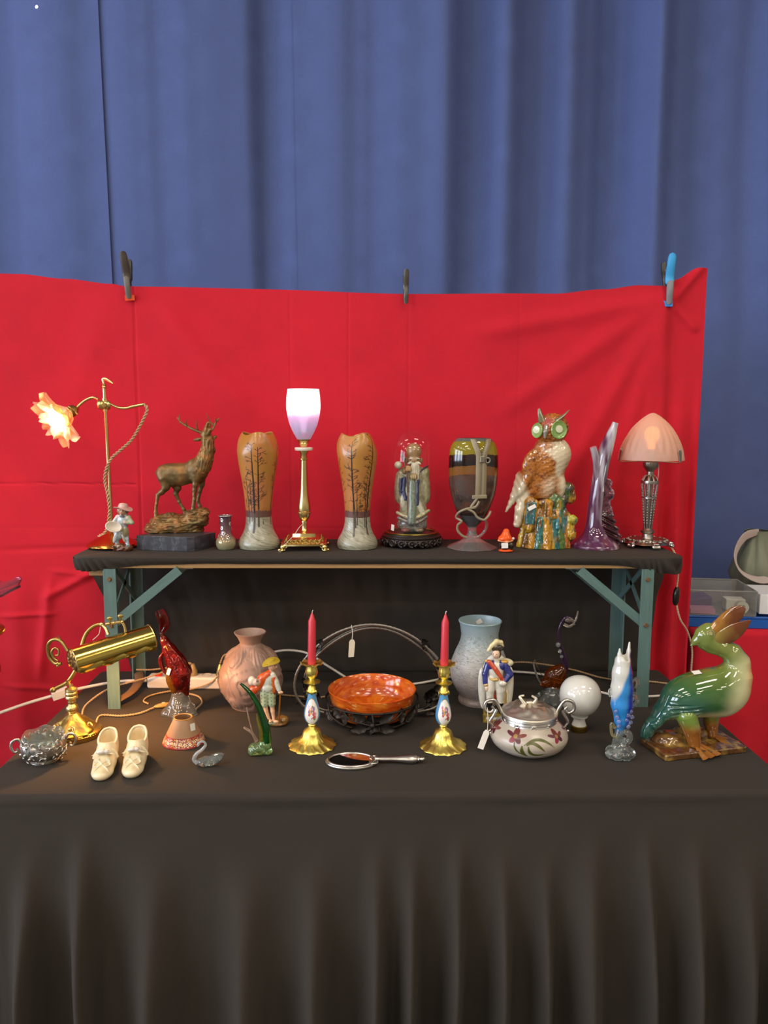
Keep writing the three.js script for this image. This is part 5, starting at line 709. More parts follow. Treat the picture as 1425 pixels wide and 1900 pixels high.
// 14 ---- brass piano lamp
{
  const o = thing('piano_lamp', 'brass piano lamp with long half cylinder shade and scroll arm', 'lamp', [-0.974, TT, -0.374], 1.676e-3);
  part(o, 'base_plate', [tr(lathe([[0, 0], [51, 0], [52, 1], [52, 9], [50, 10], [51, 11.5], [48, 13], [40, 15], [0, 17]], 56), [0, 0, 0], [0, 0.4, 0], [1, 1, 0.82])], brassOld);
  const bd = []; for (let k = 0; k < 56; k++) { const a = k / 56 * Math.PI * 2; bd.push(ball(1.3, [50.5 * Math.sin(a), 11.4, 50.5 * Math.cos(a) * 0.82], [1, 1, 1], [0, 0, 0], 8)); } for (let k = 0; k < 14; k++) { const a = k / 14 * Math.PI * 2; bd.push(tr(merge([tor(4, 1.2, [0, 14.5, 40], [-1.2, 0, 0], 6, 12), ball(1.8, [4, 15, 38])]), [0, 0, 0], [0, a, 0], [1, 1, 0.84])); } part(o, 'beading', bd, M('dark_brass_relief', 0x6e5426, 0.42, { metalness: 1 }));
  part(o, 'bell', lathe(spl([[42, 14], [39, 16], [32, 22], [24, 31], [17, 37], [13, 41], [9, 44], [0, 45]], 40), 80, (th, y, r) => [r * (1 + 0.13 * Math.cos(th * 5 + 0.5) * sst(44, 28, y) * sst(12, 18, y) + 0.035 * noise(Math.sin(th) * 9, y * 0.35, Math.cos(th) * 9)), y]), M('chased_dark_brass', 0x9a8248, 0.42, { metalness: 1 }));
  for (let k = 0; k < 5; k++) part(o, 'cartouche', tr(merge([tor(8, 1.5, [0, 24, 32], [-0.9, 0, 0], 6, 18), tor(5, 1.2, [0, 24, 33], [-0.9, 0, 0], 6, 14), ball(3, [0, 25, 32.5], [1, 1.4, 1])]), [0, 0, 0], [0, k / 5 * Math.PI * 2 + 0.2, 0], [1, 1, 0.95]), brass);
  part(o, 'stem', lathe([[0, 42], [9, 42], [10, 44], [7, 46], [7.5, 48], [10, 50], [11.2, 54], [10, 58.5], [7, 61], [6, 63], [7.6, 66], [7, 69], [9, 72], [11, 74], [11, 77], [9.6, 79], [11, 81], [11, 84], [9.6, 86], [11.2, 88], [10.6, 92], [7, 94], [3.6, 96], [3.4, 101], [0, 101]], 32), brass);
  part(o, 'scroll_arm', [tube([[-33, 90, 4], [-24, 94.5, 2], [-9, 102, 0], [-3, 108, -2], [8, 126, -6], [15, 148, -12], [16, 169, -20], [24, 191, -26], [38, 203, -28], [50, 205, -29]], t => 4 - 0.6 * t, 70, 12), lathe([[0, 0], [3.6, 0], [5, 2], [4.4, 5], [5, 7], [4, 9], [0, 9]], 16).translate(0, -4, 0).rotateZ(1.1).translate(-30, 91, 4), cyl(3.4, 3.4, 10, [-5, 103, 0], [0, 0, 0.3]), ball(4.6, [-33, 90, 4])], brassOld);
  const hj = part(o, 'hinge', [ball(4.4, [50, 205, -29]), tube([[50, 205, -29], [58, 198, -26], [64, 187, -22]], 3.2, 12, 10), tube([[58, 205, -29], [72, 207, -32], [86, 208, -36]], 2.8, 10, 10), tube([[86, 208, -36], [90, 200, -36], [92, 188, -36]], 2.8, 10, 10), ball(3.8, [72, 207, -32]), ball(3.8, [86, 208, -36])], brass);
  for (const p of [[66, 214, -28], [84, 217, -34]]) part(hj, 'thumb_screw', [cyl(1.6, 1.6, 10, [p[0], p[1] - 4, p[2]]), ball(5.4, [p[0], p[1] + 2, p[2]], [1, 0.7, 0.35])], brassOld);
  // shade
  const A = new THREE.Vector3(14, 148, 20), Bv = new THREE.Vector3(130, 168, -66), ax = Bv.clone().sub(A), Ln = ax.length(); ax.normalize();
  const wv = new THREE.Vector3(0, 1, 0).cross(ax).normalize().multiplyScalar(-1), up = ax.clone().cross(wv).normalize(); if (up.y < 0) up.negate(); if (wv.z < 0) wv.negate();
  const R = 26, pt = (t, a, r) => { const q = A.clone().addScaledVector(ax, t * Ln).addScaledVector(up, Math.cos(a) * r).addScaledVector(wv, Math.sin(a) * r); return [q.x, q.y, q.z]; };
  const sc = (t, e) => 2.05 + 0.16 * Math.abs(Math.sin(t * Math.PI * 3.5 + e)) + 0.08 * Math.sin(t * Math.PI * 7);
  const sheet = (r, fl) => surf((u, v) => { const e0 = -sc(u, 0.8), e1 = sc(u, 0), a = lerp(e0, e1, v), lip = v > 0.93 || v < 0.07 ? (v > 0.5 ? (v - 0.93) : (0.07 - v)) * 50 : 0; return pt(u, a, r + lip); }, 90, 60, { flip: fl });
  part(o, 'shade', [sheet(R, true), sheet(R - 0.8, false)], M('lacquered_brass', 0xcdb45a, 0.16, { metalness: 1 }));
  const capG = (t, dir) => surf((u, v) => { const a = lerp(-2.1, 2.1, u), r = R * (1 - v), q = pt(t, a, r * (1 + 0.05 * Math.sin(a * 9 + v * 12))), k = dir * (7 * Math.sqrt(Math.max(0, 1 - (1 - v) * (1 - v))) + 1.2 * Math.sin(a * 8) * Math.sin(v * 12)); return [q[0] + ax.x * k, q[1] + ax.y * k, q[2] + ax.z * k]; }, 50, 16, { flip: dir > 0 });
  part(o, 'end_cap', capG(0, -1), M('chased_brass', 0x8a6a3a, 0.4, { metalness: 1 })); part(o, 'end_cap', capG(1, 1), brassOld);
  for (const t of [0, 1]) part(o, 'shade_bead', tube([...Array(31)].map((_, i) => pt(t, lerp(-2.1, 2.1, i / 30), R)), 1.2, 30, 6, { smooth: false }), brass);
  const c0 = pt(0.5, 0, 2), p0 = pt(0.12, 0, 1), p1 = pt(0.88, 0, 1);
  bulb(o, 'lamp_bulb', tube([p0, p1], 6, 4, 14), glow('piano_bulb_glow', 0xffc27a, 10), c0, 0xffb56a, 0.85);
  // scroll ornament at the left end
  part(o, 'scroll', [tube([[6, 170, 24], [-1, 181, 22], [-8, 188, 20], [-20, 190, 18], [-30, 182, 16], [-33, 168, 14], [-29, 152, 14], [-19, 144, 16], [-12, 147, 18]], t => 2.6 + 0.8 * Math.sin(t * 3), 50, 10), tube([[-4, 184, 21], [-9, 192, 20], [-11, 198, 20]], t => 2.4 - 1.6 * t, 10, 8), tube([[-15, 150, 18], [-22, 156, 18], [-25, 166, 18], [-19, 174, 18], [-12, 170, 19], [-13, 161, 20], [-18, 161, 20]], t => 2.4 - 0.8 * t, 40, 8), ball(3.6, [-10, 145, 20]), ball(2.6, [-15, 141, 19])], brassOld);
  part(o, 'string', tube([[50, 202, -22], [49, 190, -16], [40, 181, -8]], 0.6, 10, 5), M('white_string', 0xd8d2c6, 0.8));
}
// 15 ---- silver openwork bowl
{
  const o = thing('silver_bowl', 'ornate silver two handled bowl with glass liner, front left corner', 'bowl', [-0.993, TT, -0.205], 1.56e-3, 0.3);
  const tilt = M('bowl_silver', 0xc9c6bf, 0.36, { metalness: 1 });
  part(o, 'body', lathe([[0, 3], [20, 3], [27, 7], [34, 14], [38, 24], [38.5, 34], [37, 40], [36, 40], [36, 34], [35, 24], [31, 15], [22, 9], [0, 7]], 120, (th, y, r) => { const k = sst(4, 12, y) * (r > 36.5 || y < 39 ? 1 : 0.3), n = noise(Math.sin(th) * 7, y * 0.25, Math.cos(th) * 7); return [r + k * (3 * n + 1.6 * Math.sin(th * 13 + y * 0.4)), y + (y > 38 ? 2.5 * Math.sin(th * 7) : 0)]; }), tilt);
  const sc = [], r = rng(12); for (let k = 0; k < 34; k++) { const a = k / 34 * Math.PI * 2 + r() * 0.1, y = 12 + 26 * r(), R = 37 + r() * 2; sc.push(tr(tor(3 + 2.4 * r(), 1.1, [0, y, R], [r() * 0.6, 0, r() * 6], 6, 14, 4.4 + r()), [0, 0, 0], [0, a, 0])); sc.push(tr(ball(1.8 + r(), [0, y + 4, R]), [0, 0, 0], [0, a + 0.12, 0])); } for (let k = 0; k < 16; k++) sc.push(tr(tor(4, 1.3, [0, 42, 36], [0, 0.3, 0], 6, 12, 4), [0, 0, 0], [0, k / 16 * 6.283, 0]));
  part(o, 'relief', sc, silver);
  part(o, 'foot_rim', lathe([[14, 0], [24, 0], [25, 1.6], [22, 4], [18, 4]], 48), silver);
  for (const sd of [-1, 1]) part(o, 'handle', tube([[sd * 36, 36, 0], [sd * 44, 46, 0], [sd * 53, 42, 0], [sd * 55, 32, 0], [sd * 49, 22, 0], [sd * 44, 24, 0], [sd * 46, 29, 0]], t => 2.8 - t * 0.8, 40, 8), silver);
  part(o, 'glass_liner', lathe([[0, 9], [22, 10], [31, 18], [34, 30], [35, 44], [36.5, 52], [35, 53], [33, 44], [31.5, 30], [28, 20], [20, 13], [0, 12]], 48, (th, y, r) => [r * (1 + 0.02 * Math.cos(th * 8)), y + (y > 50 ? 2 * Math.cos(th * 6) : 0)]), clear);
}
// 16, 17 ---- porcelain shoes
function shoe(pos, s, turn, label, rose) {
  const o = thing('porcelain_shoe', label, 'shoe', pos, s, turn, 'pair of porcelain shoes');
  const c = 0xe8d8b0, B = new Blob();
  B.ell([0, 9, 42], [19, 10.5, 20], c, 8).ell([0, 15, 16], [20.5, 18, 30], c, 10).ell([0, 24, -10], [19.5, 27, 24], c, 10).ell([0, 30, -30], [17.5, 32, 21], c, 8).cap([0, 5, -40], [0, 18, -38], 10, 13, c, 4).ell([0, 9, 54], [13.5, 8, 10], c, 5);
  B.ell([0, 8, -6], [9, 9, 18], c, 4, null, 'sub'); B.ell([0, 54, -20], [14.5, 36, 21], c, 2, [0.2, 0, 0], 'sub'); B.ell([0, 34, -24], [13, 24, 18], c, 2, null, 'sub');
  B.paint = (x, y, z, q) => mixc(q, col(0xcbb27c), clamp(0.35 * noise(x * 0.09, y * 0.09, z * 0.06) + 0.1));
  part(o, 'upper', B.mesh(1.5, 0), VC('cream_bisque', 0.35, { clearcoat: 0.4, clearcoatRoughness: 0.2 }));
  const cream = M('bisque_trim', 0xe6d8b6, 0.4), arch = (z, y, w, h) => [...Array(13)].map((_, i) => { const a = lerp(-1.35, 1.35, i / 12); return [w * Math.sin(a), y + h * Math.cos(a), z]; });
  part(o, 'strap', tube(arch(5, 14, 20.5, 24), t => [2.4, 3.6], 30, 8), cream);
  part(o, 'collar', tube([[0, 58, -42], [9, 56, -40], [14.5, 51, -30], [16, 44, -16], [11, 40, -4], [0, 40, 1], [-11, 40, -4], [-16, 44, -16], [-14.5, 51, -30], [-9, 56, -40], [0, 58, -42]], 2.2, 60, 8), cream);
  const P = new Blob(); for (let k = 0; k < 7; k++) { const a = k / 7 * 6.283; P.ell([8 * Math.cos(a), 37 + 4.5 * Math.sin(a) * 0.8, 20 + 6 * Math.sin(a) * 0.7], [5, 3.4, 4], 0xd9d2c8, 1.4); } for (let k = 0; k < 5; k++) { const a = k / 5 * 6.283 + 0.5; P.ell([4 * Math.cos(a), 40, 21 + 3 * Math.sin(a)], [3.2, 3.2, 3], rose, 1); } P.ell([0, 42, 22], [2.4, 2.4, 2.4], rose, 0.8); part(o, 'rose', P.mesh(0.9), VC('cream_bisque', 0.35), 'pale applied rose');
  const lf = []; for (const sd of [-1, 1]) { lf.push(tr(leafG(13, 4), [sd * 8, 35, 22], [1.2, 0, -sd * 1.2])); lf.push(tr(leafG(12, 4), [sd * 6, 30, 30], [1.7, 0, -sd * 0.7])); } part(o, 'leaves', lf, M('leaf_bisque', 0xd6d3b4, 0.4));
  part(o, 'bow', [-1, 1].flatMap(sd => [tube([[0, 24, 42], [sd * 7, 27, 37], [sd * 13, 22, 40], [sd * 8, 21, 46], [0, 23, 43]], () => [2.8, 1.2], 24, 8), tube([[0, 23, 43], [sd * 9, 18, 50], [sd * 13, 11, 54]], () => [2.6, 1.1], 14, 8)]), cream);
}
shoe([-0.8, TT, -0.16], 1.54e-3, 0.15, 'cream porcelain shoe with pink tinged rose, nearest to the silver bowl', 0xd9b4a6);
shoe([-0.72, TT, -0.175], 1.545e-3, 0.13, 'cream porcelain shoe with grey blue rose, nearest to the small lampshade', 0xbfc2c6);
// 18 ---- red glass fish
{
  const o = thing('red_glass_fish', 'dark red glass fish standing head down on clear glass foot', 'figurine', [-0.688, TT, -0.56], 1.81e-3);
  const red = glassM('ruby_glass', 0x8e1a12, 0.012), ambG = glassM('honey_glass', 0xc08a20, 0.014);
  const B = new Blob(); B.chain([[0, 46, 0, 10], [-1, 62, 0, 18], [2, 78, 0, 20], [-6, 100, 0, 17], [-16, 120, 0, 12], [-25, 138, 0, 6.5], [-30, 152, 0, 4.5]], 0xffffff, 6).ell([11, 52, 4], [9, 13, 9], 0xffffff, 4).ell([15, 40, 4], [4, 5, 4], 0xffffff, 3); B.dm = 1; B.disp = (x, y, z) => 0.8 * noise(x * 0.15, y * 0.08, z * 0.15);
  part(o, 'body', B.mesh(1.5), red);
  part(o, 'tail', [tube([[-29, 148, 0], [-27, 160, 0], [-24, 170, 1], [-26, 184, 2], [-31, 197, 1]], t => [4 + 6.5 * Math.pow(Math.sin(t * 2.7), 1.2), 3.4], 30, 14, { up: [1, 0, 0] }), tube([[-27, 156, 2], [-21, 168, 2], [-19, 178, 2]], t => 3.2 - 2.2 * t, 14, 8), tube([[-31, 172, 3], [-37, 186, 3], [-38, 194, 3]], t => 3 - 2 * t, 14, 8)], red);
  part(o, 'belly', tube([[-16, 92, 8], [-14, 70, 12], [-8, 52, 10], [-8, 42, 6]], t => 4 + 4 * Math.sin(t * 3), 20, 10), ambG, 'honey yellow glass belly');
  const fin = []; for (const [pts] of [[[[-20, 130, 6], [-8, 124, 10], [6, 108, 12], [16, 92, 12], [20, 74, 12], [19, 56, 10]]], [[[-22, 128, 10], [-14, 108, 14], [-2, 92, 18], [4, 76, 19], [10, 66, 17]]]]) { const cv = spl(pts, 26); fin.push(tube(pts, 2.6, 40, 8)); cv.forEach((p, i) => i % 2 && fin.push(ball(3.1, p, [1, 1, 1], [0, 0, 0], 8))); } part(o, 'crest_fin', fin, red);
  part(o, 'side_fin', [-1, 1].map(k => tube([[-24, 122, 6], [-30 - k, 106, 8 + k * 2], [-26, 88, 10], [-16, 74, 12]], t => [4 * Math.sin(0.4 + t * 2.4), 1.6], 20, 8)), red);
  part(o, 'glass_foot', lathe(spl([[0, 0], [28, 0], [31, 3], [28, 9], [21, 20], [15, 34], [12, 44], [0, 48]], 40), 72, (th, y, r) => [r * (1 + 0.12 * Math.cos(th * 5) * sst(30, 4, y) + 0.02 * noise(th * 3, y * 0.4)), y]), clear);
  stickerOn(o, [-14, 86, 19], [0, -0.2, -0.35], 6, 13);
}
// 19 ---- small lampshade
{
  const o = thing('small_lampshade', 'small beige glass lampshade with beaded red rim, price sticker on side', 'lampshade', [-0.622, TT, -0.33], 1.651e-3);
  const tx = canvasTex(1024, 128, (c, w, h) => { c.fillStyle = '#a32a26'; c.fillRect(0, 0, w, h); const r = rng(41), cs = ['#e6c27a', '#f0e0b8', '#3f3a78', '#7f8a3a', '#d96a4a', '#e8a03c', '#8c1a2a', '#f2e6d0']; for (let i = 0; i < 1500; i++) { c.fillStyle = cs[Math.floor(r() * 8)]; const x = r() * w, y = h * (0.1 + 0.75 * r()); c.beginPath(); c.arc(x, y, 2 + r() * 4, 0, 7); c.fill(); } for (let i = 0; i < 26; i++) { const x = i * w / 26 + 10, y = h * (0.4 + 0.2 * r()); c.fillStyle = '#efe2c0'; for (let k = 0; k < 6; k++) { c.beginPath(); c.arc(x + 11 * Math.cos(k), y + 11 * Math.sin(k), 5, 0, 7); c.fill(); } c.fillStyle = '#d08a2a'; c.beginPath(); c.arc(x, y, 5, 0, 7); c.fill(); } });
  const sh = lathe([[31, 17], [17, 46], [16.2, 47.5], [15, 47.5], [15.2, 46], [29, 17.5]], 48); part(o, 'cone', sh, M('buff_glass', 0xae8660, 0.55, { transmission: 0.2, thickness: 0 }));
  part(o, 'top_rim', tor(16, 1.3, [0, 47.2, 0], [Math.PI / 2, 0, 0], 8, 40), M('ochre_rim', 0xc08a44, 0.4));
  part(o, 'beaded_skirt', lathe([[38.5, 0], [39, 1], [35.5, 9], [31.5, 16.5], [31, 18], [29.5, 17.6], [34, 8], [37, 0.6], [38.5, 0]], 64), M('bead_band', 0xffffff, 0.35, { map: tx, clearcoat: 0.4, clearcoatRoughness: 0.2 }));
  stickerOn(o, [20.5, 34, 14.5], [-0.42, 0.95, 0.25], 11, 13);
}
// 20 ---- crystal swan
{
  const o = thing('crystal_swan', 'tiny faceted crystal swan in front of the lampshade', 'figurine', [-0.516, TT, -0.16], 1.535e-3);
  const facet = (p, s, rot) => { const g = new THREE.IcosahedronGeometry(1, 1); g.computeVertexNormals(); return tr(norm(g), p, rot, s); };
  part(o, 'body', facet([2, 10, 0], [23, 10, 12], [0, 0, 0.12]), clear); part(o, 'wing', facet([12, 14, 6], [20, 7, 5], [0.3, 0.1, 0.35]), clear); part(o, 'wing', facet([12, 14, -6], [20, 7, 5], [-0.3, -0.1, 0.35]), clear);
  part(o, 'neck', tube([[-18, 6, 0], [-24, 13, 0], [-19, 24, 0], [-8, 33, 0], [-2, 42, 0], [-6, 48, 0], [-13, 46, 0], [-17, 39, 0]], t => 4.4 - 3 * t + (t > 0.8 ? 1.2 * Math.sin((t - 0.8) * 15) : 0), 40, 8), M('frosted_crystal', 0xdfe6e6, 0.12, { transmission: 0.7, thickness: 0.01, ior: 1.5 }));
}
// 21 ---- peach rose vase
{
  const o = thing('rose_vase', 'round frosted peach glass vase moulded with big roses', 'vase', [-0.461, TT, -0.633], 1.865e-3);
  const pr = spl([[0, 0], [32, 0], [36, 2], [40, 8], [49, 22], [55.5, 40], [57, 54], [55, 70], [48, 88], [38, 102], [26, 112], [19.5, 117], [19, 121], [23, 130], [28, 137], [29, 139]], 90), inn = [[27, 139.6], [21, 131], [17, 121], [24, 110], [44, 86], [52, 56], [46, 26], [30, 6], [0, 5]];
  const cs = [[0.05, 52, 46], [1.3, 44, 44], [2.55, 54, 46], [3.8, 46, 44], [5.05, 52, 46], [0.65, 98, 24], [1.9, 96, 24], [3.15, 98, 24], [4.4, 96, 24], [5.65, 98, 24], [0.68, 10, 30], [1.94, 8, 30], [3.2, 10, 30], [4.45, 8, 30], [5.7, 10, 30]];
  const mod = (th, y, r) => { if (y > 116 || y < 3) return [r, y]; let best = -9; for (const [a, cy, R] of cs) { const q = th - a, da = Math.atan2(Math.sin(q), Math.cos(q)), dx = da * 52, dy = y - cy, d = Math.hypot(dx, dy) / R, an = Math.atan2(dy, dx); if (d < 1.1) { const w = d * 3 + 0.16 * Math.sin(an * 4 + a * 3), f = ((w % 1) + 1) % 1; best = Math.max(best, 8 * (1 - d * d * 0.85) + 2.6 * (sst(0, 0.12, f) * (1 - f) - 0.4)); } } const k = sst(3, 12, y) * sst(116, 106, y); return [r + k * (Math.max(-1, best) * 0.95 - 5), y]; };
  const pm = M('frosted_peach_glass', 0xb59584, 0.45, { transmission: 0.4, thickness: 0 });
  part(o, 'body', lathe([...pr, ...inn], 220, (th, y, r) => mod(th, y, r)), pm);
}
// 22 ---- barefoot boy in straw hat
{
  const o = thing('barefoot_boy_figurine', 'barefoot boy figurine in yellow hat, orange jacket and spotted shorts', 'figurine', [-0.367, TT, -0.457], 1.744e-3, 0.1);
  const B = new Blob(), sk = 0xe2b48e;
  B.ell([10, 4, 0], [19, 6, 15], 0x7a5426, 3).ell([2, 6, 4], [12, 5, 9], 0x4c5a34, 3).ell([18, 8, -4], [12, 8, 9], 0x9a6a2c, 3);
  B.chain([[-6, 14, 3, 2.6], [-11, 28, 2, 4], [-14, 48, 1, 5]], sk, 1.5).chain([[3, 12, 5, 2.6], [1, 28, 3, 4], [-1, 48, 2, 5]], sk, 1.5).ell([-3, 11, 7], [3, 2.4, 6], sk, 1).ell([7, 10, 9], [5, 2.4, 4.4], sk, 1);
  B.chain([[-13, 42, 1, 7.4], [-13, 60, 0, 9], [-12, 68, 0, 9]], 0xaab894, 2).chain([[0, 42, 2, 7], [-2, 58, 0, 9], [-6, 68, 0, 9.5]], 0xaab894, 2);
  B.ell([-8, 82, 0], [12, 18, 9], 0xc9d0c4, 4, [0, 0, -0.2]).ell([-17, 86, -1], [11, 15, 10], 0xd2541e, 3, [0, 0, -0.5]).chain([[-4, 100, 0, 6], [-16, 92, 2, 7.5], [-26, 74, 3, 6], [-34, 66, 3, 4]], 0xd85a22, 2).ell([-32, 70, 2], [9, 9, 7], 0xc94f24, 2).chain([[2, 98, 3, 5], [8, 84, 5, 5.4], [13, 70, 7, 4.4]], 0xd0cfc0, 1.5).cap([4, 92, 6], [4, 66, 5], 4, 4, 0xb6561e, 1).ell([16, 65, 9], [5, 3, 3], sk, 1).ell([-8, 72, 7], [9, 7, 4], 0xc6cabc, 2);
  B.ell([-36, 88, 6], [7, 9, 7], 0xe6d6c0, 1.5).ell([-28, 86, 9], [7, 7, 6], 0xd9b8a4, 1.5).ell([-26, 90, 13], [2.6, 3, 2.4], 0x7d756a, 0.6);
  B.cap([-1, 100, 0], [0, 106, 1], 4, 4, sk, 1).ell([1, 114, 2], [8, 9, 8], sk, 1).ell([8.5, 112, 5], [2.2, 1.8, 2], sk, 0.8).ell([-3, 117, -1], [8, 7.5, 8], 0x3e281a, 1).ell([6, 115.5, 8], [1, 1, 0.8], 0x2a1a12, 0.3).ell([7, 108.5, 6], [1.8, 0.7, 1.4], 0xb8605a, 0.3);
  B.paint = (x, y, z, c) => { if (y < 12 && c[0] < 0.35) return mixc(c, col(0x3a2a14), clamp(noise(x * 0.3, y * 0.3, z * 0.3))); if (y > 36 && y < 70 && c[1] > c[0] && Math.hypot(((x + 100) % 6) - 3, ((y + z * 0.4 + (Math.floor((x + 100) / 6) % 2) * 3.5) % 7) - 3.5) < 1.1) return col(0x6a5a4a); return c.map(v => v * (1 + 0.1 * noise(x * 0.3, y * 0.3, z * 0.3))); };
  part(o, 'body', B.mesh(0.95, 0), porc);
  part(o, 'hat', tr(lathe([[0, 0], [15, 0], [17, 1], [16.5, 2.2], [9, 3.6], [8, 7], [4, 8.6], [0, 9]], 36, (th, y, r) => [r, y + (y < 3 ? 1.8 * Math.cos(th * 2) * (r / 17) : 0)]), [-1, 119, 1], [0.12, 0, 0.24]), M('straw_yellow', 0xb79c2e, 0.35));
  part(o, 'staff', tube([[16, 68, 8], [14, 40, 7], [12, 8, 5]], 1.6, 12, 8), M('staff_brown', 0x8a5420, 0.3));
}
// 23 ---- green glass fish
{
  const o = thing('green_glass_fish', 'green and clear glass fish with tail arching up left', 'figurine', [-0.374, TT, -0.235], 1.589e-3);
  const gr = glassM('emerald_glass', 0x1f7a34, 0.012), yl = glassM('yellow_green_glass', 0xb9b44a, 0.02);
  const B = new Blob(); B.ell([-4, 12, 0], [19, 12, 14], 1, 5).ell([8, 20, 4], [12, 14, 11], 1, 5).ell([-14, 8, 4], [9, 8, 8], 1, 4).ell([10, 34, 2], [9, 12, 8], 1, 5).ell([14, 8, 2], [7, 8, 8], 1, 4); B.dm = 1; B.disp = (x, y, z) => noise(x * 0.14, y * 0.14, z * 0.14); part(o, 'head', B.mesh(1.2, 0), glassM('pale_green_glass', 0xa9cf8e, 0.03));
  part(o, 'tail', tube([[12, 26, 2], [11, 48, 2], [5, 72, 1], [-4, 96, 0], [-16, 116, -1], [-29, 130, -2], [-36, 136, -2]], t => [9 * (1 - t) + 2.4, 6.5 * (1 - t) + 2], 50, 12), gr);
  part(o, 'stripe', tube([[4, 30, 7], [1, 52, 6], [-4, 68, 4], [-6, 80, 2]], t => 4.2 * (1 - t) + 1, 24, 10), yl, 'yellow green inner streak');
  part(o, 'fin', [tube([[-6, 16, 4], [-14, 44, 4], [-20, 68, 3], [-25, 92, 2]], t => [3.6 * (1 - t) + 0.5, 1.4], 20, 8), tube([[-6, 28, 4], [-16, 46, 6], [-30, 56, 7]], t => 3.6 - 1.4 * t, 16, 8)], glassM('blush_clear_glass', 0xf0d8c4, 0.05));
}
// 24, 25 ---- candlesticks with candles
function candlestick(pos, s, turn, where) {
  const o = thing('candlestick', `gilt candlestick with blue flowered porcelain stem, ${where}`, 'candlestick', pos, s, turn, 'pair of gilt candlesticks');
  part(o, 'base', lathe([[0, 0], [41, 0], [43.5, 1.5], [43, 3], [38, 6], [30, 9], [24, 13], [19, 19], [17.5, 25], [15, 31], [9, 35], [6, 38], [7.5, 41], [6.5, 43], [0, 43]], 96, (th, y, r) => [r * (1 + (r > 30 ? 0.03 * Math.cos(th * 12) : 0) + 0.012 * Math.cos(th * 24 + y) * sst(36, 30, y)), y + (r > 15 && r < 41 ? 1.5 * noise(Math.sin(th) * r * 0.26, Math.cos(th) * r * 0.26, 4) + 0.9 * Math.sin(th * 8 + r * 0.5) : 0)]), gilt);
  const tx = canvasTex(512, 256, (c, w, h) => { c.fillStyle = '#4f93c4'; c.fillRect(0, 0, w, h); const r = rng(9); for (const cx of [0, 0.5, 1]) { c.fillStyle = '#c8a03c'; c.beginPath(); c.ellipse(w * cx, h * 0.58, w * 0.165, h * 0.43, 0, 0, 7); c.fill(); c.fillStyle = '#efece6'; c.beginPath(); c.ellipse(w * cx, h * 0.58, w * 0.155, h * 0.41, 0, 0, 7); c.fill(); for (let k = 0; k < 26; k++) { c.fillStyle = ['#c05a6e', '#d98a9a', '#6f8f4a', '#b9484a', '#d8a24a', '#8a7ab0'][k % 6]; c.beginPath(); c.arc(w * cx + (r() - 0.5) * w * 0.16, h * (0.6 + (r() - 0.5) * 0.4), 5 + r() * 9, 0, 7); c.fill(); } } });
  part(o, 'porcelain_stem', lathe(spl([[7, 43], [10, 46], [13.5, 52], [15, 60], [14, 70], [11.5, 80], [9, 90], [7.6, 98], [7, 103]], 36), 40), M('painted_porcelain', 0xffffff, 0.15, { map: tx, clearcoat: 0.8, clearcoatRoughness: 0.05 }), 'blue porcelain with flower medallion');
  part(o, 'stem_mount', [lathe([[0, 102], [8, 102], [10.5, 106], [8, 109], [7, 113], [5, 116], [7, 119], [15, 122], [15.6, 123.6], [8, 125], [5, 127], [4.4, 130], [0, 130]], 40), ...[...Array(6)].map((_, k) => tr(leafG(9, 3.4, 0.3, 0.35), [8 * Math.sin(k * 1.047), 109, 8 * Math.cos(k * 1.047)], [Math.PI - 0.3, -k * 1.047 * 0 + k * 1.047, 0]))], gilt);
  part(o, 'socket', lathe([[0, 129], [5, 129], [9, 134], [11, 141], [10, 147], [9, 152], [9.6, 155], [8.2, 156], [0, 152]], 36, (th, y, r) => [r * (1 + 0.04 * Math.cos(th * 8)), y]), gilt);
  part(o, 'drip_pan', lathe([[8, 154], [14, 155], [20, 157.5], [20.6, 159.5], [19.4, 160], [13, 157.6], [8, 157]], 64, (th, y, r) => [r * (1 + 0.05 * Math.cos(th * 8)), y + (r > 15 ? 1.4 * Math.cos(th * 8) : 0)]), gilt);
  const c = thing('candle', `tall red taper candle standing in the candlestick ${where}`, 'candle', [pos[0], pos[1] + 152.4 * s, pos[2]], s, turn, 'red taper candles');
  part(c, 'wax', lathe([[0, 0], [7.7, 0], [7.5, 20], [7, 90], [4.5, 97], [2, 104], [1.2, 106], [0, 106.4]].map(p => [p[0], p[1] * 0.94]), 8, null), M('red_wax', 0xc8303e, 0.4, { clearcoat: 0.2, clearcoatRoughness: 0.4 }));
  part(c, 'wick', tube([[0, 99, 0], [0.6, 103, 0], [1.8, 104.6, 0]], 0.7, 8, 6), M('wick_white', 0xe8e2d8, 0.8));
  c.rotation.z = -0.012;
}
candlestick([-0.227, TT, -0.296], 1.634e-3, 0.0, 'left of the orange bowl');
candlestick([0.169, TT, -0.285], 1.632e-3, 0.15, 'right of the orange bowl');
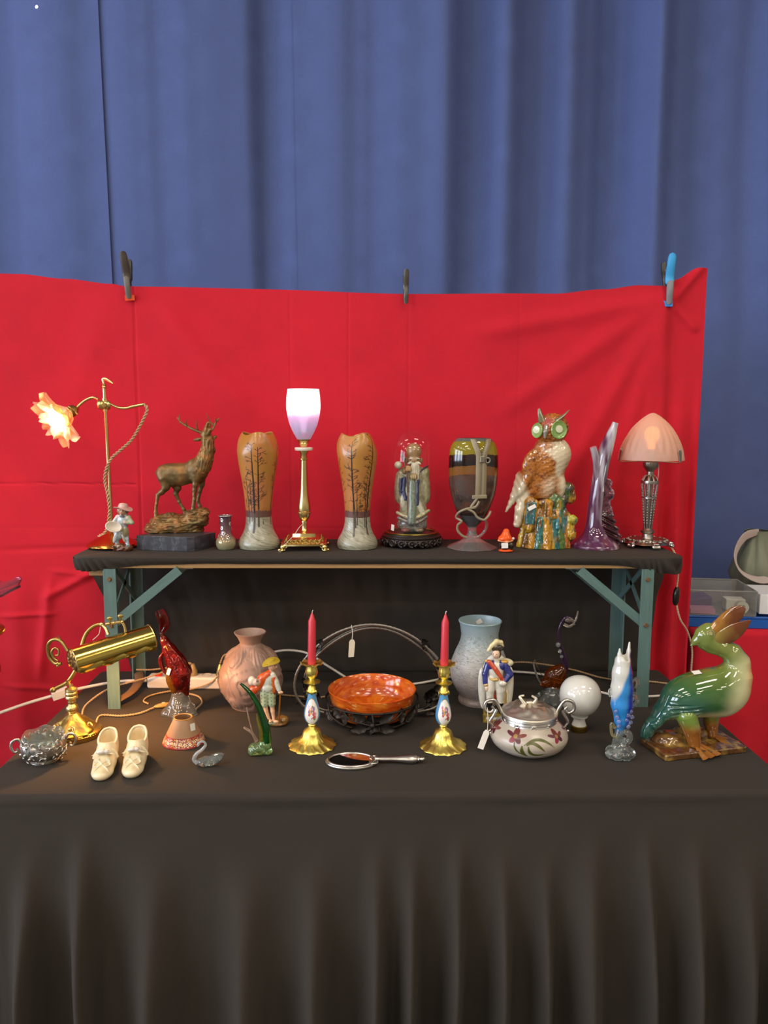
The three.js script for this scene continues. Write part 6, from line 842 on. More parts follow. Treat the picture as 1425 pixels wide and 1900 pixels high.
// 26 ---- orange glass bowl in an iron basket
{
  const P = [-0.044, TT, -0.512], s = 1.788e-3;
  const o = thing('iron_basket', 'wrought iron flower basket with tall arched handle round orange bowl', 'basket', P, s);
  const ring = (R, y, r) => tor(R, r, [0, y, 0], [Math.PI / 2, 0, 0], 8, 90);
  part(o, 'upper_ring', ring(85, 40, 2.2), iron); part(o, 'lower_ring', [ring(74, 8, 2.4), ring(72, 5, 1.6)], iron);
  for (let k = 0; k < 3; k++) { const a = k * 2.094; part(o, 'foot', [tube([[74 * Math.sin(a), 8, 74 * Math.cos(a)], [75 * Math.sin(a), 4, 75 * Math.cos(a)]], 2.4, 4, 8), ball(3.6, [75 * Math.sin(a), 3.6, 75 * Math.cos(a)])], iron); }
  const arch = (w, h, z, k) => [[-w * 0.62, 12, z], [-w * 0.86, 22, z], [-w * 0.99, 48, z], [-w * 0.98, 84, z], [-w * 0.84, 118, z], [-w * 0.58, h - 26, z], [-w * 0.3, h - 7, z], [0, h, z], [w * 0.3, h - 7, z], [w * 0.58, h - 26, z], [w * 0.84, 118, z], [w * 0.98, 84, z], [w * 0.99, 48, z], [w * 0.86, 22, z], [w * 0.62, 12, z]].map(p => [p[0] + k, p[1], p[2]]);
  part(o, 'handle', [tube(arch(140, 178, 2, -2), t => 2.6 + 0.35 * Math.sin(t * 420), 220, 8), tube(arch(124, 171, -2, 2), t => 2.4 + 0.35 * Math.sin(t * 420), 220, 8), tube(arch(132, 174, -5, 6), 1.5, 120, 6)], M('twisted_iron', 0x8a8680, 0.42, { metalness: 0.85 }));
  const lf = (p, rot, L = 22, w = 6) => tr(leafG(L, w, 0.4, 0.2, 0.06, 0.12), p, rot), blos = (p, rot, k = 1) => tr(merge([...[0, 1, 2, 3, 4].map(i => tr(leafG(12, 6, 0.6, 0.5), [0, 0, 0], [-0.55, 0, 0]).rotateZ(i * 1.257)), ball(3, [0, 0, 3])]), p, rot, k);
  const onR = (a, y, R = 84) => [R * Math.sin(a), y, R * Math.cos(a)];
  part(o, 'flower', blos(onR(0, 23, 89), [-0.1, 0, 0.3], 1.55), iron);
  for (const sd of [-1, 1]) { part(o, 'flower', blos([sd * 112, 40, 8], [0.2, sd * 0.4, 0], 1.5), iron); }
  for (const [a, y, rz, L] of [[-0.12, 24, 1.15, 24], [0.12, 24, -1.15, 24], [-0.1, 14, 1.75, 26], [0.1, 14, -1.75, 26], [-0.62, 40, 3.3, 22], [0.66, 42, 3.0, 22], [-0.72, 22, 0.8, 20], [0.75, 14, -0.9, 24], [-0.95, 14, 1.2, 20], [1.0, 24, -1.1, 20]]) part(o, 'leaf', tr(leafG(L * 1.3, 9, 0.35, 0.1, 0.06, 0.12), [0, 0, 0], [0, 0, rz]).translate(0, y + 3, 86).rotateY(a), iron);
  for (const sd of [-1, 1]) for (const [x, y, rz, L, w] of [[104, 24, -1.2, 28, 8], [100, 36, -0.4, 26, 8], [96, 18, -2.0, 26, 8], [114, 50, -0.6, 22, 7], [122, 62, -0.2, 20, 6], [118, 30, -1.6, 22, 7], [124, 92, 0.15, 26, 7], [102, 136, 0.6, 24, 7], [92, 140, -2.2, 22, 7]]) part(o, 'leaf', lf([sd * x, y, 4], [0.1, sd * 0.25, sd * rz], L, w), iron);
  part(o, 'tendril', [tube([onR(-0.62, 38, 86), onR(-0.45, 28, 88), onR(-0.2, 24, 88), onR(0, 20, 88)], 1.5, 20, 6), tube([onR(0.66, 38, 86), onR(0.45, 28, 88), onR(0.2, 24, 88), onR(0, 20, 88)], 1.5, 20, 6), tube([onR(0, 40, 86), onR(0.02, 24, 89), onR(0, 8, 76)], 2, 16, 6), tube([onR(-1.2, 40, 86), onR(-1.0, 24, 88), onR(-0.7, 12, 80), onR(-0.4, 8, 76)], 1.5, 20, 6), tube([onR(1.2, 40, 86), onR(1.0, 24, 88), onR(0.7, 12, 80), onR(0.4, 8, 76)], 1.5, 20, 6)], iron);
  const tag = M('cream_card_tag', 0xd9cfb8, 0.7); part(o, 'tag_string', tube([[-38, 178, 5], [-36, 164, 6], [-37, 151, 6]], 0.7, 10, 5), M('white_string', 0xd8d2c6, 0.8)); part(o, 'price_tag', tr(ext([[-5.5, 0], [-3, 5], [3, 5], [5.5, 0], [5, -27], [-5, -28]], 0.8), [-37, 146, 6], [0, 0.1, -0.06]), tag, 'cream price tag on a string');
  const b = thing('orange_bowl', 'round orange glass bowl held in the iron basket', 'bowl', [P[0], P[1] + 9.5 * s, P[2]], s);
  const tx = canvasTex(512, 128, (c, w, h) => { c.fillStyle = '#c85a14'; c.fillRect(0, 0, w, h); const r = rng(51); for (let i = 0; i < 900; i++) { c.fillStyle = ['rgba(230,120,30,0.25)', 'rgba(180,50,20,0.25)', 'rgba(240,160,60,0.2)'][i % 3]; c.beginPath(); c.ellipse(r() * w, r() * h, 3 + r() * 16, 2 + r() * 8, 0.4, 0, 7); c.fill(); } for (let i = 0; i < 46; i++) { c.fillStyle = 'rgba(240,214,160,0.55)'; c.beginPath(); c.ellipse(r() * w, r() * h, 2 + r() * 5, 1 + r() * 3, 0.8, 0, 7); c.fill(); } });
  part(b, 'body', lathe([[0, 0], [58, 0], [66, 2], [70, 6], [73, 12], [77, 30], [80.5, 46], [81, 48], [79.5, 49], [77, 46], [73, 28], [69, 12], [62, 6], [0, 4]], 80), M('orange_glass', 0xffffff, 0.16, { map: tx, clearcoat: 0.6, clearcoatRoughness: 0.08 }));
}
// 27 ---- hand mirror
{
  const o = thing('hand_mirror', 'silver backed hand mirror lying on front of the black cloth', 'mirror', [-0.107, TT, -0.175], 1.555e-3, -0.02);
  const n = 60, ov = (k, a) => [k * 46 * Math.cos(a), k * 31 * Math.sin(a)];
  const outl = [...Array(n)].map((_, i) => ov(1, i / n * 6.283)); part(o, 'frame', [tr(ext(outl, 5, 1.6), [0, 3.2, 0], [-Math.PI / 2, 0, 0]), tube([...Array(n + 1)].map((_, i) => { const p = ov(0.93, i / n * 6.283); return [p[0], 6.4, p[1]]; }), 2.4, n, 8, { smooth: false })], silver);
  part(o, 'mirror_glass', tr(ext([...Array(n)].map((_, i) => ov(0.88, i / n * 6.283)), 1.2, 0.3), [0, 6.4, 0], [-Math.PI / 2, 0, 0]), M('mirror_silvering', 0xe6e6e6, 0.02, { metalness: 1 }));
  part(o, 'handle', tr(lathe([[0, 44], [7, 46], [5.5, 54], [6.6, 60], [6, 74], [7.6, 92], [10, 106], [11.5, 116], [9.5, 124], [6, 128], [7, 130], [4, 132], [6, 135], [5.6, 139], [3, 141], [0, 142]].map(p => [p[0], p[1] * 0.965]), 28), [0, 8.6, 0], [0, 0, -Math.PI / 2], [0.72, 1, 0.9]), silver);
  part(o, 'shoulder_scroll', [tor(7, 2, [42, 6.4, 9], [Math.PI / 2, 0, 0], 8, 18, 4), tor(7, 2, [42, 6.4, -9], [Math.PI / 2, 0, 2], 8, 18, 4)], silver);
}
// 28 ---- crackle vase
{
  const o = thing('crackle_vase', 'pale blue grey crackle glazed baluster vase behind the officer figurine', 'vase', [0.332, TT, -0.661], 1.898e-3);
  const tx = canvasTex(1024, 1024, (c, w, h) => { const g = c.createLinearGradient(0, 0, 0, h); g.addColorStop(0, '#8ba3ab'); g.addColorStop(0.25, '#98a4a6'); g.addColorStop(0.5, '#adaaa4'); g.addColorStop(0.75, '#a0948e'); g.addColorStop(1, '#94857f'); c.fillStyle = g; c.fillRect(0, 0, w, h); const r = rng(61); c.lineWidth = 2.2; for (let i = 0; i < 2600; i++) { c.strokeStyle = r() < 0.5 ? `rgba(44,48,54,${0.2 + r() * 0.5})` : `rgba(225,225,220,${0.2 + r() * 0.4})`; let x = r() * w, y = h * (0.14 + 0.86 * r()); c.beginPath(); c.moveTo(x, y); for (let k = 0; k < 3; k++) { x += (r() - 0.5) * 34; y += (r() - 0.5) * (r() < 0.5 ? 8 : 30); c.lineTo(x, y); } c.stroke(); } });
  part(o, 'body', lathe([...spl([[0, 0], [33, 0], [37, 2], [37.5, 6], [36, 11], [37, 16], [43, 26], [50, 40], [53.5, 56], [52, 74], [45, 94], [38, 110], [34.5, 122], [34.5, 132], [37, 146], [39.5, 153]], 70), [38.6, 154.4], [37.4, 153.6], [33, 134], [33, 122], [44, 92], [49, 56], [34, 16], [0, 10]], 64), M('crackle_glaze', 0xffffff, 0.32, { map: tx, bumpMap: tx, bumpScale: 0.0008, clearcoat: 0.25, clearcoatRoughness: 0.3 }));
  stickerOn(o, [4, 141, -33.5], [0.15, 0, 0.6], 11, 11);
}
// 29 ---- officer figurine
{
  const o = thing('officer_figurine', 'porcelain officer in blue coat, red sash and cocked hat', 'figurine', [0.362, TT, -0.494], 1.782e-3, -0.12);
  const B = new Blob(), w = 0xd8d4c4, bl = 0x28307a, sk = 0xe4c2a8;
  B.chain([[-11, 22, 4, 4.6], [-11, 34, 4, 5.4], [-10, 58, 3, 8], [-7, 76, 1, 10]], w, 2).chain([[9, 20, 4, 4.6], [9, 34, 4, 5.4], [9, 58, 3, 8.4], [6, 76, 1, 10]], w, 2).chain([[-11, 20, 4, 5], [-11, 33, 4, 5.6]], 0x1c1a1a, 1).chain([[9, 20, 4, 5], [9, 33, 4, 5.6]], 0x1c1a1a, 1).ell([-12, 18, 9], [4.6, 3, 7], 0x1c1a1a, 1).ell([11, 18, 9], [4.6, 3, 7], 0x1c1a1a, 1);
  B.ell([0, 94, 0], [14, 19, 10], w, 4).ell([-8, 104, 0], [8, 9, 9], bl, 3).ell([10, 104, 0], [8, 9, 9], bl, 3);
  B.chain([[-15, 105, 0, 6], [-20, 88, 3, 5.6], [-19, 72, 6, 4.8]], bl, 1.5).chain([[16, 105, 0, 6.4], [25, 88, 2, 6.4], [14, 76, 10, 5]], bl, 1.5).ell([-18, 69, 7], [4.6, 3.4, 5], 0xd0a860, 0.8).ell([-16, 62, 7], [4.4, 6, 4], sk, 1).ell([12, 74, 13], [7, 5, 4], w, 1).ell([-15, 112, 2], [6.5, 2.6, 5], 0xc9a24a, 0.8).ell([15, 112, 2], [6.5, 2.6, 5], 0xc9a24a, 0.8);
  B.chain([[-13, 112, 6, 4], [-2, 100, 10.5, 4], [8, 86, 11, 3.8], [14, 76, 10, 3]], 0xc2492c, 0.8).chain([[2, 80, 10, 3], [-4, 79, 10, 2.6], [-10, 80, 8, 2.4]], 0xc0a25a, 0.6);
  B.ell([1, 78, -12], [27, 44, 7], w, 4).ell([-24, 56, -8], [8, 40, 6], w, 4, [0, 0, 0.06]).ell([25, 58, -6], [8, 42, 6], w, 4, [0, 0, -0.05]).ell([18, 108, -5], [14, 8, 8], 0xd9cfae, 3).cap([2, 40, -5], [2, 62, -5], 9, 9, 0x8a2a20, 1).ell([17, 40, 0], [4, 22, 3], 0xb09a5a, 1);
  B.cap([1, 112, 1], [0, 118, 2], 4.4, 4.4, w, 1).ell([-1, 126, 3], [7, 9, 7.4], sk, 1).ell([-4, 124.5, 10], [1.6, 2, 1.8], sk, 0.6).ell([-6, 128, 9], [1, 0.9, 0.8], 0x22180f, 0.3).ell([0, 128, 9.8], [1, 0.9, 0.8], 0x22180f, 0.3).ell([-3.6, 120.6, 9], [1.8, 0.6, 0.8], 0xb05a50, 0.3).ell([4.5, 126, 0], [4.4, 8, 6.5], 0x4a3a28, 0.8);
  B.ell([1, 137, 1], [13, 7, 6], 0x3a3228, 1.5, [0, 0.3, -0.1]).chain([[-15, 133, 5, 3.2], [-9, 142, 4, 4], [0, 149, 1, 5], [8, 147, -2, 4], [11, 138, -4, 3]], 0xdccf9e, 1.2);
  B.paint = (x, y, z, c) => c.map(v => v * (1 + 0.08 * noise(x * 0.3, y * 0.3, z * 0.3)));
  part(o, 'body', B.mesh(0.95, 15), porc);
  part(o, 'plinth', [bx(44, 4, 34, [0, 2, 0]), bx(38, 8, 28, [0, 8, 0]), bx(43, 4, 33, [0, 13.6, 0])], M('gold_plinth', 0xc0a44e, 0.28, { metalness: 0.6 })); part(o, 'plinth_panel', [bx(34, 5, 0.8, [0, 8, 14.2])], M('plinth_white', 0xd9d6c6, 0.3));
}
// 30 ---- amber glass swan
{
  const o = thing('amber_glass_swan', 'amber and violet glass swan with long neck on clear foot', 'figurine', [0.533, TT, -0.664], 1.903e-3);
  const amb = glassM('amber_glass', 0x9a4a10, 0.014), vio = glassM('violet_smoke_glass', 0x6a4a78, 0.02);
  const B = new Blob(); B.ell([38, 40, 0], [20, 22, 16], 1, 6, [0, 0, 0.35]).ell([48, 52, 0], [12, 14, 11], 1, 5).ell([24, 30, 0], [14, 10, 11], 1, 5); B.p.forEach(() => 0); const bg = B.mesh(1.3); bg.translate(-2, 4, 0); part(o, 'body', bg, amb);
  part(o, 'tail', surf((u, v) => { const x = lerp(24, -6, v) + 3 * u, y = lerp(28, 74, v) * (1 - 0.35 * u * (1 - v)) + 6 * u; return [x, y, (u - 0.5) * 18 * (1 - v * 0.9)]; }, 10, 14), M('tail_glass', 0xd0b090, 0.08, { transmission: 0.85, thickness: 0 })); part(o, 'tail_rim', tube([[-6, 74, 0], [0, 52, 2], [8, 36, 3], [22, 26, 4]], 1.8, 20, 8), clear);
  part(o, 'neck', tube([[52, 54, 0], [54, 72, 0], [48, 94, 0], [42, 112, 0], [39, 126, 0], [42, 142, 0], [48, 154, 0], [54, 158, 0], [60, 156, 0]], t => 7 - 4.6 * sst(0, 0.45, t) + 1.6 * sst(0.7, 0.95, t), 60, 12), vio);
  part(o, 'neck_beads', [ball(4.4, [38.5, 108, 4]), ball(3.6, [42, 96, 5]), ball(3, [45, 86, 6])], clear);
  part(o, 'head', [ball(6, [57, 154, 0], [1.3, 0.9, 0.8]), tube([[60, 156, 0], [68, 150, 0], [72, 158, 0], [74, 170, 0]], t => [3.4 - 2 * t, 2], 20, 8), tube([[48, 146, 3], [58, 142, 3], [68, 147, 2]], t => [2.6, 1.4], 14, 8)], glassM('smoke_clear_glass', 0xd6c8b8, 0.03));
  part(o, 'glass_foot', lathe(spl([[0, 0], [24, 0], [27, 3], [22, 10], [15, 20], [11, 30], [0, 34]], 30), 64, (th, y, r) => [r * (1 + 0.2 * Math.cos(th * 6) * sst(28, 2, y)), y]).translate(30, 0, 0), clear);
}
// 31 ---- silver mounted sugar bowl
{
  const o = thing('sugar_bowl', 'frosted glass sugar bowl painted with irises, silver lid and scroll handles', 'bowl', [0.426, TT, -0.272], 1.628e-3, -0.03);
  const tx = canvasTex(1024, 256, (c, w, h) => {
    c.fillStyle = '#b5aa9a'; c.fillRect(0, 0, w, h); const r = rng(71); for (let i = 0; i < 300; i++) { c.fillStyle = `rgba(${200 + r() * 30},${190 + r() * 30},${175 + r() * 30},0.1)`; c.beginPath(); c.ellipse(r() * w, r() * h, 20 + r() * 40, 6 + r() * 12, 0, 0, 7); c.fill(); }
    const fl = (x, y, k) => { for (const [dx, dy, a, b, rt, cl] of [[0, -20, 16, 26, 0, '#6e2c26'], [-26, -6, 26, 10, 0.4, '#5e2030'], [26, -4, 26, 10, -0.4, '#7a3a34'], [-8, 22, 12, 26, 0.3, '#8a2c36'], [14, 20, 12, 24, -0.3, '#541c2a'], [0, 2, 10, 12, 0, '#9a7a3a']]) { c.fillStyle = cl; c.beginPath(); c.ellipse(x + dx * k, y + dy * k, a * k, b * k, rt, 0, 7); c.fill(); } };
    const lv = (x0, y0, x1, y1, x2, y2, l) => { c.strokeStyle = '#55581f'; c.lineCap = 'round'; for (let i = 0; i < 24; i++) { const t = i / 23, q = (a, b, d) => (1 - t) * (1 - t) * a + 2 * t * (1 - t) * b + t * t * d; c.lineWidth = l * Math.sin(Math.PI * (0.1 + 0.85 * t)); c.beginPath(); c.moveTo(q(x0, x1, x2), q(y0, y1, y2)); c.lineTo(q(x0, x1, x2) + 0.1, q(y0, y1, y2) + 3); c.stroke(); } };
    c.translate(0, -42); for (const X of [512, 0, 1024]) { lv(X - 36, 150, X - 10, 100, X + 40, 200, 18); lv(X - 46, 150, X + 20, 60, X + 84, 180, 16); lv(X - 56, 160, X - 60, 230, X - 34, 236, 18); lv(X - 30, 160, X - 30, 250, X + 44, 216, 16); lv(X - 90, 130, X - 90, 210, X - 50, 232, 9); fl(X - 92, 104, 1.05); fl(X + 112, 110, 0.95); fl(X - 240, 110, 1); fl(X + 246, 112, 1); }
  });
  part(o, 'body', lathe(spl([[0, 0], [40, 0], [52, 3], [64, 11], [70.5, 22], [71, 31], [66, 41], [57, 50], [49, 56], [46, 60]], 50), 72), M('frosted_painted_glass', 0xffffff, 0.35, { map: tx, transmission: 0.12, thickness: 0, clearcoat: 0.3, clearcoatRoughness: 0.2 }));
  part(o, 'rim_mount', [lathe([[44, 54], [50, 55], [49, 58], [51, 60], [50, 64], [52, 66], [51, 70], [46, 71]], 64), ...[...Array(10)].map((_, k) => tr(merge([ball(3, [0, 60, 50.5], [1.6, 1, 0.6]), ball(1.8, [4, 57, 50], [1, 1, 0.6]), ball(1.8, [-4, 57, 50], [1, 1, 0.6])]), [0, 0, 0], [0, k * 0.628, 0]))], silver);
  const lid = part(o, 'lid', lathe([[52, 70], [51, 72], [46, 74], [44, 76], [40, 77], [37, 80], [30, 82], [27, 84], [18, 85], [0, 86]], 72, (th, y, r) => [r, y + (r > 4 && r < 44 ? 1.4 * Math.sin(th * 9 + r * 0.35) : 0)]), M('lid_silver', 0xdcd6c6, 0.4, { metalness: 1 }));
  part(lid, 'finial', [tube([[-8, 85, 4], [-14, 92, 2], [-18, 98, -1], [-10, 100, -3]], t => 4 - 2 * t, 20, 10), tube([[6, 86, 2], [12, 94, 0], [4, 100, -2]], t => 4 - 2 * t, 20, 10), ball(5, [0, 88, 0], [1.6, 0.8, 1.2])], mats['lid_silver']);
  for (const sd of [-1, 1]) part(o, 'handle', [tube([[sd * 48, 62, 0], [sd * 55, 78, 0], [sd * 66, 92, 0], [sd * 80, 88, 0], [sd * 82, 74, 0], [sd * 72, 68, 0], [sd * 66, 75, 0], [sd * 70, 80, 0]], t => 3.4 - t, 50, 10), tube([[sd * 60, 74, 0], [sd * 66, 62, 0], [sd * 72, 50, 0], [sd * 66, 40, 0], [sd * 68, 28, 0]], t => 3.2 - 0.6 * t, 30, 10), ball(4, [sd * 69, 28, 0], [1, 1.5, 1]), ball(3, [sd * 72, 34, 2])], silver);
  part(o, 'tag_string', tube([[-78, 78, 2], [-77, 60, 8], [-78, 38, 12]], 0.7, 16, 5), M('white_string', 0xd8d2c6, 0.8)); part(o, 'price_tag', tr(ext([[-5.5, 0], [-3, 5], [3, 5], [5.5, 0], [5.5, -30], [-5.5, -31]], 0.8), [-80, 34, 13], [-0.35, 0.1, -0.4]), M('white_card_tag', 0xe2ded6, 0.7), 'white price tag on a string');
}
// 32 ---- opal glass ball finial
{
  const o = thing('ball_finial', 'white opal glass ball finial on short brass collar', 'finial', [0.616, TT, -0.402], 1.722e-3);
  part(o, 'glass_ball', lathe([[0, 9], [14, 9], [13, 13], [10.5, 20], [11, 25], [15.6, 27.5], [16, 30], [13, 31.6], ...spl([[14, 31.8], [25, 38], [34, 51], [37.6, 66], [35, 82], [26, 95], [13, 102], [0, 104]], 40)], 56), M('opal_glass', 0xd9d9d2, 0.08, { clearcoat: 0.6, clearcoatRoughness: 0.03 }));
  part(o, 'collar', lathe([[0, 0], [15, 0], [15.4, 1], [15.2, 10], [14, 11], [0, 11]], 40), M('satin_brass', 0xa8883e, 0.35, { metalness: 1 }));
}
// 33 ---- blue and white glass fish
{
  const o = thing('blue_glass_fish', 'upright blue and white glass fish with open mouth on clear base', 'figurine', [0.682, TT, -0.21], 1.588e-3, 0.1);
  const S = new Blob(); S.chain([[-2, 52, 0, 8], [2, 70, 0, 13], [1, 100, 0, 19], [0, 130, 0, 19.5], [-1, 160, 0, 17.5], [-1, 182, 0, 14.5]], 1, 5).chain([[-8, 180, 3, 7], [-9, 196, 3, 3.2], [-9, 206, 3, 2]], 1, 4).chain([[8, 182, -3, 7], [11, 200, -3, 3.4], [12, 216, -3, 1.8]], 1, 4); S.ell([2, 200, 4], [6, 17, 14], 1, 3, null, 'sub');
  S.paint = (x, y, z) => { const n = noise(x * 0.05, y * 0.03, z * 0.05), b = sst(-3, 4, x + 16 - (y - 118) * 0.35 + n * 3), deep = sst(0, 10, x + n * 2), k = y > 186 && x < 4 ? 0 : b; return mixc(col(0xcfd0c8), mixc(col(0x2a86cc), col(0x1020a0), deep), k); };
  part(o, 'body', S.mesh(1.15), VC('cased_blue_glass', 0.05, { clearcoat: 1, clearcoatRoughness: 0.02 }));
  part(o, 'fin', [tube([[19, 142, 0], [27, 148, 0], [30, 138, 0], [27, 130, 0]], t => [3.6, 1.8], 16, 8), tube([[18, 120, 0], [27, 118, 2], [30, 106, 2], [24, 98, 2]], t => [4.2, 1.8], 16, 8), tube([[-18, 132, 0], [-24, 128, 0], [-22, 116, 0]], t => [2.6, 1.4], 12, 8)], clear);
  const fr = []; for (const [x, y, z, r] of [[-15, 92, 12, 4], [-14, 82, 14, 3.6], [-10, 74, 14, 3.6], [-8, 64, 12, 4], [6, 86, 18, 3.4], [12, 92, 16, 3.6], [16, 80, 12, 3.8], [14, 70, 12, 3.6], [18, 100, 10, 3.4], [10, 62, 12, 4], [19, 112, 8, 3], [4, 76, 16, 3.6]]) fr.push(ball(r, [x, y, z], [1, 1.1, 0.8])); part(o, 'frill', fr, glassM('frill_glass', 0xbcc8f0, 0.04)).userData.kind = 'stuff';
  part(o, 'lower_fin', tube([[-12, 58, 4], [-19, 66, 4], [-18, 46, 6], [-10, 40, 8]], t => 3.4 - t, 20, 8), glassM('straw_glass', 0xe8dca8, 0.04));
  part(o, 'scroll', [tor(10, 6, [6, 40, 6], [0, -0.15, 0], 12, 28)], clear);
  part(o, 'neck', tube([[-2, 56, 2], [-7, 38, 4], [-9, 22, 4], [-4, 10, 4]], t => 6 + 3 * t, 20, 12), clear);
  const G = new Blob(); for (let k = 0; k < 7; k++) { const a = k / 7 * 6.283 + 0.3; G.ell([17 * Math.sin(a), 9, 4 + 14 * Math.cos(a)], [12, 10.5, 11], 1, 3); } G.ell([0, 14, 4], [15, 14, 13], 1, 4).cap([0, 14, 6], [4, 34, 6], 9, 6, 1, 4); part(o, 'glass_base', G.mesh(1.2, 0), clear);
}
// 34 ---- green pelican
{
  const o = thing('pelican_figurine', 'large glossy green ceramic pelican with raised brown bill', 'figurine', [0.938, TT, -0.276], 1.64e-3, 0.0);
  const gl = VC('pelican_glaze', 0.08, { clearcoat: 1, clearcoatRoughness: 0.03 });
  const B = new Blob(); B.ell([-6, 100, 0], [66, 42, 40], 1, 14, [0, 0, 0.32]).ell([38, 104, 0], [52, 46, 38], 1, 16, [0, 0, 0.2]).ell([62, 122, 0], [32, 42, 30], 1, 12).ell([-56, 72, 0], [28, 18, 26], 1, 10, [0, 0, 0.5]).ell([-76, 52, 2], [16, 12, 18], 1, 8, [0, 0, 0.8]);
  B.chain([[70, 138, 0, 26], [70, 160, 0, 20], [58, 178, 0, 17], [38, 189, 0, 15], [20, 194, 0, 15], [8, 202, 0, 16], [6, 212, 0, 17]], 1, 8).ell([10, 214, 0], [19, 22, 14], 1, 5, [0, 0, -0.5]).chain([[0, 212, 0, 13], [-9, 202, 0, 8], [-18, 193, 0, 2.4]], 1, 4).ell([24, 226, 0], [9, 9, 8], 1, 4); B.chain([[-84, 44, 2, 13], [-92, 30, 2, 10], [-98, 22, 2, 6]], 1, 5);
  B.dm = 1.5; B.disp = (x, y, z) => z > 18 && x < -4 && x > -66 && y < 92 && y > 62 ? 1.2 * Math.sin((y - x * 0.2) * 0.75) * sst(-4, -16, x) * sst(-66, -50, x) : x < -80 && y < 46 ? 1.0 * Math.sin(z * 0.6 + x * 0.1) : 0;
  B.paint = (x, y, z) => { const n = fbm(x * 0.03, y * 0.03, z * 0.03, 3), neck = sst(112, 150, y), gr = mixc(col(0x2c5a2c), col(0x74803a), clamp(sst(96, 170, y + x * 0.2) + n * 0.4)), teal = col(0x2c5c50), cream = col(0xc6c598), peach = col(0xd2a068); let c = mixc(gr, teal, clamp(gau(x, -28, 34) * gau(y, 84, 22) + sst(-40, -80, x))); const fr = clamp(sst(20, 74, x + n * 14 - neck * 10) * 0.95), be = clamp(sst(86, 60, y - x * 0.12 + n * 8)) * sst(-66, -40, x); c = mixc(c, cream, clamp(fr * sst(200, 150, y) + be * 0.85)); c = mixc(c, peach, clamp(sst(66, 92, x + n * 6) * gau(y, 140, 32) * 1.1)); return c; };
  part(o, 'body', B.mesh(1.7), gl);
  const bill = (pts, w, c2) => paintG(tube(pts, t => [w[0] * Math.pow(Math.sin(Math.PI * Math.min(0.995, 0.16 + 0.84 * t)), 0.75) + 0.3, w[1] * (1 - t) + 0.6], 36, 14, { up: [-0.5, 0.8, 0] }), (x, y) => mixc(col(0x6a3818), col(c2), clamp(sst(60, 14, x) + 0.3 * noise(x * 0.1, y * 0.1)))); part(o, 'upper_bill', bill([[10, 214, 4], [32, 232, 6], [52, 248, 5], [68, 258, 3], [78, 261, 0]], [16, 9], 0x9a6a26), gl, 'brown raised upper bill'); part(o, 'lower_bill', bill([[14, 206, 6], [36, 213, 9], [60, 224, 9], [86, 241, 6]], [18, 9], 0x8a7a34), gl, 'olive brown lower bill'); part(o, 'bill_edge', [tube([[14, 208, 13], [34, 226, 12], [54, 240, 8]], 1, 14, 6), tube([[18, 206, 14], [40, 218, 14], [66, 230, 10]], 1, 14, 6)], M('bill_edge_tan', 0xc9a066, 0.1));
  part(o, 'eye', [ball(6, [10, 218, 12.5], [1, 1, 0.7]), tor(6.6, 1.5, [10, 218, 14]), ball(2.6, [10, 218, 16.4])], M('eye_glaze', 0x8f8a5a, 0.06));
  for (const ch of [[[-28, 66, 18, 20], [-20, 44, 22, 16], [-14, 18, 26, 12]], [[30, 64, -8, 18], [30, 44, -8, 13], [34, 22, -8, 10]]]) { const Lg = new Blob(); Lg.chain(ch, 0x86521e, 4); Lg.paint = (x, y, z, c) => mixc(c, col(0x6f8a3a), sst(40, 64, y)); part(o, 'leg', Lg.mesh(1.6, 12), gl); }
  const web = (x, z, a) => tr(merge([surf((u, v) => { const w = lerp(7, 26, v), f = (u * 2 - 1); return [f * w, 15 - 8 * v + 2.4 * Math.cos(f * 9.4) * v + (1 - v) * 4, v * 44 - (1 - Math.abs(Math.cos(f * 4.7))) * 6 * v]; }, 24, 12, { flip: true })]), [x, 0, z], [0, a, 0]); part(o, 'webbed_foot', web(-12, 22, 0.5), M('foot_brown_glaze', 0x8a561e, 0.1)); part(o, 'webbed_foot', web(36, -10, 1.0), M('foot_brown_glaze', 0x8a561e, 0.1));
  const G = new Blob(); G.box([-8, 6, 8], [84, 6.5, 40], 0x5a3a1c, 2, [0, 0.22, 0], 3).ell([-52, 14, 0], [30, 16, 24], 0x6a4a28, 6).ell([-10, 22, -6], [34, 16, 20], 0x5c4228, 6); G.dm = 1.5; G.disp = (x, y, z) => 1.3 * fbm(x * 0.06, y * 0.06, z * 0.06, 3); G.paint = (x, y, z, c) => mixc(mixc(c, col(0xa08040), clamp(noise(x * 0.08, y * 0.08, z * 0.08) * 1.3)), col(0x34200f), clamp(noise(x * 0.2, y * 0.1, z * 0.2) - 0.1)); part(o, 'ground', G.mesh(1.7, 0), gl, 'brown glazed ground plinth');
  stickerOn(o, [-10, 145.5, 10], [-1.25, 0, 0.2], 16, 10);
}
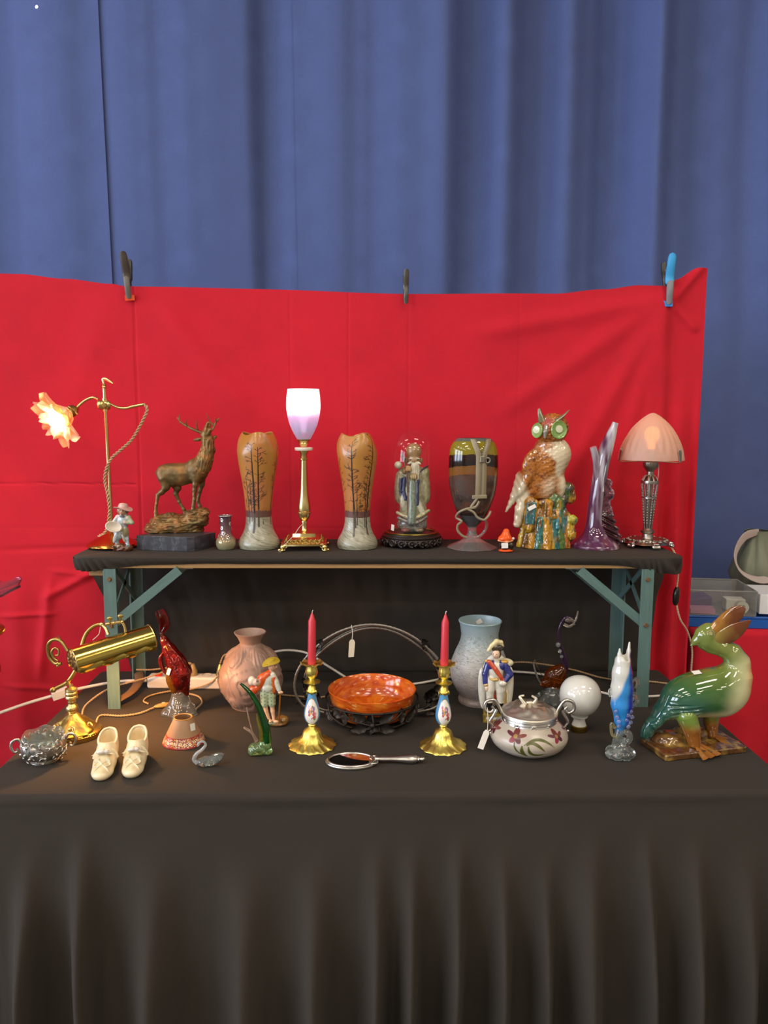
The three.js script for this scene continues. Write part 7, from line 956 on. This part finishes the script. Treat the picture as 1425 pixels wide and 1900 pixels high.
// ---------------------------------------------------------------- power strip, plugs and cords
{
  const wp = M('white_plastic', 0xd8d4cc, 0.4), bp = M('beige_plastic', 0xa08450, 0.4), blk = M('black_bakelite', 0x241a16, 0.2);
  const o = thing('power_strip', 'white multi socket power strip lying behind the red glass fish', 'power strip', [-0.70, TT, -0.815]);
  part(o, 'case', bx(0.33, 0.045, 0.055, [0, 0.0225, 0], [0, -0.05, 0], 0.2), wp); for (let k = 0; k < 4; k++) part(o, 'socket', tr(lathe([[0, -0.004], [0.017, -0.004], [0.017, 0.0012], [0.019, 0.0012], [0.019, -0.001]], 24), [-0.05 + k * 0.05, 0.0452, 0]), M('socket_grey', 0xb8b2a8, 0.5)); part(o, 'switch', bx(0.024, 0.01, 0.018, [-0.125, 0.046, 0.004], [0.15, 0, 0]), M('red_switch', 0xd8301c, 0.35, { emissive: 0xd8301c, emissiveIntensity: 0.25 }), 'red rocker switch');
  const plug = (x, label, m) => { const p = thing('plug', label, 'plug', [x, TT + 0.046, -0.815]); part(p, 'plug_body', lathe([[0, 0], [0.016, 0], [0.016, 0.014], [0.01, 0.032], [0.006, 0.042], [0, 0.042]], 20), m); return p; };
  plug(-0.70, 'beige plug in the power strip just behind the red fish', M('plug_beige', 0x9a8256, 0.45)); plug(-0.60, 'small brass coloured plug near the peach vase', brassOld);
  const cord = (label, pts, r = 0.0034, m = cordM, tw = true) => solo('cord', tw ? flex(pts, r, r * 5.6) : tube(pts, r, 90, 8), m, label, 'cord', 'cords on the table');
  const Y = TT + 0.0055, wl = M('white_cable', 0xd6d0c6, 0.45);
  cord('white flat cable entering from left edge to the power strip', [[-1.42, 0.72, -0.6], [-1.316, 0.752, -0.62], [-1.241, 0.77, -0.66], [-1.144, 0.789, -0.7], [-1.083, 0.795, -0.74], [-0.96, 0.801, -0.795], [-0.87, 0.797, -0.813]], 0.0055, wl, false);
  solo('cable_plug', tr(bx(0.055, 0.03, 0.03), [-1.142, 0.79, -0.702], [0, 0.5, 0.2]), wp, 'white coupling on the cable behind the piano lamp', 'plug');
  cord('twisted cord from the piano lamp up to the plug', [[-0.965, Y, -0.43], [-1.0, Y, -0.52], [-1.02, Y + 0.004, -0.62], [-0.97, Y + 0.03, -0.7], [-0.86, Y + 0.05, -0.75], [-0.76, Y + 0.075, -0.79], [-0.705, TT + 0.09, -0.815]]);
  cord('twisted cord from piano lamp to the beige switch', [[-0.93, Y, -0.44], [-0.94, Y, -0.53], [-0.872, Y, -0.525], [-0.818, Y, -0.548], [-0.785, Y + 0.002, -0.59]]);
  const sw = thing('cord_switch', 'oval beige in line switch beside the red fish foot', 'switch', [-0.757, TT + 0.008, -0.612], 1, 0.5); part(sw, 'case', ball(1, [0, 0, 0], [0.034, 0.008, 0.012]), bp); part(sw, 'slider', bx(0.01, 0.004, 0.008, [0, 0.008, 0]), M('slider_cream', 0xd0c09a, 0.4));
  cord('twisted cord looping round the foot of the red fish', [[-0.728, Y + 0.002, -0.63], [-0.735, Y + 0.01, -0.69], [-0.70, Y, -0.73], [-0.655, Y, -0.7], [-0.632, Y, -0.64], [-0.64, Y, -0.58]]);
  cord('twisted cord curling in front of the power strip', [[-0.815, Y, -0.635], [-0.838, Y, -0.66], [-0.83, Y, -0.71], [-0.77, Y + 0.004, -0.745], [-0.69, Y + 0.006, -0.765], [-0.62, Y + 0.03, -0.78], [-0.585, TT + 0.09, -0.81], [-0.575, TT + 0.125, -0.815], [-0.59, TT + 0.115, -0.82], [-0.6, TT + 0.09, -0.815]], 0.0032);
  cord('twisted cord behind the red fish up to the left leg', [[-0.9, TT + 0.075, -0.79], [-0.84, TT + 0.072, -0.8], [-0.76, TT + 0.08, -0.815], [-0.71, TT + 0.09, -0.82]], 0.0032);
  cord('white cable running behind the basket and candlesticks', [[-0.53, Y + 0.03, -0.86], [-0.42, Y + 0.09, -0.93], [-0.3, Y + 0.09, -0.93], [-0.2, Y + 0.05, -0.87], [-0.08, Y, -0.82], [0.1, Y, -0.82], [0.25, Y + 0.01, -0.87], [0.4, Y + 0.02, -0.93], [0.5, Y + 0.012, -0.93], [0.6, Y + 0.006, -0.92], [0.69, Y, -0.87], [0.77, Y, -0.75], [0.83, Y, -0.7], [0.92, Y, -0.685], [1.02, Y, -0.7], [1.08, Y, -0.72]], 0.0045, wl, false);
  cord('twisted cord beside the barefoot boy figurine', [[-0.42, Y, -0.74], [-0.36, Y, -0.715], [-0.3, Y, -0.7], [-0.24, Y, -0.685], [-0.2, Y, -0.7]]);
  cord('twisted cord behind the amber swan and blue fish', [[0.36, Y + 0.01, -0.9], [0.44, Y + 0.03, -0.93], [0.52, Y + 0.045, -0.94], [0.6, Y + 0.042, -0.935], [0.74, Y + 0.02, -0.92], [0.85, Y, -0.88], [0.95, Y, -0.86], [1.02, Y, -0.84], [1.08, Y - 0.001, -0.82]]);
  const hg = thing('hanging_cord', 'twisted cord with dark switch hanging from right bench end', 'cord', [0, 0, 0]); part(hg, 'cord', flex([[1.03, BT + 0.004, -0.86], [1.048, BT - 0.004, -0.8], [1.062, 1.25, -0.775], [1.073, 1.2, -0.79], [1.074, 1.15, -0.8], [1.073, 1.12, -0.8], [1.078, 1.08, -0.8], [1.093, 1.03, -0.8], [1.13, 0.98, -0.82], [1.165, 0.9, -0.85], [1.17, 0.8, -0.86]], 0.0036, 0.02), M('pale_pink_cord', 0xc9ac8e, 0.8)); part(hg, 'switch', tr(lathe([[0, -0.034], [0.006, -0.034], [0.011, -0.022], [0.0125, 0], [0.011, 0.022], [0.006, 0.034], [0, 0.034]], 20), [1.0735, 1.117, -0.8], [0, 0, -0.06]), blk, 'dark brown oval switch');
}
renderer.render(scene, camera);
